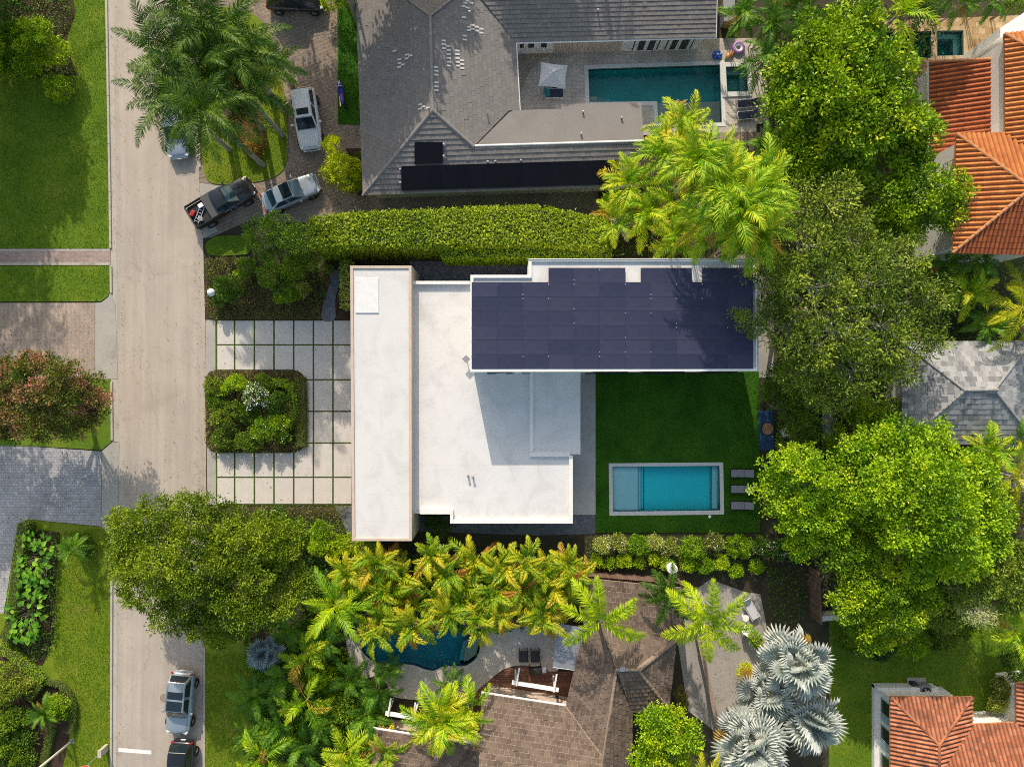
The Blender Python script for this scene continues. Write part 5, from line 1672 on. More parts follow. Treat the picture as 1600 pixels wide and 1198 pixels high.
# ---- red-tiled house in the south-east
RH = thing('red_roof_house', 'single-storey white house with salmon clay-tile hip roof next to the shaded lawn', 'house', g(1480, 1160))
tq, dq, cq = MB(), MB(), MB()
pk2 = g(1467, 1163, 4.1)
qW = Plane(g(1391, 1088, 2.9), g(1391, 1300, 2.9), pk2)
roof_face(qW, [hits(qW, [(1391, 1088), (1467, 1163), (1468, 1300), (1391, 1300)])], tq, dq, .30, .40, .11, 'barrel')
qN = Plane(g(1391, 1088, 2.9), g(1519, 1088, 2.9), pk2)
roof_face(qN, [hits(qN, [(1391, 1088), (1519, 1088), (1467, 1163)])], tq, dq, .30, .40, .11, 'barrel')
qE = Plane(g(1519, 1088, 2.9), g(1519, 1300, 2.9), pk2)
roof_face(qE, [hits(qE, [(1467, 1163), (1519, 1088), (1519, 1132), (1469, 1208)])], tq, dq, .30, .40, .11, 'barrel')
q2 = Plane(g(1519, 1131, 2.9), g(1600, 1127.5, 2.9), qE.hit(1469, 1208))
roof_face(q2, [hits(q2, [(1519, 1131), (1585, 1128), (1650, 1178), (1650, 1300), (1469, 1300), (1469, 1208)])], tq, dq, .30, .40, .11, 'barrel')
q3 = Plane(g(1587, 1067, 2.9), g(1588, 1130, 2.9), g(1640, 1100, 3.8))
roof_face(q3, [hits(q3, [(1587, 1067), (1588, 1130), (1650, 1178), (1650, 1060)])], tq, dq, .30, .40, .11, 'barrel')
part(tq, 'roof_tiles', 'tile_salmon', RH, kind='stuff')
part(dq, 'roof_deck', 'cap_clay', RH)
for a, b in ((qW.hit(1391, 1088), pk2), (qN.hit(1519, 1088), pk2), (pk2, qW.hit(1468, 1300))): caps(cq, a, b, .11, .4, .08)
part(cq, 'ridge_cap', 'tile_salmon', RH, kind='stuff')
wl = inset(p2([(1391, 1088), (1519, 1088), (1519, 1131), (1587, 1128), (1587, 1067), (1650, 1060), (1650, 1300), (1391, 1300)], 2.9), .5)
part(MB().prism(wl, 0, 2.75), 'wall', 'white_wall', RH)
wxx = wl[0][0]
pb = MB(); pb.prism([(wxx - .35, wl[0][1] + .25), (wxx - .004, wl[0][1] + .25), (wxx - .004, wl[0][1] - 14), (wxx - .35, wl[0][1] - 14)], 0, .45)
part(pb, 'plinth', 'white_wall', RH)
for yy in (1108, 1150, 1194):
    q = g(1380, yy, 1.6)
    window(RH, (wxx, q.y + .55), (wxx, q.y - .55), .8, 2.3, (-1, 0), mull=0, frame='shade_metal')
    MB_ = MB().box((0, 0, 0), (.05, .5, 1.5)); o = MB_.build('shutter', mt['shade_metal'], RH); o.location = Vector((wxx - .03, q.y - .85, 1.55)) - RH.location
nb = MB(); q0 = g(1376, 1078, 1); 
nb.prism([(wxx - .35, wl[0][1] + .254), (wxx + 4.2, wl[0][1] + .254), (wxx + 4.2, wl[0][1] + .004), (wxx - .35, wl[0][1] + .004)], 0, .9)
part(nb, 'low_wall', 'white_wall', RH)

# ------------------------------------------------------------------ vehicles
def loft(stations, n=14, pw=3.2):
    """stations: (x, half width, z0, z1) -> closed rounded-box body"""
    vs, fs = [], []
    for x, w, z0, z1 in stations:
        for k in range(n):
            t = 2 * math.pi * (k + .5) / n
            c, s_ = math.cos(t), math.sin(t)
            y = math.copysign(abs(c) ** (2 / pw), c) * w
            z = (z0 + z1) / 2 + math.copysign(abs(s_) ** (2 / pw), s_) * (z1 - z0) / 2
            vs.append((x, y, z))
    m = len(stations)
    for i in range(m - 1):
        for k in range(n):
            fs.append((i * n + k, i * n + (k + 1) % n, (i + 1) * n + (k + 1) % n, (i + 1) * n + k))
    fs.append(tuple(reversed(range(n)))); fs.append(tuple(range((m - 1) * n, m * n)))
    return MB().add(vs, [tuple(reversed(f)) for f in fs])

def subsurf(o, l=1):
    m = o.modifiers.new('sub', 'SUBSURF'); m.levels = l; m.render_levels = l
    return o

def quad_panel(pts, th=.012):
    """a pane from four points, thickened along its normal"""
    a, b, c, d = [Vector(p) for p in pts]
    n = (b - a).cross(d - a).normalized() * th
    return [a + n, b + n, c + n, d + n, a - n, b - n, c - n, d - n], [(0, 1, 2, 3), (7, 6, 5, 4), (0, 4, 5, 1), (1, 5, 6, 2), (2, 6, 7, 3), (3, 7, 4, 0)]

def shrink(pts, k):
    c = sum((Vector(p) for p in pts), Vector()) / len(pts)
    return [c + (Vector(p) - c) * k for p in pts]

def car(label, cat, px, py, heading, paint, style='suv', Ln=4.7, W=1.88, name='parked_car', group=None, glass='glass_car', sunroof='one', roofmat=None, rails=False):
    loc = g(px, py, .035)
    th = thing(name, label, cat, loc, heading, group)
    h = Ln / 2
    hood = .98 if style == 'suv' else .86
    belt = 1.08 if style == 'suv' else .94
    top = 1.66 if style == 'suv' else 1.42
    if style == 'pickup': hood, belt, top = 1.12, 1.18, 1.85
    w = W / 2
    if style == 'pickup':
        st = [(-h, w * .93, .45, 1.05), (-h + .05, w * .98, .40, 1.12), (-h + .4, w, .36, 1.14), (h - 1.8, w, .32, 1.16), (h - 1.2, w, .32, hood + .02), (h - .5, w * .98, .34, hood), (h - .14, w * .92, .38, hood - .08), (h, w * .8, .45, hood - .3)]
    else:
        tail = .98 if style == 'suv' else .90
        st = [(-h, w * .78, .42, tail - .16), (-h + .08, w * .9, .34, tail - .04), (-h + .35, w * .97, .28, tail + .02), (-h * .4, w, .24, belt), (h * .28, w, .24, belt - .02), (h * .42, w * .99, .25, hood), (h - .5, w * .96, .28, hood - .06), (h - .16, w * .86, .32, hood - .16), (h, w * .66, .40, hood - .32)]
    body = loft(st).build('body', mt[paint], th, smooth=True)
    subsurf(body, 1)
    # greenhouse: belt outline and roof outline
    if style == 'suv': bx0, bx1, rx0, rx1 = -h + .16, h * .40, -h + .48, h * .10
    elif style == 'sedan': bx0, bx1, rx0, rx1 = -h + .55, h * .44, -h + 1.15, h * .10
    else: bx0, bx1, rx0, rx1 = -.55, h - 1.35, -.35, h - 2.05
    wb, wr = w * .90, w * .70
    zb = belt - .05
    B = [Vector((bx0, -wb * .92, zb)), Vector((bx1, -wb * .88, zb - .04)), Vector((bx1, wb * .88, zb - .04)), Vector((bx0, wb * .92, zb))]
    T_ = [Vector((rx0, -wr * .97, top - .06)), Vector((rx1, -wr, top - .03)), Vector((rx1, wr, top - .03)), Vector((rx0, wr * .97, top - .06))]
    cab = MB()
    ctr = Vector(((rx0 + rx1) / 2, 0, top))
    cab.add(B + T_, [(0, 1, 5, 4), (1, 2, 6, 5), (2, 3, 7, 6), (3, 0, 4, 7), (4, 5, 6, 7)])
    co = cab.build('cabin', mt[paint], th, bevel=.07)
    # crowned roof skin
    rs = MB(); n_ = 6; vs = []
    for i in range(n_ + 1):
        for j in range(n_ + 1):
            u, v_ = i / n_, j / n_
            p = T_[0].lerp(T_[1], u).lerp(T_[3].lerp(T_[2], u), v_)
            p = ctr.lerp(p, .985); p.z = T_[0].z + (T_[1].z - T_[0].z) * u + .012 + .05 * (1 - (2 * u - 1) ** 2) * .6 + .05 * (1 - (2 * v_ - 1) ** 2)
            vs.append(p)
    rs.add(vs, [(i * (n_ + 1) + j, (i + 1) * (n_ + 1) + j, (i + 1) * (n_ + 1) + j + 1, i * (n_ + 1) + j + 1) for i in range(n_) for j in range(n_)])
    rs.build('roof', mt[roofmat or paint], th, smooth=True)
    def pane(nm, pts, k, out=.012, mat=glass):
        P = [Vector(p) for p in shrink(pts, k)]
        nr = (P[1] - P[0]).cross(P[3] - P[0]).normalized()
        c = sum(P, Vector()) / 4
        if nr.dot(c - Vector((c.x * .3, 0, .9))) < 0: nr = -nr
        v_, f_ = quad_panel([p + nr * out for p in P])
        return MB().add(v_, f_).build(nm, mt[mat], th)
    pane('windshield', [B[1], B[2], T_[2], T_[1]], .90)
    pane('rear_window', [B[3], B[0], T_[0], T_[3]], .84)
    for s0, s1, t0, t1 in ((0, 1, 0, 1), (3, 2, 3, 2)):
        for a, b in ((.06, .5), (.53, .94)):
            pane('side_window', [B[s0].lerp(B[s1], a), B[s0].lerp(B[s1], b), T_[t0].lerp(T_[t1], b), T_[t0].lerp(T_[t1], a)], .86)
    zr = top + .055
    def skylight(x0, x1, ww, nm='sunroof'):
        sk = MB().box(((x0 + x1) / 2, 0, zr), (x1 - x0, ww * 2, .02)).build(nm, mt['glass_car'], th, bevel=.008)
    Lr = rx1 - rx0
    if sunroof == 'one': skylight(rx1 - .62, rx1 - .16, wr * .66)
    elif sunroof == 'pano': skylight(rx0 + Lr * .62, rx0 + Lr * .96, wr * .8); skylight(rx0 + Lr * .30, rx0 + Lr * .55, wr * .8)
    elif sunroof == 'glass': skylight(rx0 + Lr * .42, rx0 + Lr * .99, wr * .86)
    if rails:
        for s_ in (-1, 1):
            MB().tube([(rx0 + .1, s_ * wr * .93, top + .02), (rx0 + .3, s_ * wr * .93, top + .08), (rx1 - .3, s_ * wr * .93, top + .09), (rx1 - .1, s_ * wr * .93, top + .03)], .022, 6).build('roof_rail', mt['alu'], th)
    # wheels
    wr_ = .36 if style != 'pickup' else .41
    for sx in (h * .62, -h * .60):
        for sy in (-1, 1):
            ty = MB(); N = 18; pr_ = [(wr_ * .62, -.11), (wr_ * .95, -.11), (wr_, -.06), (wr_, .06), (wr_ * .95, .11), (wr_ * .62, .11)]
            vs, fs = [], []
            for r_, y_ in pr_:
                for k in range(N):
                    t = 2 * math.pi * k / N
                    vs.append((r_ * math.cos(t), y_, r_ * math.sin(t)))
            for i in range(len(pr_) - 1):
                for k in range(N): fs.append((i * N + k, i * N + (k + 1) % N, (i + 1) * N + (k + 1) % N, (i + 1) * N + k))
            wo = MB().add(vs, fs).build('wheel', mt['rubber'], th, smooth=True)
            wo.location = (sx, sy * (w - .09), wr_)
            rm = MB()
            for k in range(5):
                t = 2 * math.pi * k / 5
                rm.box((math.cos(t) * wr_ * .33, sy * .06, math.sin(t) * wr_ * .33), (wr_ * .6 * abs(math.cos(t)) + .06, .04, wr_ * .6 * abs(math.sin(t)) + .06))
            rm.box((0, sy * .05, 0), (.14, .05, .14))
            rm.build('rim', mt['alu'], wo)
    for sy in (-1, 1):
        MB().box((h - .22, sy * w * .66, hood - .24), (.24, .28, .10), sy * -.45).build('headlight', mt['lamp_clear'], th, bevel=.03)
        tz = .85 if style != 'pickup' else .95
        MB().box((-h + .10, sy * w * .74, tz), (.10, .22, .14), sy * .35).build('tail_light', mt['lamp_red'], th, bevel=.03)
        mx = bx1 - .42
        MB().box((mx, sy * (w + .10), zb + .06), (.14, .2, .13)).box((mx, sy * (w - .01), zb + .02), (.07, .14, .05)).build('mirror', mt[paint if paint != 'car_grey' else 'car_black'], th, bevel=.03)
        for xh in (-.1 * h, .22 * h):
            MB().box((xh - .25, sy * (w - .012), belt - .2), (.17, .035, .035)).build('door_handle', mt['chrome'], th)
    sm = MB()
    for s_ in (-1, 1):
        sm.tube([(bx1 + .05, s_ * w * .80, zb - .01), (h - .45, s_ * w * .78, hood - .045), (h - .2, s_ * w * .62, hood - .13)], .009, 4)
        for xx in (bx0 + (bx1 - bx0) * .52, bx0 + (bx1 - bx0) * .10):
            sm.tube([(xx, s_ * (w + .004), .45), (xx, s_ * (w + .002), belt - .12), (xx, s_ * w * .93, belt - .03)], .008, 4)
    sm.tube([(h - .2, -w * .62, hood - .13), (h - .15, 0, hood - .12), (h - .2, w * .62, hood - .13)], .009, 4)
    sm.build('panel_seam', mt['rubber'], th)
    for sx_, zz in ((h + .045, .5), (-h - .03, .62)):
        MB().box((sx_, 0, zz), (.02, .34, .16)).build('number_plate', mt['bright_white'], th)
    MB().box((h - .05, 0, hood - .44), (.1, w * .9, .16)).build('grille', mt['frame_dark'], th, bevel=.02)
    MB().box((h - .02, 0, .46), (.14, w * 1.35, .14)).build('front_bumper', mt[paint], th, bevel=.05)
    MB().box((-h + .02, 0, .5), (.12, w * 1.4, .16)).build('rear_bumper', mt[paint], th, bevel=.05)
    wp = MB()
    for s_ in (-.3, .25): wp.tube([(bx1 + .02, s_, zb + .0), (bx1 - .22, s_ + .36, zb + .17)], .011, 4)
    wp.build('wiper', mt['rubber'], th)
    return th
def hd(dx, dy): return math.atan2(-dy, dx)
car('white SUV with a dark sunroof on the brick drive facing the yellow shrub', 'car', 483.5, 191, hd(13, 88), 'car_white', 'suv', 4.7, 1.92, 'suv', rails=True)
car('pale blue-silver sedan with a glass roof parked aslant between hedge and lawn island', 'car', 458, 305, hd(87, -37), 'car_silver2', 'sedan', 4.4, 1.82, glass='glass_teal', sunroof='glass')
car('black SUV at the very top of the brick drive, half out of frame', 'car', 466, 6, hd(88, 2), 'car_black', 'suv', 4.4, 1.9, 'suv', sunroof='one')
car('pale blue car at the kerb half hidden under the royal palms', 'car', 281, 204, hd(9, 90), 'car_blue', 'sedan', 4.6, 1.85, sunroof='none')
car('silver SUV with a panoramic glass roof parked on the street beside the grass', 'car', 288.5, 1091, hd(-9, 92), 'car_silver2', 'suv', 4.75, 1.95, 'suv', sunroof='pano', rails=True)
car('black car parked behind the silver SUV at the bottom edge of the street', 'car', 290, 1197, hd(-5, 92), 'car_black', 'suv', 4.7, 1.92, 'suv', sunroof='glass')
PK = car('black pickup truck with half-open cargo bed at the mouth of the brick drive', 'pickup truck', 354, 320.5, hd(95, -57), 'car_black', 'pickup', 5.2, 1.9, 'pickup_truck', sunroof='none', glass='glass_teal')
# the bed: floor, sides, charcoal tonneau half way, loose load
hb = 5.2 / 2
bd = MB(); bd.box((-hb + .95, 0, 1.15), (1.5, 1.62, .03)); bd.build('bed_floor', mt['rubber'], PK)
sd_ = MB()
for s_ in (-1, 1): sd_.box((-hb + 1.3, s_ * .9, 1.25), (2.4, .1, .22))
sd_.build('bed_side', mt['car_black'], PK, bevel=.03)
MB().box((-hb + .09, 0, 1.25), (.1, 1.7, .22)).build('tailgate', mt['car_grey'], PK, bevel=.03)
MB().box((-hb + 2.05, 0, 1.37), (1.15, 1.84, .05)).build('tonneau_cover', mt['car_grey'], PK, bevel=.02)
def at_local(th, x, y, z): 
    return th.matrix_basis @ Vector((x, y, z))
ldl = at_local(PK, -hb + .8, -.1, 1.2)
ld = thing('step_ladder', 'aluminium ladder lying slanted in the open pickup bed', 'ladder', ldl, PK.rotation_euler.z + math.radians(38))
for s_ in (-1, 1): MB().box((0, s_ * .17, .03), (1.35, .04, .07)).build('rail', mt['alu'], ld)
for k in range(6): MB().box((-.55 + k * .22, 0, .04), (.04, .30, .03)).build('rung', mt['alu'], ld)
q = at_local(PK, -hb + .42, .2, 1.17)
bx_ = thing('tool_box', 'small red tool box at the tail end of the pickup bed', 'tool box', q, PK.rotation_euler.z + .5)
MB().box((0, 0, .12), (.42, .26, .24)).build('case', mt['red_paint'], bx_, bevel=.02)
MB().tube([(-.1, 0, .24), (-.08, 0, .3), (.08, 0, .3), (.1, 0, .24)], .012, 5).build('handle', mt['frame_dark'], bx_)
q = at_local(PK, -hb + .75, -.5, 1.17)
bk_ = thing('paint_bucket', 'white bucket in the corner of the pickup bed', 'bucket', q)
MB().lathe((0, 0, 0), [(.13, 0), (.16, .34), (.17, .34), (.17, .36), (.15, .36), (.14, .1)], 14).build('pail', mt['bright_white'], bk_)
MB().tube([(-.16, 0, .34), (-.1, 0, .46), (.1, 0, .46), (.16, 0, .34)], .008, 4).build('handle', mt['alu'], bk_)
q = at_local(PK, -hb + 1.25, .35, 1.17)
cb_ = thing('cool_box', 'small blue cool box under the edge of the truck cover', 'cool box', q, PK.rotation_euler.z)
MB().box((0, 0, .11), (.36, .3, .22)).build('tub', mt['blue_vinyl'], cb_, bevel=.02)
MB().box((0, 0, .245), (.38, .32, .05)).build('lid', mt['bright_white'], cb_, bevel=.02)
# motorcycle at the edge of the grass strip
MO = thing('motorcycle', 'blue and purple motorcycle with a white windscreen parked on the grass strip', 'motorcycle', g(537, 152, .1), hd(-8, -44))
for x_, nm in ((.72, 'wheel'), (-.70, 'wheel')):
    vs, fs = [], []; N, K = 20, 8
    for i in range(N):
        for k in range(K):
            a_, b_ = 2 * math.pi * i / N, 2 * math.pi * k / K
            r_ = .27 + .055 * math.cos(b_)
            vs.append((r_ * math.cos(a_), .06 * math.sin(b_), r_ * math.sin(a_)))
    for i in range(N):
        for k in range(K): fs.append((i * K + k, i * K + (k + 1) % K, ((i + 1) % N) * K + (k + 1) % K, ((i + 1) % N) * K + k))
    wo = MB().add(vs, fs).build(nm, mt['rubber'], MO, smooth=True); wo.location = (x_, 0, .32)
    MB().box((0, 0, 0), (.48, .03, .05)).box((0, 0, 0), (.05, .03, .48)).build('rim', mt['alu'], wo)
subsurf(loft([(-.95, .06, .78, .92), (-.7, .13, .66, .92), (-.3, .16, .55, .86), (.0, .24, .42, .98), (.3, .26, .36, 1.02), (.55, .22, .42, .98), (.8, .12, .62, .9), (.92, .05, .7, .8)], 10, 2.6).build('fairing', mt['moto_blue'], MO, smooth=True))
MB().box((-.42, 0, .93), (.55, .24, .07)).build('seat', mt['moto_purple'], MO, bevel=.03)
v_, f_ = quad_panel([(.42, -.24, 1.0), (.42, .24, 1.0), (.28, .17, 1.28), (.28, -.17, 1.28)])
MB().add(v_, f_).build('windscreen', mt['bright_white'], MO)
MB().tube([(.3, -.4, 1.02), (.38, -.2, 1.04), (.38, .2, 1.04), (.3, .4, 1.02)], .02, 6).build('handlebar', mt['frame_dark'], MO)
MB().tube([(.15, .2, .35), (-.5, .24, .4), (-.9, .25, .55)], [.04, .05, .06], 8).build('exhaust', mt['chrome'], MO)
for s_ in (-1, 1): MB().tube([(.72, s_ * .09, .32), (.45, s_ * .1, .95)], .03, 6).build('fork', mt['alu'], MO)
MB().box((.78, 0, .67), (.4, .13, .04)).build('front_fender', mt['orange_vinyl'], MO, bevel=.02)
# ------------------------------------------------------------------ outdoor furniture and small things
def lounger(label, px, py, rz, fabric, frame, group, Ln=1.7, W=.58, back=24):
    th = thing('sun_lounger', label, 'sun lounger', g(px, py, .08), rz, group)
    f = MB()
    for s_ in (-1, 1): f.box((0, s_ * (W / 2 + .015), .27), (Ln, .045, .06))
    f.box((-Ln / 2, 0, .27), (.045, W + .06, .06))
    f.build('frame', mt[frame], th, bevel=.008)
    MB().box((-Ln * .19, 0, .31), (Ln * .60, W - .02, .05)).build('seat', mt[fabric], th, bevel=.02)
    b = MB().box((Ln * .19, 0, 0), (Ln * .38, W - .02, .05)).build('backrest', mt[fabric], th, bevel=.02)
    b.location = (Ln * .125, 0, .31); b.rotation_euler = (0, -math.radians(back), 0)
    for sx in (-.42, .42):
        for s_ in (-1, 1): MB().box((sx * Ln, s_ * W / 2, .12), (.05, .05, .24)).build('leg', mt[frame], th)
    return th
G_ = 'grey sun loungers at the end of the bright blue pool'
lounger('grey sun lounger at the end of the blue pool, farthest from the flower bed', 1157.5, 738.5, 0, 'fabric_grey', 'frame_dark', G_)
lounger('grey sun lounger at the end of the blue pool, middle of its row of three', 1157.5, 763, 0, 'fabric_grey', 'frame_dark', G_)
lounger('grey sun lounger at the end of the blue pool, nearest the flower bed', 1157.5, 788.5, 0, 'fabric_grey', 'frame_dark', G_)
G_ = 'navy sun loungers beside the green pool'
lounger('navy sun lounger with white frame on the pale terrace, closer to the spa', 1167, 164, .08, 'fabric_navy', 'bright_white', G_, 1.65, .56)
lounger('navy sun lounger with white frame on the pale terrace, closer to the timber deck', 1168, 182, .1, 'fabric_navy', 'bright_white', G_, 1.65, .56)
# square parasol and chair
UM = thing('patio_umbrella', 'square pale grey parasol open on the travertine terrace', 'umbrella', g(868, 136, .1))
top = Vector((g(866, 118, 2.6) - UM.location)); 
MB().tube([(0, 0, 0), (0, 0, 2.62)], .03, 8).build('pole', mt['alu'], UM)
MB().lathe((0, 0, 0), [(.28, 0), (.28, .06), (.05, .09)], 16).build('base', mt['frame_dark'], UM)
cpx = [(845, 97), (887, 102.5), (883, 140), (841, 135)]
cs_ = [g(x, y, 2.15) - UM.location for x, y in cpx]
cen = sum(cs_, Vector()) / 4; ap = Vector((cen.x, cen.y, 2.75))
cv = [(ap.x - .0, ap.y, ap.z)]
for i in range(4):
    a, b = cs_[i], cs_[(i + 1) % 4]
    M_ = MB(); vs = []; fs = []; K = 8
    for r_ in range(5):
        for k in range(K + 1):
            e = a.lerp(b, k / K)
            p = ap.lerp(e, r_ / 4)
            sag = math.sin(math.pi * k / K)
            p = p.lerp(ap, .07 * sag * (r_ / 4) ** 2); p.z -= .05 * sag * math.sin(math.pi * r_ / 4)
            vs.append(p)
    for r_ in range(4):
        for k in range(K): fs.append((r_ * (K + 1) + k, (r_ + 1) * (K + 1) + k, (r_ + 1) * (K + 1) + k + 1, r_ * (K + 1) + k + 1))
    M_.add(vs, fs).build('canopy_panel', mt['fabric_pale'], UM, smooth=True)
rb_ = MB()
for c in cs_: rb_.tube([ap - Vector((0, 0, .04)), c - Vector((0, 0, .02))], .014, 5)
rb_.build('rib', mt['alu'], UM)
MB().lathe((ap.x, ap.y, ap.z - .02), [(.06, 0), (.05, .06), (.01, .1)], 8).build('finial', mt['bright_white'], UM)
CH = thing('lounge_chair', 'dark navy lounge chair with a teal towel under the square parasol', 'chair', g(866, 148, .1), 0)
MB().box((0, 0, .28), (1.28, .62, .10)).build('seat', mt['fabric_navy'], CH, bevel=.02)
MB().box((-.5, 0, .36), (.3, .6, .05)).build('towel', mt['fabric_teal'], CH, bevel=.015)
b = MB().box((0, 0, .25), (.07, .62, .5)).build('backrest', mt['fabric_teal'], CH, bevel=.02); b.location = (-.62, 0, .3); b.rotation_euler = (0, -.35, 0)
MB().box((0, -.35, .2), (1.3, .05, .08)).box((0, .35, .2), (1.3, .05, .08)).build('frame', mt['bright_white'], CH)
for sx in (-.55, .55):
    for s_ in (-1, 1): MB().box((sx, s_ * .32, .1), (.05, .05, .2)).build('leg', mt['bright_white'], CH)
# pool floats
def torus(r0, r1, n=24, k=8, z=None):
    vs, fs = [], []
    for i in range(n):
        for j in range(k):
            a, b = 2 * math.pi * i / n, 2 * math.pi * j / k
            vs.append(((r0 + r1 * math.cos(b)) * math.cos(a), (r0 + r1 * math.cos(b)) * math.sin(a), r1 + r1 * math.sin(b)))
    for i in range(n):
        for j in range(k): fs.append((i * k + j, ((i + 1) % n) * k + j, ((i + 1) % n) * k + (j + 1) % k, i * k + (j + 1) % k))
    return MB().add(vs, fs)
fl_ = thing('pool_float', 'violet inflatable swim ring lying on the shaded terrace by the spa', 'pool float', g(1153, 76, .1))
torus(.36, .13).build('ring', mt['violet'], fl_, smooth=True); torus(.36, .135, 24, 4).build('stripe', mt['bright_white'], fl_).scale = (.72, .72, .85)
fl_ = thing('pool_float', 'bright blue star-shaped inflatable beside the violet swim ring', 'pool float', g(1120, 87, .1))
m = MB()
for k in range(6):
    a = k * math.pi / 3
    m.lathe((math.cos(a) * .24, math.sin(a) * .24, .02), [(.02, 0), (.14, .04), (.15, .1), (.1, .17), (.02, .19)], 10)
m.lathe((0, 0, .04), [(.1, 0), (.22, .06), (.2, .14), (.05, .2)], 12)
m.build('vinyl_body', mt['blue_vinyl'], fl_, smooth=True); MB().lathe((0, 0, .2), [(.09, 0), (.08, .04), (.01, .05)], 10).build('cap', mt['bright_white'], fl_)
fl_ = thing('pool_float', 'small orange and green inflatable between the blue star and the ring', 'pool float', g(1140, 87, .1), .7)
loft([(-.4, .08, .02, .16), (-.25, .2, .02, .24), (.05, .22, .02, .26), (.3, .12, .02, .2), (.42, .04, .04, .14)], 10, 2.2).build('vinyl_body', mt['orange_vinyl'], fl_, smooth=True)
loft([(-.5, .03, .02, .12), (-.42, .12, .02, .16), (-.3, .05, .02, .12)], 8, 2.2).build('tail', mt['green_vinyl'], fl_, smooth=True)
cb2 = thing('garden_cabinet', 'grey outdoor cabinet standing in shade at the end of the grey roof', 'cabinet', g(1133, 28, 0), .05)
MB().box((0, 0, .5), (.8, 1.6, 1.0)).build('case', mt['metal_grey'], cb2, bevel=.02)
MB().box((0, 0, 1.03), (.86, 1.66, .06)).build('top', mt['metal_grey'], cb2, bevel=.02)
for s_ in (-.4, .4): MB().box((-.41, s_, .5), (.025, .74, .86)).build('door', mt['fabric_grey'], cb2)
# globe lamp by the street
GL = thing('garden_lamp', 'white globe lamp on a short post in the bed beside the street', 'lamp', g(343.5, 461, .08))
MB().tube([(0, 0, 0), (0, 0, 1.2)], .045, 8).build('post', mt['pole_white'], GL)
MB().lathe((0, 0, 1.2), [(.06, 0), (.18, .06), (.26, .18), (.285, .3), (.26, .42), (.17, .54), (.04, .58)], 18).build('globe', mt['bright_white'], GL, smooth=True)
# street pole, stop sign, concrete post
ST = thing('street_pole', 'tall off-white street pole leaning out of frame at the lower left verge', 'pole', g(113, 1157, .1))
MB().tube([(0, 0, 0), (0, 0, 3), (0, 0, 7.2)], [.10, .085, .06], 10).build('shaft', mt['pole_white'], ST, smooth=True)
MB().box((0, 0, .02), (.34, .34, .04)).build('base_plate', mt['alu'], ST)
MB().tube([(0, 0, 7.1), (.5, .05, 7.5), (1.4, .1, 7.6)], [.05, .045, .04], 8).build('arm', mt['pole_white'], ST)
MB().box((1.6, .1, 7.6), (.6, .22, .1)).build('lamp_head', mt['alu'], ST, bevel=.03)
SG = thing('stop_sign', 'red octagonal stop sign on a thin post by the stop line', 'sign', g(161, 1173, .1))
MB().tube([(0, 0, 0), (0, 0, 2.75)], .032, 6).build('post', mt['metal_grey'], SG)
oc = [(.375 * math.cos(math.radians(22.5 + 45 * k)) / math.cos(math.radians(22.5)), .375 * math.sin(math.radians(22.5 + 45 * k)) / math.cos(math.radians(22.5))) for k in range(8)]
def up_plate(poly, d, y0):
    return MB().add([(x, y0, z) for x, z in poly] + [(x, y0 + d, z) for x, z in poly], [tuple(range(len(poly))), tuple(reversed(range(len(poly), 2 * len(poly))))] + [((i + 1) % len(poly), i, len(poly) + i, len(poly) + (i + 1) % len(poly)) for i in range(len(poly))])
pl_ = up_plate(oc, .012, .035).build('plate', mt['bright_white'], SG); pl_.location = (0, 0, 2.4)
pl2 = up_plate([(x * .93, y * .93) for x, y in oc], .006, .048).build('face', mt['red_paint'], SG); pl2.location = (0, 0, 2.4)
fc = bpy.data.curves.new('lettering', 'FONT'); fc.body = 'STOP'; fc.size = .26; fc.align_x = 'CENTER'; fc.align_y = 'CENTER'; fc.extrude = .001
tmp_ = bpy.data.objects.new('tmp', fc); link(tmp_); me_ = bpy.data.meshes.new_from_object(tmp_.evaluated_get(bpy.context.evaluated_depsgraph_get())); bpy.data.objects.remove(tmp_); me_.name = 'lettering'; me_.materials.clear(); me_.materials.append(mt['bright_white']); fo = link(bpy.data.objects.new('lettering', me_)); fo.parent = SG; fo.location = (0, .057, 2.4); fo.rotation_euler = (math.pi / 2, 0, math.pi)
CPs = thing('concrete_post', 'short pale concrete post at the kerb beside the stop sign', 'bollard', g(167, 1167, .1))
MB().box((0, 0, .45), (.24, .55, .9), 0, .92).build('shaft', mt['gutter'], CPs, bevel=.03)
MB().box((0, 0, .93), (.28, .6, .06)).build('cap', mt['gutter'], CPs, bevel=.015)
# yard of the white house: round table, skimmer lid
slab('blue_mat', [(1185.5, 641), (1209, 641), (1209, 703), (1185.5, 703)], .075, 'blue_mat')
RT = thing('round_table', 'small round wooden table standing on the blue mat', 'table', g(1194, 669, .08))
MB().lathe((0, 0, .68), [(.02, 0), (.40, .0), (.42, .02), (.42, .045), (.39, .06)], 24).build('tabletop', mt['terracotta'], RT)
MB().lathe((0, 0, 0), [(.26, 0), (.24, .03), (.05, .06), (.045, .68)], 12).build('pedestal', mt['frame_dark'], RT)
SK = tag(MB().lathe((g(1108.5, 806.5).x, g(1108.5, 806.5).y, .06), [(.125, 0), (.125, .02), (.11, .03), (.02, .03)], 16).build('skimmer_lid', mt['bright_white']), 'small round white skimmer lid in the turf beside the pool', 'lid')
BT_ = thing('rowing_boat', 'grey hull of a small boat stored under the trees behind the yard', 'boat', g(1290, 658, .1), math.radians(88))
loft([(-1.5, .42, .15, .7), (-.8, .5, .1, .72), (.2, .5, .08, .74), (1.0, .32, .15, .78), (1.5, .05, .4, .8)], 12, 2.2).build('hull', mt['boat'], BT_, smooth=True)
MB().box((0, 0, .74), (.25, .8, .05)).build('thwart', mt['deck_tan'], BT_)
CW = thing('garden_chair', 'white garden chair among leaves beside the round table', 'chair', g(1222, 674, .08), .4)
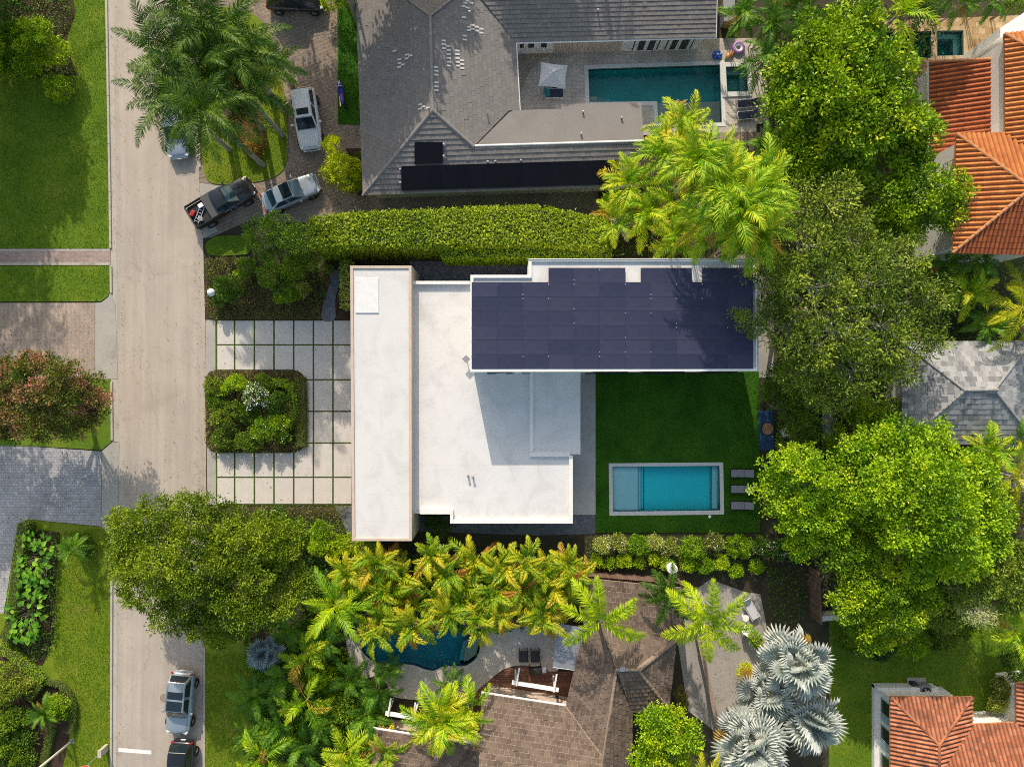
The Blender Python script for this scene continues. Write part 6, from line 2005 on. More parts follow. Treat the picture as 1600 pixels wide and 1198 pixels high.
def chair_parts(th, mat, w=.55):
    MB().box((0, 0, .42), (w, w, .05)).build('seat', mt[mat], th, bevel=.015)
    MB().box((-w / 2, 0, .7), (.05, w, .5)).build('backrest', mt[mat], th, bevel=.015)
    for sx in (-1, 1):
        for sy in (-1, 1): MB().box((sx * w * .44, sy * w * .44, .2), (.045, .045, .4)).build('leg', mt[mat], th)
    for sy in (-1, 1): MB().box((0, sy * w * .5, .62), (w, .05, .04)).build('armrest', mt[mat], th)
chair_parts(CW, 'bright_white')
# fences and walls
FN = thing('timber_fence', 'weathered brown board fence below the flower bed south of the lawn', 'fence', g(980, 897))
a, b = g(912, 890), g(1060, 902)
nB = 46
for k in range(nB):
    q = a.lerp(b, (k + .5) / nB) - FN.location
    o = MB().box((0, 0, .85), ((b - a).length / nB - .012, .03, 1.7 + R.uniform(-.02, .02)), tint=R.random()).build('fence_board', mt['fence_wood'], FN); o.location = q; o.rotation_euler = (0, 0, math.atan2(b.y - a.y, b.x - a.x))
for z in (.4, 1.35):
    o = MB().box((0, -.04, z), ((b - a).length, .05, .09)).build('rail', mt['fence_wood'], FN); o.location = (a + b) / 2 - FN.location; o.rotation_euler = (0, 0, math.atan2(b.y - a.y, b.x - a.x))
F2 = thing('timber_fence', 'dark brown fence running upright between the white-flowered bed and the silver palms', 'fence', g(1263, 922))
a, b = g(1262, 882), g(1266, 962)
for k in range(24):
    q = a.lerp(b, (k + .5) / 24) - F2.location
    o = MB().box((0, 0, .9), ((b - a).length / 24 - .012, .03, 1.8 + R.uniform(-.02, .02)), tint=R.random()).build('fence_board', mt['fence_wood'], F2); o.location = q; o.rotation_euler = (0, 0, math.atan2(b.y - a.y, b.x - a.x))
for z in (.4, 1.75):
    o = MB().box((0, 0, z + (.09 if z > 1 else 0)), ((b - a).length, .16 if z > 1 else .07, .06)).build('rail', mt['fence_wood'], F2); o.location = (a + b) / 2 - F2.location; o.rotation_euler = (0, 0, math.atan2(b.y - a.y, b.x - a.x))
WL = thing('garden_wall', 'low white garden wall at the corner of the shaded lawn', 'wall', g(1292, 958))
a, b = g(1268, 960), g(1318, 954)
o = MB().box((0, 0, .5), ((b - a).length, .3, 1.0)).build('wall_body', mt['white_wall'], WL); o.location = (a + b) / 2 - WL.location; o.rotation_euler = (0, 0, math.atan2(b.y - a.y, b.x - a.x))
o = MB().box((0, 0, 1.03), ((b - a).length + .06, .38, .06)).build('wall_cap', mt['coping'], WL, bevel=.01); o.location = (a + b) / 2 - WL.location; o.rotation_euler = (0, 0, math.atan2(b.y - a.y, b.x - a.x))
UR = thing('water_barrel', 'tall white cylindrical barrel behind the brown board fence', 'barrel', g(1043, 880))
MB().lathe((0, 0, 0), [(.36, 0), (.38, .5), (.38, 1.5), (.36, 1.6)], 18).build('drum', mt['bright_white'], UR)
MB().lathe((0, 0, 1.6), [(.39, 0), (.39, .05), (.34, .09), (.02, .1)], 18).build('lid', mt['bright_white'], UR)
LF = thing('side_wall', 'long low grey parapet wall along the concrete pad', 'wall', g(1100, 1050))
a, b = g(1085, 985), g(1120, 1148)
o = MB().box((0, 0, .55), ((b - a).length, .22, 1.1)).build('wall_body', mt['grey_conc'], LF); o.location = (a + b) / 2 - LF.location; o.rotation_euler = (0, 0, math.atan2(b.y - a.y, b.x - a.x))
o = MB().box((0, 0, 1.13), ((b - a).length, .3, .06)).build('wall_cap', mt['cap_brown'], LF); o.location = (a + b) / 2 - LF.location; o.rotation_euler = (0, 0, math.atan2(b.y - a.y, b.x - a.x))
# patio set on the concrete pad
PC = thing('lounge_chair', 'white-framed lounge chair with pale cushion on the concrete pad', 'chair', g(1172, 951, .06), math.radians(120))
MB().box((0, 0, .36), (1.4, .6, .09)).build('cushion', mt['fabric_pale'], PC, bevel=.03)
for s_ in (-1, 1): MB().tube([(-.75, s_ * .34, .3), (.75, s_ * .34, .3)], .03, 6).build('frame', mt['bright_white'], PC)
b_ = MB().box((.3, 0, 0), (.6, .6, .08)).build('backrest', mt['fabric_pale'], PC, bevel=.03); b_.location = (.62, 0, .38); b_.rotation_euler = (0, -.7, 0)
for sx in (-.6, .6):
    for s_ in (-1, 1): MB().box((sx, s_ * .34, .15), (.05, .05, .3)).build('leg', mt['bright_white'], PC)
TB = thing('side_table', 'small round white side table between the two white chairs', 'table', g(1162, 962, .06))
MB().lathe((0, 0, 0), [(.16, 0), (.15, .03), (.03, .05), (.03, .44), (.24, .45), (.25, .48), (.02, .485)], 16).build('tabletop', mt['bright_white'], TB)
PC2 = thing('garden_chair', 'white garden chair at the lower edge of the concrete pad', 'chair', g(1164, 981, .06), math.radians(60))
chair_parts(PC2, 'bright_white', .6)
# recliners, patio cover and pergola of the brown-roofed house
for px, lb in ((818, 'black recliner on the cream pool deck, the one nearer the pool'), (836, 'black recliner on the cream pool deck, the one nearer the grey cover')):
    c = lounger(lb, px, 1021, math.radians(92), 'fabric_black', 'frame_dark', 'black recliners on the cream deck', 1.0, .62, 35)
GR = thing('barbecue_grill', 'black barbecue grill at the edge of the round timber deck', 'grill', g(836, 1040, .09), .1)
MB().box((0, 0, .75), (1.0, .5, .25)).build('firebox', mt['frame_dark'], GR, bevel=.04)
loft([(-.48, .2, .86, .95), (-.4, .25, .86, 1.08), (.4, .25, .86, 1.08), (.48, .2, .86, .95)], 10, 2.4).build('lid', mt['rubber'], GR, smooth=True)
for sx in (-.42, .42):
    for sy in (-.18, .18): MB().box((sx, sy, .31), (.05, .05, .62)).build('leg', mt['frame_dark'], GR)
MB().box((.66, 0, .86), (.3, .46, .03)).build('side_shelf', mt['alu'], GR)
PV = thing('patio_cover', 'flat grey metal patio cover on posts beside the cream pool deck', 'patio cover', g(893, 1012))
cv_ = gl([(869, 973), (919, 981), (907, 1047), (864, 1041)], 2.7)
for k in range(8):
    a, b = cv_[0].lerp(cv_[3], k / 8), cv_[1].lerp(cv_[2], k / 8)
    c, d = cv_[1].lerp(cv_[2], (k + .96) / 8), cv_[0].lerp(cv_[3], (k + .96) / 8)
    m = MB(); P = [p - PV.location for p in (a, b, c, d)]
    cc = sum(P, Vector()) / 4
    m.add([p - cc + Vector((0, 0, h)) for h in (-.02, .02) for p in P], [(4, 7, 6, 5), (0, 1, 2, 3), (0, 4, 5, 1), (1, 5, 6, 2), (2, 6, 7, 3), (3, 7, 4, 0)])
    o = m.build('roof_sheet', mt['metal_grey'], PV); o.location = cc + Vector((0, 0, R.uniform(-.004, .004)))
for c in cv_:
    q = c - PV.location; q = q * .93
    MB().box((q.x, q.y, 1.33), (.1, .1, 2.62)).build('post', mt['bright_white'], PV)
MB().tube([cv_[3] - PV.location - Vector((0, .04, .05)), cv_[2] - PV.location - Vector((0, .04, .05))], .05, 6).build('gutter', mt['bright_white'], PV)
def beam_thing(label, ax, ay, bx, by, z):
    a, b = g(ax, ay, z), g(bx, by, z)
    th = thing('pergola', label, 'pergola', ((a.x + b.x) / 2, (a.y + b.y) / 2, 0))
    rz = math.atan2(b.y - a.y, b.x - a.x); Ln = (b - a).length
    o = MB().box((0, 0, z - .06), (Ln, .28, .14)).build('beam', mt['bright_white'], th, bevel=.01); o.rotation_euler = (0, 0, rz)
    for s_ in (-1, 1):
        o = MB().box((s_ * Ln * .42, 0, (z - .13) / 2), (.13, .13, z - .13)).build('post', mt['white_wall'], th); o.rotation_euler = (0, 0, rz)
        o = MB().box((s_ * Ln * .40, .5, z + .06), (.11, 1.3, .1)).build('rafter', mt['white_wall'], th); o.rotation_euler = (0, 0, rz)
    return th
beam_thing('white pergola beam crossing the round red-brown timber deck', 800, 1066, 873, 1078, 2.4)
beam_thing('short white pergola beam half under the yellow palm', 602, 1114, 650, 1122, 2.4)
TBp = thing('planter', 'round dark tub with green plant in the roof corner by the timber deck', 'planter', g(869, 1093, .08))
MB().lathe((0, 0, 0), [(.36, 0), (.44, .5), (.5, .55), (.5, .6), (.42, .6), (.4, .5)], 18).build('pot', mt['fabric_black'], TBp)
# air conditioner by the red-roofed house
AC = thing('air_conditioner', 'grey outdoor air conditioner unit with round fan by the white wall', 'air conditioner', g(1434, 1072, .08))
MB().box((-.15, .12, .05), (1.4, 1.15, .1)).build('pad', mt['gutter'], AC, bevel=.01)
MB().box((.1, 0, .5), (.85, .85, .8)).build('housing', mt['metal_grey'], AC, bevel=.03)
MB().box((-.55, .2, .35), (.4, .6, .5)).build('service_box', mt['fabric_black'], AC, bevel=.02)
MB().lathe((.1, 0, .885), [(.34, 0), (.36, .03), (.32, .035), (.30, .02), (.02, .015)], 20).build('fan_guard', mt['rubber'], AC)
fb = MB()
for k in range(4):
    a = k * math.pi / 2 + .4
    fb.box((.1 + math.cos(a) * .14, math.sin(a) * .14, .93), (.26, .09, .012), a)
fb.lathe((.1, 0, .92), [(.07, 0), (.06, .03), (.01, .035)], 10)
fb.build('fan', mt['alu'], AC)
NC = thing('lounge_chair', 'pale lounge chair in shade beside the deep red tile roof', 'chair', g(1441, 124, .1), .6)
MB().box((0, 0, .3), (1.2, .55, .08)).build('cushion', mt['fabric_pale'], NC, bevel=.02)
b_ = MB().box((.25, 0, 0), (.5, .55, .07)).build('backrest', mt['fabric_pale'], NC, bevel=.02); b_.location = (.5, 0, .32); b_.rotation_euler = (0, -.8, 0)
for sx in (-.5, .5):
    for s_ in (-1, 1): MB().box((sx, s_ * .25, .13), (.05, .05, .26)).build('leg', mt['frame_dark'], NC)
# road details: two iron lids
for px, py, lb in ((257, 1090, 'rusty round manhole lid in the street beside the silver SUV'),):
    q = g(px, py, .031)
    th = thing('manhole_lid', lb, 'manhole lid', q)
    MB().lathe((0, 0, 0), [(.34, 0), (.34, .006), (.02, .007)], 24).build('lid', mt['iron'] if 'iron' in mt else mt['cap_brown'], th)
    MB().ring([(.4 * math.cos(i * .2618), .4 * math.sin(i * .2618)) for i in range(24)], [(.345 * math.cos(i * .2618), .345 * math.sin(i * .2618)) for i in range(24)], 0, .008).build('rim', mt['gutter'], th)
# ------------------------------------------------------------------ planting
UPR = ((0, 42), (.3, 15), (.7, -12), (1, -40))     # tiers of extra elevation, from young to old fronds
# --- west side of the street
tree('clipped_tree', 'dense rounded dark green tree on the upper left verge', 'tree', [(15, 70, 34, 1.9), (55, 66, 32, 2.0), (88, 84, 22, 1.4), (45, 92, 30, 1.6), (8, 98, 26, 1.5)], 'bright', .3, 15, .2, .11, trunk=.12, dens=1.8)
bed('ground_cover', [(-20, -20), (98, -20), (114, 20), (102, 60), (110, 95), (118, 115), (0, 120)], 'dark', 90, .3, .15, .08, label='dark undergrowth in the upper left planting bed')
tree('shade_tree', 'dark tree cut by the upper left corner of the picture', 'tree', [(-5, 0, 34, 3.0), (25, 18, 16, 2.2)], 'dark', .4, 14, .22, .12, trunk=.14)
shrub('round_shrub', 'small round bright green shrub alone on the shaded upper left lawn', [(93, 139, 19, .8), (85, 132, 11, .9), (102, 146, 10, .7)], 'bright', .22, 12, .17, .1)
for i, (x, y, z, r) in enumerate(((-4, -40, 7.5, 3.7), (-60, 40, 7.0, 4.4), (-70, -105, 8.5, 4.6), (-110, 150, 7, 4.2), (10, 20, 6.6, 2.6), (-70, 470, 7.6, 4.0))):
    p = g(x, y, 0)
    k = (H) / (H - z)
    tree('street_tree', 'broad green tree beyond the left edge of the picture', 'tree', [((p.x / (S / k)) + 800, 599 - p.y / (S / k), r / (S / k), z, .6)], 'green', .8, 14, .5, .26, base=(x, y), trunk=.25, group='trees beyond the left edge', dens=2.0)
for i, (x, y) in enumerate(((-14, 95), (-40, 150), (-6, 170))):
    p = g(x, y, 0); z = 10.0; k = H / (H - z)
    palm('royal_palm', 'tall royal palm beyond the left edge of the picture', p.x / (S / k) + 800, 599 - p.y / (S / k), z, 'royal', 14, .62, UPR, group='palms beyond the left edge', seed=300 + i)
tree('bougainvillea', 'sprawling bougainvillea with faded pink bracts by the pink brick drive', 'tree', [(18, 596, 44, 4.6), (62, 590, 44, 5.2), (102, 605, 42, 5.2), (134, 622, 34, 4.4), (45, 645, 44, 4.6), (95, 650, 44, 4.4), (132, 652, 30, 3.8), (5, 650, 40, 4.2)], 'pink', .36, 15, .22, .13, trunk=.2, dens=1.5, tvar=.26)
hedge('box_hedge', 'narrow clipped hedge beside the grey paver drive at left', [(33, 819), (26, 870), (18, 930), (11, 985), (2, 1000)], .75, 1.2, 'clip', 230, .09, .05)
for (x, y, n, lb) in ((66, 870, 110, 'broad-leaved elephant ear plant nearest the grey paver drive'), (52, 950, 120, 'broad-leaved elephant ear plant at the lower end of the clipped hedge')):
    c = g(x, y, 0)
    th = thing('elephant_ear', lb, 'plant', c, 0, 'elephant ear plants along the hedge')
    st = MB()
    for k in range(n):
        a, rr_ = R.uniform(0, 6.28), R.random() ** .6
        q = Vector((math.cos(a) * rr_ * 1.05, math.sin(a) * rr_ * 2.0, 0))
        hgt = R.uniform(.5, 1.25) * (1.1 - .4 * rr_)
        st.tube([(q.x * .5, q.y * .5, .1), (q.x * .85, q.y * .85, hgt * .6), (q.x, q.y, hgt)], [.025, .02, .015], 4, cap=False)
        o = link(bpy.data.objects.new('broad_leaf', FR['bigleaf'][k % 3])); o.parent = th; o.location = (q.x, q.y, hgt)
        o.rotation_euler = (R.uniform(-.3, .3), R.uniform(-.25, .35), a + R.uniform(-.8, .8)); s_ = R.uniform(.6, .95); o.scale = (s_, s_, s_)
    st.build('stem', L['bigleaf'] and mt['bark'], th)
bed('ground_cover', [(38, 822), (92, 832), (90, 1000), (60, 1035), (10, 1008), (16, 962)], 'dark', 70, .35, .17, .10, label='dark leafy undergrowth between hedge and lawn')
palm('cabbage_palm', 'small spiky palm in the shaded corner of the lower left lawn', 112, 858, 1.9, 'fern', 18, .62, UPR, part='frond', trunk_r=.1, seed=7)
shrub('round_shrub', 'small dark shrub right of the spiky palm on the lower left lawn', [(132, 850, 14, .5), (140, 862, 9, .4)], 'dark', .2, 12, .16, .08)
hedge('box_hedge', 'low golden clipped hedge curving out from the left edge', [(-6, 1013), (14, 1023), (40, 1046), (62, 1067)], .62, .8, 'lime', 300, .07, .045, ragged=.03)
hedge('box_hedge', 'short low hedge branching toward the dark shrubs at lower left', [(60, 1069), (50, 1082), (41, 1094)], .55, .8, 'clip', 260, .07, .045, ragged=.03)
hedge('box_hedge', 'thin low hedge looping round the spiky dracaena', [(68, 1066), (88, 1070), (104, 1083), (113, 1104), (112, 1130), (108, 1146)], .34, .6, 'clip', 260, .07, .045, ragged=.03)
hedge('box_hedge', 'low hedge running down to the bottom edge near the street pole', [(78, 1140), (72, 1165), (66, 1190), (58, 1225)], .5, .6, 'clip', 260, .07, .045, ragged=.03)
shrub('leafy_shrub', 'olive shrub behind the golden curving hedge at the left edge', [(12, 1052, 20, .8), (25, 1075, 16, .8), (2, 1080, 20, .9)], 'olive', .25, 12, .2, .09)
shrub('leafy_shrub', 'variegated shrub tucked in the fork of the low hedges', [(38, 1068, 13, .7), (48, 1062, 7, .6)], 'variegated', .2, 12, .18, .09)
shrub('leafy_shrub', 'broad mid-green shrub at the left edge below the olive shrub', [(8, 1125, 26, .9), (30, 1115, 16, .8), (14, 1160, 24, .8), (36, 1180, 20, .7)], 'green', .28, 12, .22, .1)
shrub('leafy_shrub', 'dark shrub mass in the lower left corner of the picture', [(5, 1195, 28, .9), (40, 1150, 16, .7)], 'dark', .28, 12, .2, .1)
palm('dracaena', 'spiky dracaena rosette inside the looping low hedge', 71, 1112, 1.2, 'cycad', 30, 1.25, ((0, 40), (.5, 5), (1, -35)), part='leaf_spray', trunk_r=.07, cat='plant', seed=9)
shrub('round_shrub', 'yellow-green round shrub beside the dracaena', [(94, 1098, 15, .7), (100, 1112, 10, .6)], 'lime', .2, 12, .15, .09)

# --- royal palms on the lawn island
RP = [(287, 22, 10.5, 'royal palm with its crown at the top edge over the street'), (338, 50, 10.0, 'royal palm above the head of the brick drive island'), (262, 88, 9.2, 'royal palm reaching farthest left over the street'), (325, 112, 9.6, 'royal palm in the middle of the island clump'), (268, 158, 9.0, 'royal palm whose fronds hang over the pale blue car'), (318, 176, 10.2, 'royal palm lowest down, with a frond touching the kerb'), (376, 140, 8.2, 'royal palm at the right side of the clump near the white SUV'), (372, 85, 9.0, 'royal palm at the upper right of the clump beside the brick drive')]
for i, (x, y, z, lb) in enumerate(RP):
    k = (H - z) / H
    palm('royal_palm', lb, x, y, z, 'royal', 20, .86, UPR, base=(800 + (x - 800) * k, 599 + (y - 599) * k), group='royal palms on the lawn island', seed=20 + i, trunk_r=.17)
palm('small_palm', 'young palm at the right edge of the island under the royal palms', 438, 105, 3.0, 'fern', 12, .95, UPR, seed=41)
shrub('bromeliad_clump', 'orange-red bromeliad clump in the red mulch of the island', [(396, 232, 13, .35), (406, 224, 8, .3)], 'brown', .16, 12, .24, .07)
shrub('leafy_shrub', 'green shrub at the top of the narrow grass strip', [(545, -5, 20, 1.4), (520, 5, 14, 1.0)], 'bright', .25, 12, .18, .1)
shrub('yellow_shrub', 'brilliant yellow shrub beside the grey roof corner and brick drive', [(519, 230, 14, 1.9), (532, 262, 22, 1.9), (546, 284, 18, 1.8), (516, 274, 14, 1.5), (552, 262, 14, 1.6)], 'yellow', .24, 14, .17, .10, cat='shrub', rough=.25)
shrub('leafy_shrub', 'dark shrub squeezed between yellow shrub and grey roof', [(560, 285, 12, .7), (562, 250, 9, .7)], 'dark', .2, 12, .15, .08)
# --- hedge and front garden of the white house
hedge('tall_hedge', 'long tall glossy hedge between the brick drive and the white house', [(484, 364), (540, 359), (620, 357), (700, 355), (770, 352), (845, 351), (900, 360), (948, 366)], 2.3, 4.3, 'hedge', 210, .19, .11, ragged=.09, widths=[2.0, 2.2, 2.35, 2.4, 2.5, 2.5, 2.2, 2.0])
hedge('low_hedge', 'lower golden-green hedge strip under the tall hedge', [(690, 394), (780, 393), (870, 392), (955, 392)], .7, 3.3, 'lime2', 200, .12, .07, ragged=.05)
tree('garden_tree', 'rounded dark green tree at the street end of the tall hedge', 'tree', [(410, 364, 24, 6.0), (438, 360, 27, 6.6), (466, 374, 22, 6.2), (425, 388, 22, 5.4)], 'green', .34, 14, .2, .11, base=(430, 380), trunk=.14)
shrub('leafy_shrub', 'bright green shrub at the corner of the small front lawn', [(385, 418, 14, 1.0), (378, 428, 9, .8)], 'bright', .2, 12, .16, .09)
shrub('leafy_shrub', 'tall olive shrub in the middle of the front garden', [(425, 430, 20, 2.6), (445, 445, 16, 2.2), (455, 420, 16, 2.8), (470, 400, 16, 3.0)], 'green', .24, 13, .18, .1)
shrub('leafy_shrub', 'olive-green shrub below the end of the tall hedge', [(470, 392, 15, 3.4), (486, 408, 14, 2.6), (462, 435, 13, 2.4)], 'olive', .24, 13, .18, .1)
shrub('leafy_shrub', 'pale cream-green ball shrub nearest the middle of the front garden', [(420, 437, 9, 1.1)], 'variegated', .16, 12, .13, .08)
shrub('leafy_shrub', 'pale cream-green ball shrub beside the slate path', [(476, 453, 9, 1.1)], 'variegated', .16, 12, .13, .08)
shrub('leafy_shrub', 'pale cream-green ball shrub highest, close to the slate path head', [(512, 421, 8, 1.1)], 'variegated', .16, 12, .13, .08)
shrub('leafy_shrub', 'low lime shrub in the lower part of the front garden', [(450, 463, 10, .6), (436, 466, 8, .5), (462, 460, 8, .5)], 'lime', .18, 12, .14, .08)
shrub('grass_tussock', 'blue-green tussock with pale tips behind the globe lamp', [(358, 450, 18, .9), (345, 462, 12, .7)], 'dark', .22, 14, .34, .05)
hedge('narrow_hedge', 'narrow variegated hedge against the front wall of the white house', [(540, 408), (540, 440), (540, 478)], .75, 2.0, 'variegated', 200, .16, .09, ragged=.07)
bed('ground_cover', [(322, 404), (372, 400), (376, 440), (350, 470), (345, 498), (330, 498), (322, 485)], 'ground', 190, .35, .12, .07, label='olive ground cover round the globe lamp')
bed('ground_cover', [(345, 460), (380, 440), (500, 470), (502, 499), (344, 499)], 'ground', 190, .25, .10, .06, label='low dark ground cover along the slab drive')
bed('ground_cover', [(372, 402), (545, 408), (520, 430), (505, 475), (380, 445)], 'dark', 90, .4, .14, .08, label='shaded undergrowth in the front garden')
# --- planting island in the slab drive
bed('ground_cover', rounded([(320, 578), (477, 578), (477, 707), (322, 707)], 22, 6), 'bronze', 170, .42, .11, .07, label='bronze and olive ground cover filling the drive island')
hedge('box_hedge', 'dark clipped border hedge at the right side of the drive island', [(468, 590), (470, 640), (469, 698)], .75, .62, 'bronze', 260, .08, .05, ragged=.04)
shrub('leafy_shrub', 'yellow-green shrub in the drive island near the street', [(367, 597, 12, .8), (382, 602, 10, .8), (355, 606, 9, .7)], 'lime2', .17, 12, .13, .08)
shrub('plumeria', 'white-flowered shrub in the middle of the drive island', [(400, 616, 17, 1.2), (413, 622, 12, 1.1), (395, 628, 10, 1.0)], 'green', .2, 12, .16, .09, flowers=('white_flower', .55, .11, 8, .12))
shrub('leafy_shrub', 'dark shrub behind the white flowers in the drive island', [(440, 625, 13, .9), (432, 640, 14, .8)], 'dark', .2, 12, .15, .08)
hedge('wavy_hedge', 'lime wavy hedge curving inside the drive island', [(425, 597), (448, 600), (459, 618), (457, 645), (450, 668)], .5, .85, 'bright', 230, .11, .07, ragged=.07)
shrub('leafy_shrub', 'green and white flowering shrub low in the drive island', [(420, 668, 18, 1.0), (440, 660, 13, .9), (405, 676, 12, .9), (444, 680, 11, .8)], 'bright', .2, 13, .15, .09, flowers=('white_flower', .06, .09, 6, .1))
shrub('leafy_shrub', 'olive shrub on the street side of the drive island', [(345, 650, 14, .7), (355, 670, 14, .7), (365, 640, 12, .7)], 'olive', .2, 13, .15, .08)
for i, (x, y, r, lf, lb) in enumerate(((338, 605, 14, 'olive', 'olive mound at the street-side top corner of the drive island'), (340, 630, 13, 'green', 'green mound on the street edge of the drive island'), (385, 645, 15, 'green', 'green mound in the centre of the drive island'), (350, 688, 14, 'olive', 'olive mound at the lower street corner of the drive island'), (385, 690, 14, 'green', 'green mound at the lower edge of the drive island'), (415, 598, 12, 'olive', 'olive mound at the upper edge of the drive island'))):
    shrub('low_shrub', lb, [(x, y, r, .6), (x + r * .7, y + 4, r * .7, .5), (x - r * .5, y - 5, r * .7, .5)], lf, .18, 12, .13, .08, group='low mounds in the drive island')
# --- big dome tree and the south garden
tree('dome_tree', 'huge dense dome-shaped tree overhanging the street', 'tree', [(235, 835, 62, 5.6), (300, 815, 48, 6.6), (300, 870, 66, 7.0), (245, 890, 62, 5.8), (205, 862, 36, 4.6), (290, 940, 52, 5.6), (370, 850, 58, 6.2), (375, 920, 62, 6.2), (425, 855, 44, 5.2), (420, 925, 48, 5.2), (335, 965, 44, 5.0), (455, 905, 36, 4.4), (335, 845, 40, 6.6), (325, 900, 40, 6.4)], 'dome', .36, 16, .20, .12, base=(372, 850), trunk=.35, dens=1.6, tvar=.15)
shrub('round_shrub', 'round dark green shrub below the slab drive by the white house', [(459, 832, 25, 1.4), (470, 842, 16, 1.2)], 'green', .2, 14, .13, .08)
shrub('leafy_shrub', 'yellow-green shrub between round shrub and the white house', [(503, 828, 16, 1.2), (500, 850, 18, 1.2), (520, 858, 14, 1.0)], 'lime', .2, 13, .15, .09)
shrub('leafy_shrub', 'mid-green shrub at the south corner of the front block', [(548, 852, 16, 1.0), (570, 858, 14, .9), (530, 845, 10, .8)], 'bright', .2, 13, .15, .09)
shrub('leafy_shrub', 'dark shrub with white blooms below the slab drive', [(425, 812, 14, .9), (410, 830, 13, .9), (438, 800, 10, .6)], 'dark', .2, 13, .15, .09, flowers=('white_flower', .08, .09, 6, .1))
bed('ground_cover', [(326, 789), (548, 789), (530, 812), (420, 806), (330, 800)], 'bronze', 170, .35, .11, .07, label='reddish ground cover along the lower edge of the slab drive')
bed('ground_cover', [(400, 806), (540, 815), (550, 850), (560, 870), (440, 870)], 'green', 90, .5, .16, .09, label='green undergrowth in front of the golden palms')
shrub('leafy_shrub', 'small dark shrub between the front block and the lower roof step', [(676, 815, 13, .9), (690, 826, 12, .8)], 'dark', .2, 13, .15, .09)
GP = [(545, 890), (585, 875), (625, 892), (668, 868), (705, 890), (742, 872), (778, 890), (815, 872), (850, 888), (885, 878), (600, 925), (645, 935), (690, 925), (735, 930), (780, 925), (825, 925), (868, 920), (610, 965), (655, 970), (700, 960), (745, 965), (790, 958), (840, 955), (890, 905), (592, 990)]
side = ['west of the front block corner', 'just below the front block', 'under the front block parapet']
descr = {0: 'the leftmost of the upper row', 9: 'the rightmost of the upper row', 10: 'the leftmost of the middle row', 16: 'the rightmost of the middle row', 17: 'over the left end of the dark pool', 18: 'hanging over the middle of the dark pool', 19: 'beside the steps of the dark pool', 20: 'at the right end of the dark pool', 21: 'over the cream pool deck', 22: 'over the black recliners', 23: 'closest to the brown roof', 24: 'dipping over the left lobe of the pool'}
names = ['first', 'second', 'third', 'fourth', 'fifth', 'sixth', 'seventh', 'eighth', 'ninth', 'tenth']
for i, (x, y) in enumerate(GP):
    if i in descr: d = descr[i]
    elif i < 10: d = names[i] + ' from the left in the upper row'
    else: d = names[i - 10] + ' from the left in the middle row'
    palm('golden_palm', 'golden-green palm below the white house, ' + d, x + R.uniform(-9, 9), y + R.uniform(-8, 8), R.uniform(2.5, 4.6), 'gold', R.randint(14, 22), R.uniform(.68, 1.12), ((0, 34), (.35, 12), (.7, -8), (1, -38)), group='golden palms south of the white house', seed=60 + i, stems=4, trunk_r=.07)
palm('feather_palm', 'large pale green palm with drooping wavy fronds left of the golden palms', 526, 945, 4.4, 'coconut', 14, .78, ((0, 40), (.4, 12), (1, -30)), seed=91, mat='areca')
palm('silver_fan_palm', 'blue-grey fan palm at the lower edge of the dome tree', 413, 1022, 2.4, 'bluefan', 18, 1.0, ((0, 70), (.5, 30), (1, -15)), part='fan_leaf', seed=92, fans=True)
palm('areca_palm', 'yellow-green palm right of the blue-grey fan palm', 475, 1022, 3.0, 'areca', 12, .85, UPR, seed=93, stems=3, trunk_r=.06)
palm('areca_palm', 'bright yellow-green palm standing out of dark ferns below the pool', 478, 1095, 3.4, 'areca', 9, .95, UPR, seed=94, trunk_r=.08)
palm('areca_palm', 'yellow-green palm at the bottom edge left of the brown roof', 545, 1180, 3.2, 'areca', 16, 1.0, UPR, seed=95, stems=4, trunk_r=.06)
palm('areca_palm', 'pale palm in the bottom left garden corner by the grass', 412, 1182, 3.0, 'areca', 11, .95, UPR, seed=96, stems=3, trunk_r=.06)
palm('golden_palm', 'ochre-tipped palm left of the lower brown roof', 600, 1170, 3.0, 'gold', 14, .95, UPR, seed=97, stems=4, trunk_r=.06)
for i, (x, y, z, s_, lb) in enumerate(((440, 1058, 2.2, .95, 'dark fern-like palm below the blue-grey fan palm'), (395, 1085, 2.0, .9, 'dark fern-like palm next to the grass verge'), (545, 1060, 1.9, .9, 'dark fern-like palm at the cream pool deck edge'), (590, 1080, 1.9, .9, 'dark fern-like palm right of the round clipped ball'), (505, 1125, 2.2, 1.0, 'dark fern-like palm in the middle of the lower garden'), (570, 1115, 2.1, .95, 'dark fern-like palm left of the short pergola beam'), (440, 1130, 2.1, 1.0, 'dark fern-like palm lowest along the grass verge'), (470, 1165, 2.1, .95, 'dark fern-like palm near the bottom edge of the picture'), (450, 985, 2.2, .9, 'dark fern-like palm under the dome tree'), (505, 1000, 2.2, .9, 'dark fern-like palm beside the pale drooping palm'), (390, 1145, 2.0, .8, 'dark fern-like palm halfway down the grass verge'), (610, 1045, 1.6, .7, 'dark fern-like palm in the curved bay of the cream deck'))):
    palm('fern_palm', lb, x, y, z, 'fern', 14, s_, UPR, group='dark fern-like palms in the lower garden', seed=110 + i, stems=3, trunk_r=.05)
shrub('round_shrub', 'small round clipped ball among dark ferns below the pool', [(521, 1080, 10, .9)], 'bright', .14, 12, .1, .06)
bed('ground_cover', [(380, 1000), (540, 1010), (565, 1065), (612, 1085), (600, 1198), (385, 1198), (404, 1060)], 'green', 120, 1.0, .3, .12, label='dark leafy undergrowth in the lower garden')
bed('ground_cover', [(470, 870), (905, 862), (905, 960), (780, 985), (560, 985), (470, 960)], 'dark', 90, 1.2, .34, .13, label='leafy undergrowth beneath the golden palms')
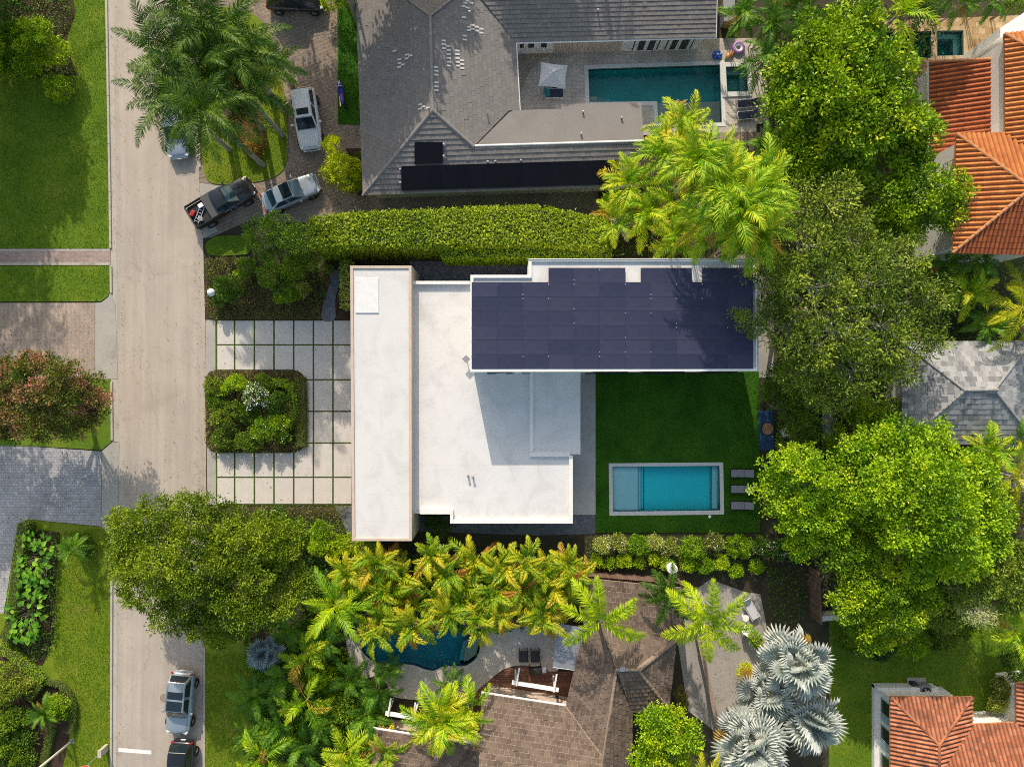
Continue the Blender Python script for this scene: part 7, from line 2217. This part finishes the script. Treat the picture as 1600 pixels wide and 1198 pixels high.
for i, (x, y, r, z, lf, lb) in enumerate(((425, 1035, 20, 1.6, 'green', 'green bush left of the fern-like palms, below the blue-grey fan palm'), (500, 1050, 20, 1.5, 'bright', 'bright bush in the upper middle of the lower garden'), (460, 1130, 22, 1.5, 'green', 'green bush in the middle of the lower garden'), (540, 1105, 22, 1.5, 'green', 'green bush below the round clipped ball'), (585, 1108, 18, 1.3, 'bright', 'bright bush left of the short pergola beam'), (520, 1150, 22, 1.5, 'dark', 'dark bush near the bottom of the lower garden'), (425, 1150, 18, 1.4, 'bright', 'bright bush at the edge of the lower grass verge'), (490, 985, 20, 2.2, 'green', 'green bush left of the pale drooping palm'), (560, 905, 22, 2.2, 'bright', 'bright bush at the left end of the golden palms'))):
    shrub('garden_bush', lb, [(x, y, r, z), (x + r * .6, y + r * .5, r * .7, z * .8), (x - r * .6, y + r * .3, r * .7, z * .85)], lf, .26, 13, .24, .11, group='bushes among the palms of the lower garden')
palm('yellow_palm', 'large brilliant yellow-green palm over the lower brown roof', 690, 1118, 4.6, 'areca', 26, 1.12, ((0, 34), (.4, 12), (1, -25)), seed=130, stems=3, trunk_r=.08)
palm('areca_palm', 'greener palm tucked right of the large yellow palm', 735, 1110, 3.8, 'areca', 13, .9, UPR, seed=131, stems=3, trunk_r=.06)
palm('fern_palm', 'dark small palm between cream deck and the large yellow palm', 705, 1068, 2.4, 'fern', 12, .7, UPR, seed=132)
tree('lime_tree', 'bright lime-green round tree over the brown roof at the bottom', 'tree', [(1025, 1128, 32, 5.0), (1060, 1148, 36, 5.0), (1012, 1175, 28, 4.6), (1050, 1190, 30, 4.4)], 'lime', .36, 14, .24, .14, trunk=.16)
palm('queen_palm', 'queen palm with six plume fronds over the ridge of the brown roof', 940, 970, 6.5, 'queen', 7, 1.12, ((0, 10), (1, -12)), base=(925, 940), seed=140, azs=[1.62, .55, 2.2, -.55, 3.75, .15, 3.0], trunk_r=.13)
palm('queen_palm', 'small dark green queen palm beside the white barrel', 1045, 930, 5.2, 'queen', 11, .78, ((0, 30), (1, -25)), base=(1040, 905), seed=141, trunk_r=.11, mat='royal')
palm('queen_palm', 'large yellow-green queen palm over the concrete pad', 1106, 972, 6.8, 'queen', 9, 1.22, ((0, 14), (1, -16)), base=(1085, 945), seed=142, azs=[1.5, .7, 2.5, -.1, 3.5, -.9, -1.6, 2.0, 4.0], trunk_r=.13)
palm('coconut_palm', 'golden coconut palm rising at the bottom edge beside the silver palms', 1078, 1222, 5.5, 'coconut', 9, .95, ((0, 26), (1, -22)), seed=143, azs=[2.1, 1.4, .9, 2.7, .3, 3.4, 4.5, 5.3, 1.75], trunk_r=.14)
shrub('leafy_shrub', 'small yellow-flowering shrub beside the concrete pad', [(1163, 1047, 12, .9), (1172, 1055, 8, .7)], 'yellow', .18, 12, .14, .08)
shrub('leafy_shrub', 'small bright shrub beside the white garden chair', [(1178, 992, 10, .8), (1182, 1002, 8, .7)], 'lime', .18, 12, .14, .08)
shrub('leafy_shrub', 'pinkish small shrub in the gap east of the brown roof', [(1062, 1080, 9, .9), (1068, 1092, 8, .8)], 'pink', .18, 12, .14, .08)
# silver palms
for i, (x, y, z, n, s_, lb) in enumerate(((1243, 1036, 5.2, 40, 1.12, 'largest silver fan palm, uppermost of the silver group'), (1172, 1160, 4.8, 40, 1.15, 'silver fan palm at the bottom edge nearest the lime-green tree'), (1262, 1118, 4.2, 34, 1.08, 'silver fan palm nearest the shaded lawn'), (1195, 1080, 3.6, 26, .95, 'smaller silver fan palm in the middle of the silver group'))):
    palm('silver_palm', lb, x, y, z, 'silver', int(n * .72), s_, ((0, 75), (.3, 45), (.65, 15), (1, -30)), part='fan_leaf', group='silver fan palms east of the brown roof', seed=150 + i, fans=True, trunk_r=.2)
# --- flower bed south of the pool
FB = [(940, 850, 14, 'variegated', 1, 'first grey-leaved white-flowering shrub at the terrace end of the bed'), (966, 846, 15, 'variegated', 1, 'grey-leaved white-flowering shrub next to the terrace end of the bed'), (996, 850, 18, 'lime', 0, 'round lime shrub left of the white skimmer in the bed'), (1022, 845, 14, 'variegated', 1, 'tall white-flowering shrub below the pool corner'), (1044, 852, 15, 'variegated', 1, 'white-flowering shrub below the middle of the pool'), (1080, 853, 20, 'lime', 0, 'largest lime shrub in the flower bed'), (1115, 845, 15, 'variegated', 1, 'white-flowering shrub below the skimmer lid'), (1153, 850, 20, 'lime', 0, 'lime shrub below the grey loungers'), (1186, 852, 15, 'dark', 1, 'dark white-flowering shrub at the east end of the bed'), (1212, 858, 16, 'dark', 1, 'dark shrub with white blooms beside the east trees')]
for x, y, r, lf, w, lb in FB:
    shrub('flowering_shrub' if w else 'round_shrub', lb, [(x, y, r * .8, 1.0), (x + r * .4, y + r * .35, r * .55, .8), (x - r * .4, y + r * .2, r * .55, .85)], lf, .19, 13, .15, .085, group='shrubs in the bed south of the pool', flowers=('white_flower', .2, .09, 6, .12) if w else None)
for k, (x, y, r) in enumerate(((930, 874, 9), (950, 880, 8), (974, 874, 11), (998, 878, 8), (1020, 872, 8), (1042, 878, 11), (1075, 880, 12), (1100, 882, 12), (1126, 878, 11), (1148, 890, 10), (1180, 884, 10))):
    lbs = ['nearest the golden palms', 'second from the golden palms', 'below the grey-leaved shrubs', 'below the round lime shrub', 'left of the white barrel', 'right of the white barrel', 'under the largest lime shrub', 'right of the largest lime shrub', 'below the skimmer lid shrub', 'dipping lowest, toward the concrete pad', 'at the dark east end']
    shrub('small_shrub', 'small yellow-green shrub in the lower bed row, ' + lbs[k], [(x, y, r, .7), (x + r * .5, y + 3, r * .6, .6)], 'lime2', .17, 12, .13, .08, group='small shrubs in the lower row of the bed')
bed('ground_cover', [(1195, 885), (1258, 885), (1262, 962), (1215, 985), (1200, 940)], 'dark', 45, .3, .18, .09, label='sparse dark ground cover beside the brown fence')
bed('ground_cover', [(915, 836), (1200, 836), (1215, 895), (915, 885)], 'dark', 80, .4, .14, .08, label='dark leaves between the flower bed shrubs')
# --- east trees
tree('lime_tree', 'tall bright green tree north of the oak, over the golden terrace', 'tree', [(1300, 70, 58, 8.0), (1340, 45, 40, 8.2), (1245, 110, 44, 6.8), (1305, 140, 60, 8.2), (1370, 115, 50, 8.0), (1390, 180, 50, 7.6), (1325, 205, 56, 7.4), (1255, 190, 46, 6.6), (1240, 245, 42, 5.8), (1428, 205, 36, 6.6), (1410, 245, 40, 6.2), (1320, 262, 42, 6.0), (1225, 165, 34, 6.0)], 'bright', .50, 15, .36, .19, base=(1275, 190), trunk=.32, dens=1.25, tvar=.2, hole=.06, twig=60)
palm('feather_palm', 'bright feather palm frond cluster above the golden terrace spa', 1402, 25, 7.0, 'areca', 9, 1.15, UPR, seed=160)
tree('round_tree', 'round fresh green tree between oak and orange roof', 'tree', [(1400, 312, 38, 6.2), (1440, 300, 38, 6.6), (1478, 296, 30, 6.2), (1425, 345, 34, 5.6), (1385, 350, 26, 5.0), (1470, 335, 28, 5.4)], 'bright', .42, 15, .28, .17, base=(1385, 330), trunk=.22)
tree('live_oak', 'broad olive-green live oak with pale twigs behind the yard', 'tree', [(1225, 335, 48, 7.0), (1290, 320, 48, 7.4), (1255, 385, 56, 8.0), (1335, 380, 46, 7.6), (1200, 430, 40, 6.6), (1270, 450, 58, 8.4), (1345, 440, 56, 8.2), (1405, 425, 46, 7.4), (1445, 470, 40, 6.6), (1300, 520, 60, 8.0), (1230, 510, 46, 7.0), (1375, 510, 52, 7.6), (1435, 530, 38, 6.4), (1330, 580, 50, 7.0), (1255, 580, 46, 6.4), (1290, 615, 38, 5.8), (1395, 570, 34, 6.4)], 'olive', .55, 17, .34, .12, base=(1240, 490), trunk=.45, bark='bark_pale', dens=1.0, tvar=.24, hole=.22, twig=260, squash=.6)
tree('small_tree', 'small light olive tree reaching over the corner of the solar roof', 'tree', [(1160, 500, 13, 8.2, .5), (1176, 510, 15, 8.3, .5), (1150, 495, 8, 8.1, .5), (1188, 500, 11, 8.0, .5), (1205, 480, 20, 7.4)], 'olive', .32, 14, .22, .09, base=(1210, 520), trunk=.12, bark='bark_pale', dens=1.3)
tree('yard_tree', 'dark dense tree between the blue mat and the oak', 'tree', [(1215, 610, 26, 4.0), (1240, 640, 28, 3.8), (1225, 585, 24, 4.4), (1255, 670, 22, 3.2), (1235, 690, 22, 2.6)], 'green', .36, 14, .24, .11, trunk=.16, tvar=.2)
tree('canopy_tree', 'lime-green canopy tree overhanging the grey loungers', 'tree', [(1222, 735, 36, 5.6), (1205, 775, 30, 5.2), (1255, 720, 30, 5.6), (1290, 745, 36, 6.4), (1270, 785, 36, 5.8), (1310, 785, 34, 6.2), (1235, 805, 30, 5.0), (1290, 825, 34, 5.4), (1250, 845, 26, 4.4)], 'lime2', .40, 15, .26, .16, base=(1230, 740), trunk=.28, tvar=.17, hole=.12, twig=100)
tree('canopy_tree', 'largest yellow-green canopy tree below the slate roof', 'tree', [(1345, 705, 36, 6.8), (1400, 700, 44, 7.6), (1455, 700, 40, 7.6), (1380, 755, 50, 8.2), (1440, 760, 54, 8.8), (1500, 745, 46, 8.0), (1535, 790, 40, 7.2), (1480, 810, 52, 8.6), (1420, 815, 46, 8.0), (1540, 840, 38, 6.8), (1490, 865, 44, 7.2), (1440, 870, 38, 6.8), (1355, 800, 34, 6.0)], 'lime2', .42, 16, .28, .17, base=(1385, 760), trunk=.42, tvar=.16, hole=.12, twig=160)
tree('canopy_tree', 'greener canopy tree at the lower edge above the shaded lawn', 'tree', [(1330, 870, 40, 5.6), (1375, 900, 44, 6.0), (1330, 935, 36, 5.0), (1400, 950, 42, 5.4), (1360, 980, 34, 4.4), (1440, 925, 36, 5.4), (1350, 845, 34, 5.0)], 'bright', .40, 15, .26, .15, base=(1320, 860), trunk=.28, tvar=.2)
tree('canopy_tree', 'yellow-olive canopy tree at the right edge below the largest one', 'tree', [(1505, 915, 36, 6.2), (1545, 895, 36, 6.2), (1480, 950, 32, 5.4), (1580, 930, 26, 5.0), (1590, 870, 26, 5.6)], 'olive', .42, 15, .26, .14, base=(1475, 880), trunk=.26)
tree('bare_tree', 'half-bare grey twiggy tree beside the yellow-olive canopy', 'tree', [(1518, 950, 22, 6.6), (1500, 935, 16, 6.4), (1535, 962, 16, 6.0)], 'dry', .34, 10, .3, .035, base=(1462, 900), trunk=.16, bark='bark_pale', twig=60)
shrub('leafy_shrub', 'fresh green shrub under the oak beside the grey boat', [(1340, 640, 26, 2.2), (1375, 650, 24, 2.2), (1355, 672, 20, 1.8), (1310, 690, 22, 2.0), (1395, 640, 18, 2.2)], 'bright', .3, 13, .2, .12)
for i, (x, y, z, n, s_, lb) in enumerate(((1062, 200, 6.0, 20, 1.0, 'areca palm with the topmost crown beside the shallow pool shelf'), (1040, 240, 5.6, 18, 1.0, 'areca palm over the end of the black roof panels'), (985, 290, 4.8, 18, .95, 'areca palm lowest left, over the brick side path'), (1090, 255, 11.5, 18, 1.1, 'areca palm over the timber deck'), (1010, 335, 4.6, 16, .95, 'areca palm at the end of the tall hedge'), (1065, 310, 5.2, 18, 1.0, 'areca palm in the middle of the yellow palm group'), (1130, 290, 11.4, 26, 1.15, 'areca palm right of the middle, near the bright green tree'), (1175, 300, 10.8, 26, 1.15, 'areca palm rightmost, touching the oak'), (1115, 345, 9.4, 24, 1.05, 'areca palm just above the solar roof'), (1055, 370, 4.2, 15, .9, 'areca palm hanging nearest the solar roof parapet'), (960, 345, 4.2, 12, .8, 'small areca palm with a faded orange frond by the hedge end'), (1172, 362, 9.5, 26, 1.1, 'areca palm at the corner of the solar roof'), (1152, 328, 11.6, 26, 1.1, 'added tall areca palm right of the group centre, shading the solar roof'))):  # last palm is added only to thicken the shade on the solar roof
    palm('areca_palm', lb, x, y, z, 'areca', n, s_, ((0, 32), (.35, 12), (.7, -8), (1, -32)), group='areca palms between the two pool gardens', seed=170 + i, stems=4, trunk_r=.07)
bed('ground_cover', [(935, 315), (1190, 215), (1230, 400), (1180, 402), (950, 402)], 'dark', 45, .7, .25, .12, label='dark undergrowth beneath the areca palms')
palm('dead_palm', 'withered palm with grey drooping fronds near the hedge end', 970, 352, 4.4, 'fern', 9, .62, ((0, 0), (1, -40)), seed=190, mat='dry', trunk_r=.08)
for i, (x, y, z, s_, lb) in enumerate(((1160, 20, 3.4, .9, 'dark palm at the top edge beside the grey cabinet'), (1205, 35, 3.8, 1.0, 'dark palm at the top edge left of the bright green tree'), (1245, 10, 4.0, 1.0, 'dark palm at the top edge behind the bright green tree'), (1190, 95, 3.2, .95, 'dark palm beside the violet swim ring'), (1195, 235, 3.4, .9, 'dark palm at the right end of the timber deck'), (1440, 8, 3.0, .9, 'dark palm at the top edge above the golden terrace'), (1500, 2, 3.0, .9, 'dark palm at the top edge over the square dark spa'), (1550, 0, 3.0, .9, 'dark palm at the top edge nearest the orange roof'), (1290, 280, 3.8, 1.0, 'dark palm between the bright green tree and the oak'), (1350, 300, 3.6, .9, 'dark palm left of the round fresh green tree'), (1210, 275, 3.6, .95, 'dark palm in the gap above the oak'))):
    palm('fern_palm', lb, x, y, z, 'fern', 15, s_, UPR, group='dark palms along the east side', seed=200 + i, stems=3, trunk_r=.06)
shrub('palm_shrub', 'yellow-green shrub at the top edge right of the dark palms', [(1590, 0, 18, 2.6), (1575, 8, 10, 2.2)], 'lime2', .26, 12, .22, .1)
for i, (x, y, z, n, s_, k, lb) in enumerate(((1600, 480, 4.6, 15, .95, 'coconut', 'golden coconut palm at the right edge above the slate roof'), (1530, 405, 4.0, 14, .9, 'fern', 'green palm against the corner of the orange roof'), (1510, 455, 3.4, 13, .9, 'areca', 'yellow-green palm between oak and golden coconut palm'), (1480, 410, 3.0, 12, .85, 'fern', 'dark palm below the orange roof eave'), (1545, 510, 3.0, 12, .85, 'fern', 'dark palm tucked above the slate roof'), (1540, 705, 4.0, 13, .9, 'areca', 'yellow-green palm at the lower corner of the slate roof'), (1592, 690, 3.6, 12, .85, 'fern', 'green palm at the right edge below the slate roof'), (1585, 745, 3.4, 12, .85, 'coconut', 'golden palm at the right edge beside the largest canopy'), (1585, 985, 4.2, 16, 1.0, 'areca', 'yellow-green palm at the right edge above the shaded lawn'))):
    palm('garden_palm', lb, x, y, z, k, n, s_, UPR, seed=220 + i, trunk_r=.1)
bed('ground_cover', [(1470, 395), (1600, 400), (1600, 535), (1470, 530)], 'dark', 45, .7, .25, .12, label='dark undergrowth below the orange roof')
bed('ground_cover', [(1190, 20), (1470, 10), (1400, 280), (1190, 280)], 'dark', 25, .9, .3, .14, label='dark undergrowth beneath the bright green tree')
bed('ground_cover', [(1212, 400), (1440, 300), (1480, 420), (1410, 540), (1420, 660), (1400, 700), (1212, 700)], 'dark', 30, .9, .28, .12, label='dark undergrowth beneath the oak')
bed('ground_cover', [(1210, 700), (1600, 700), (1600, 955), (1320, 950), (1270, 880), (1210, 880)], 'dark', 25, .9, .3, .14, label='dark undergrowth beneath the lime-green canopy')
for i, (x, y, r, lf, lb) in enumerate(((1335, 1000, 22, 'green', 'green shrub at the left end of the shaded lawn fringe'), (1375, 1015, 18, 'dark', 'dark shrub in the fringe above the shaded lawn'), (1425, 1008, 22, 'lime2', 'golden shrub in the fringe above the air conditioner'), (1475, 995, 26, 'olive', 'olive shrub in the fringe beside the grey twiggy tree'), (1500, 985, 16, 'green', 'small shrub at the right end of the lawn fringe'))):
    shrub('fringe_shrub', lb, [(x, y, r * .8, .9), (x + r * .6, y - 4, r * .6, .8), (x - r * .6, y + 2, r * .6, .7)], lf, .24, 13, .2, .1, group='shrubs fringing the shaded lawn')
shrub('leafy_shrub', 'pale variegated shrub between the red roofs', [(1562, 1072, 15, 1.2), (1575, 1090, 13, 1.1), (1555, 1098, 12, 1.0)], 'variegated', .2, 12, .17, .1)
shrub('leafy_shrub', 'dark shrub at the right edge of the shaded lawn', [(1590, 1040, 20, 1.4), (1575, 1025, 14, 1.2)], 'dark', .24, 12, .18, .1)
tree('shade_tree', 'rust-brown tree cut by the right edge beside the canopy', 'tree', [(1602, 905, 24, 4.4), (1596, 800, 16, 4.0)], 'brown', .34, 13, .22, .1, trunk=.14)
# --- trees outside the picture whose shade falls into it
for i, (x, y, z, r) in enumerate(((556, -25, 9.0, 2.9), (600, -60, 9.4, 2.9), (565, 40, 8.6, 1.9), (650, -165, 9.5, 2.3), (800, -150, 9.0, 2.4), (450, -120, 8.5, 3.6), (1240, -100, 8, 4.0), (1340, -110, 8, 4))):
    p = g(x, y, 0); k = H / (H - z)
    tree('street_tree', 'broad green tree beyond the top edge of the picture', 'tree', [((p.x / (S / k)) + 800, 599 - p.y / (S / k), r / (S / k), z, .6)], 'green', .7, 14, .5, .26, base=(x, y), trunk=.25, group='trees beyond the top edge', dens=2.4)
for i, (x, y) in enumerate(((850, -130), (905, -120), (790, -130))):
    p = g(x, y, 0); z = 9.5; k = H / (H - z)
    palm('royal_palm', 'tall royal palm beyond the top edge of the picture', p.x / (S / k) + 800, 599 - p.y / (S / k), z, 'royal', 14, .7, UPR, group='palms beyond the top edge', seed=310 + i)

# --- leaf litter in the gutters and on the drives
rng = NR
P = []
for poly, n in (([(174, 0), (190, 0), (196, 600), (188, 1198), (174, 1198)], 230), ([(300, 0), (313, 280), (322, 480), (322, 790), (317, 1198), (302, 1198), (306, 600)], 300), ([(380, 0), (520, 0), (560, 200), (560, 320), (390, 340), (420, 280), (450, 200)], 500), ([(0, 474), (148, 473), (148, 560), (0, 560)], 160), ([(0, 690), (158, 705), (158, 822), (45, 811), (0, 820)], 160), ([(337, 500), (548, 500), (550, 788), (337, 788)], 130), ([(186, 100), (310, 300), (318, 760), (190, 1100)], 160), ([(565, 1045), (745, 1085), (860, 980), (760, 990)], 120), ([(1080, 920), (1190, 940), (1160, 1090), (1090, 1100)], 200), ([(650, 450), (890, 720), (890, 800), (660, 790)], 0)):
    q = np.array([(p.x, p.y) for p in gl(poly)])
    lo, hi = q.min(0), q.max(0)
    x = rng.uniform(lo[0], hi[0], n * 4); y = rng.uniform(lo[1], hi[1], n * 4)
    k = np.where(in_poly(x, y, [tuple(a) for a in q]))[0][:n]
    P.append(np.stack([x[k], y[k], np.full(len(k), .092)], 1))
P = np.concatenate(P); n = len(P)
V = leaf_quads(P, rng.normal(size=(n, 3)) * np.array([1, 1, .1]), np.array([0, 0, 1.]) + rng.normal(size=(n, 3)) * .25, .06 + .08 * rng.random(n), .03 + .035 * rng.random(n))
tag(mesh_obj('fallen_leaves', quads_mesh('fallen_leaves', V, rng.random(n)), L['brown']), 'scattered dry fallen leaves on road and drives', None, None, 'stuff')
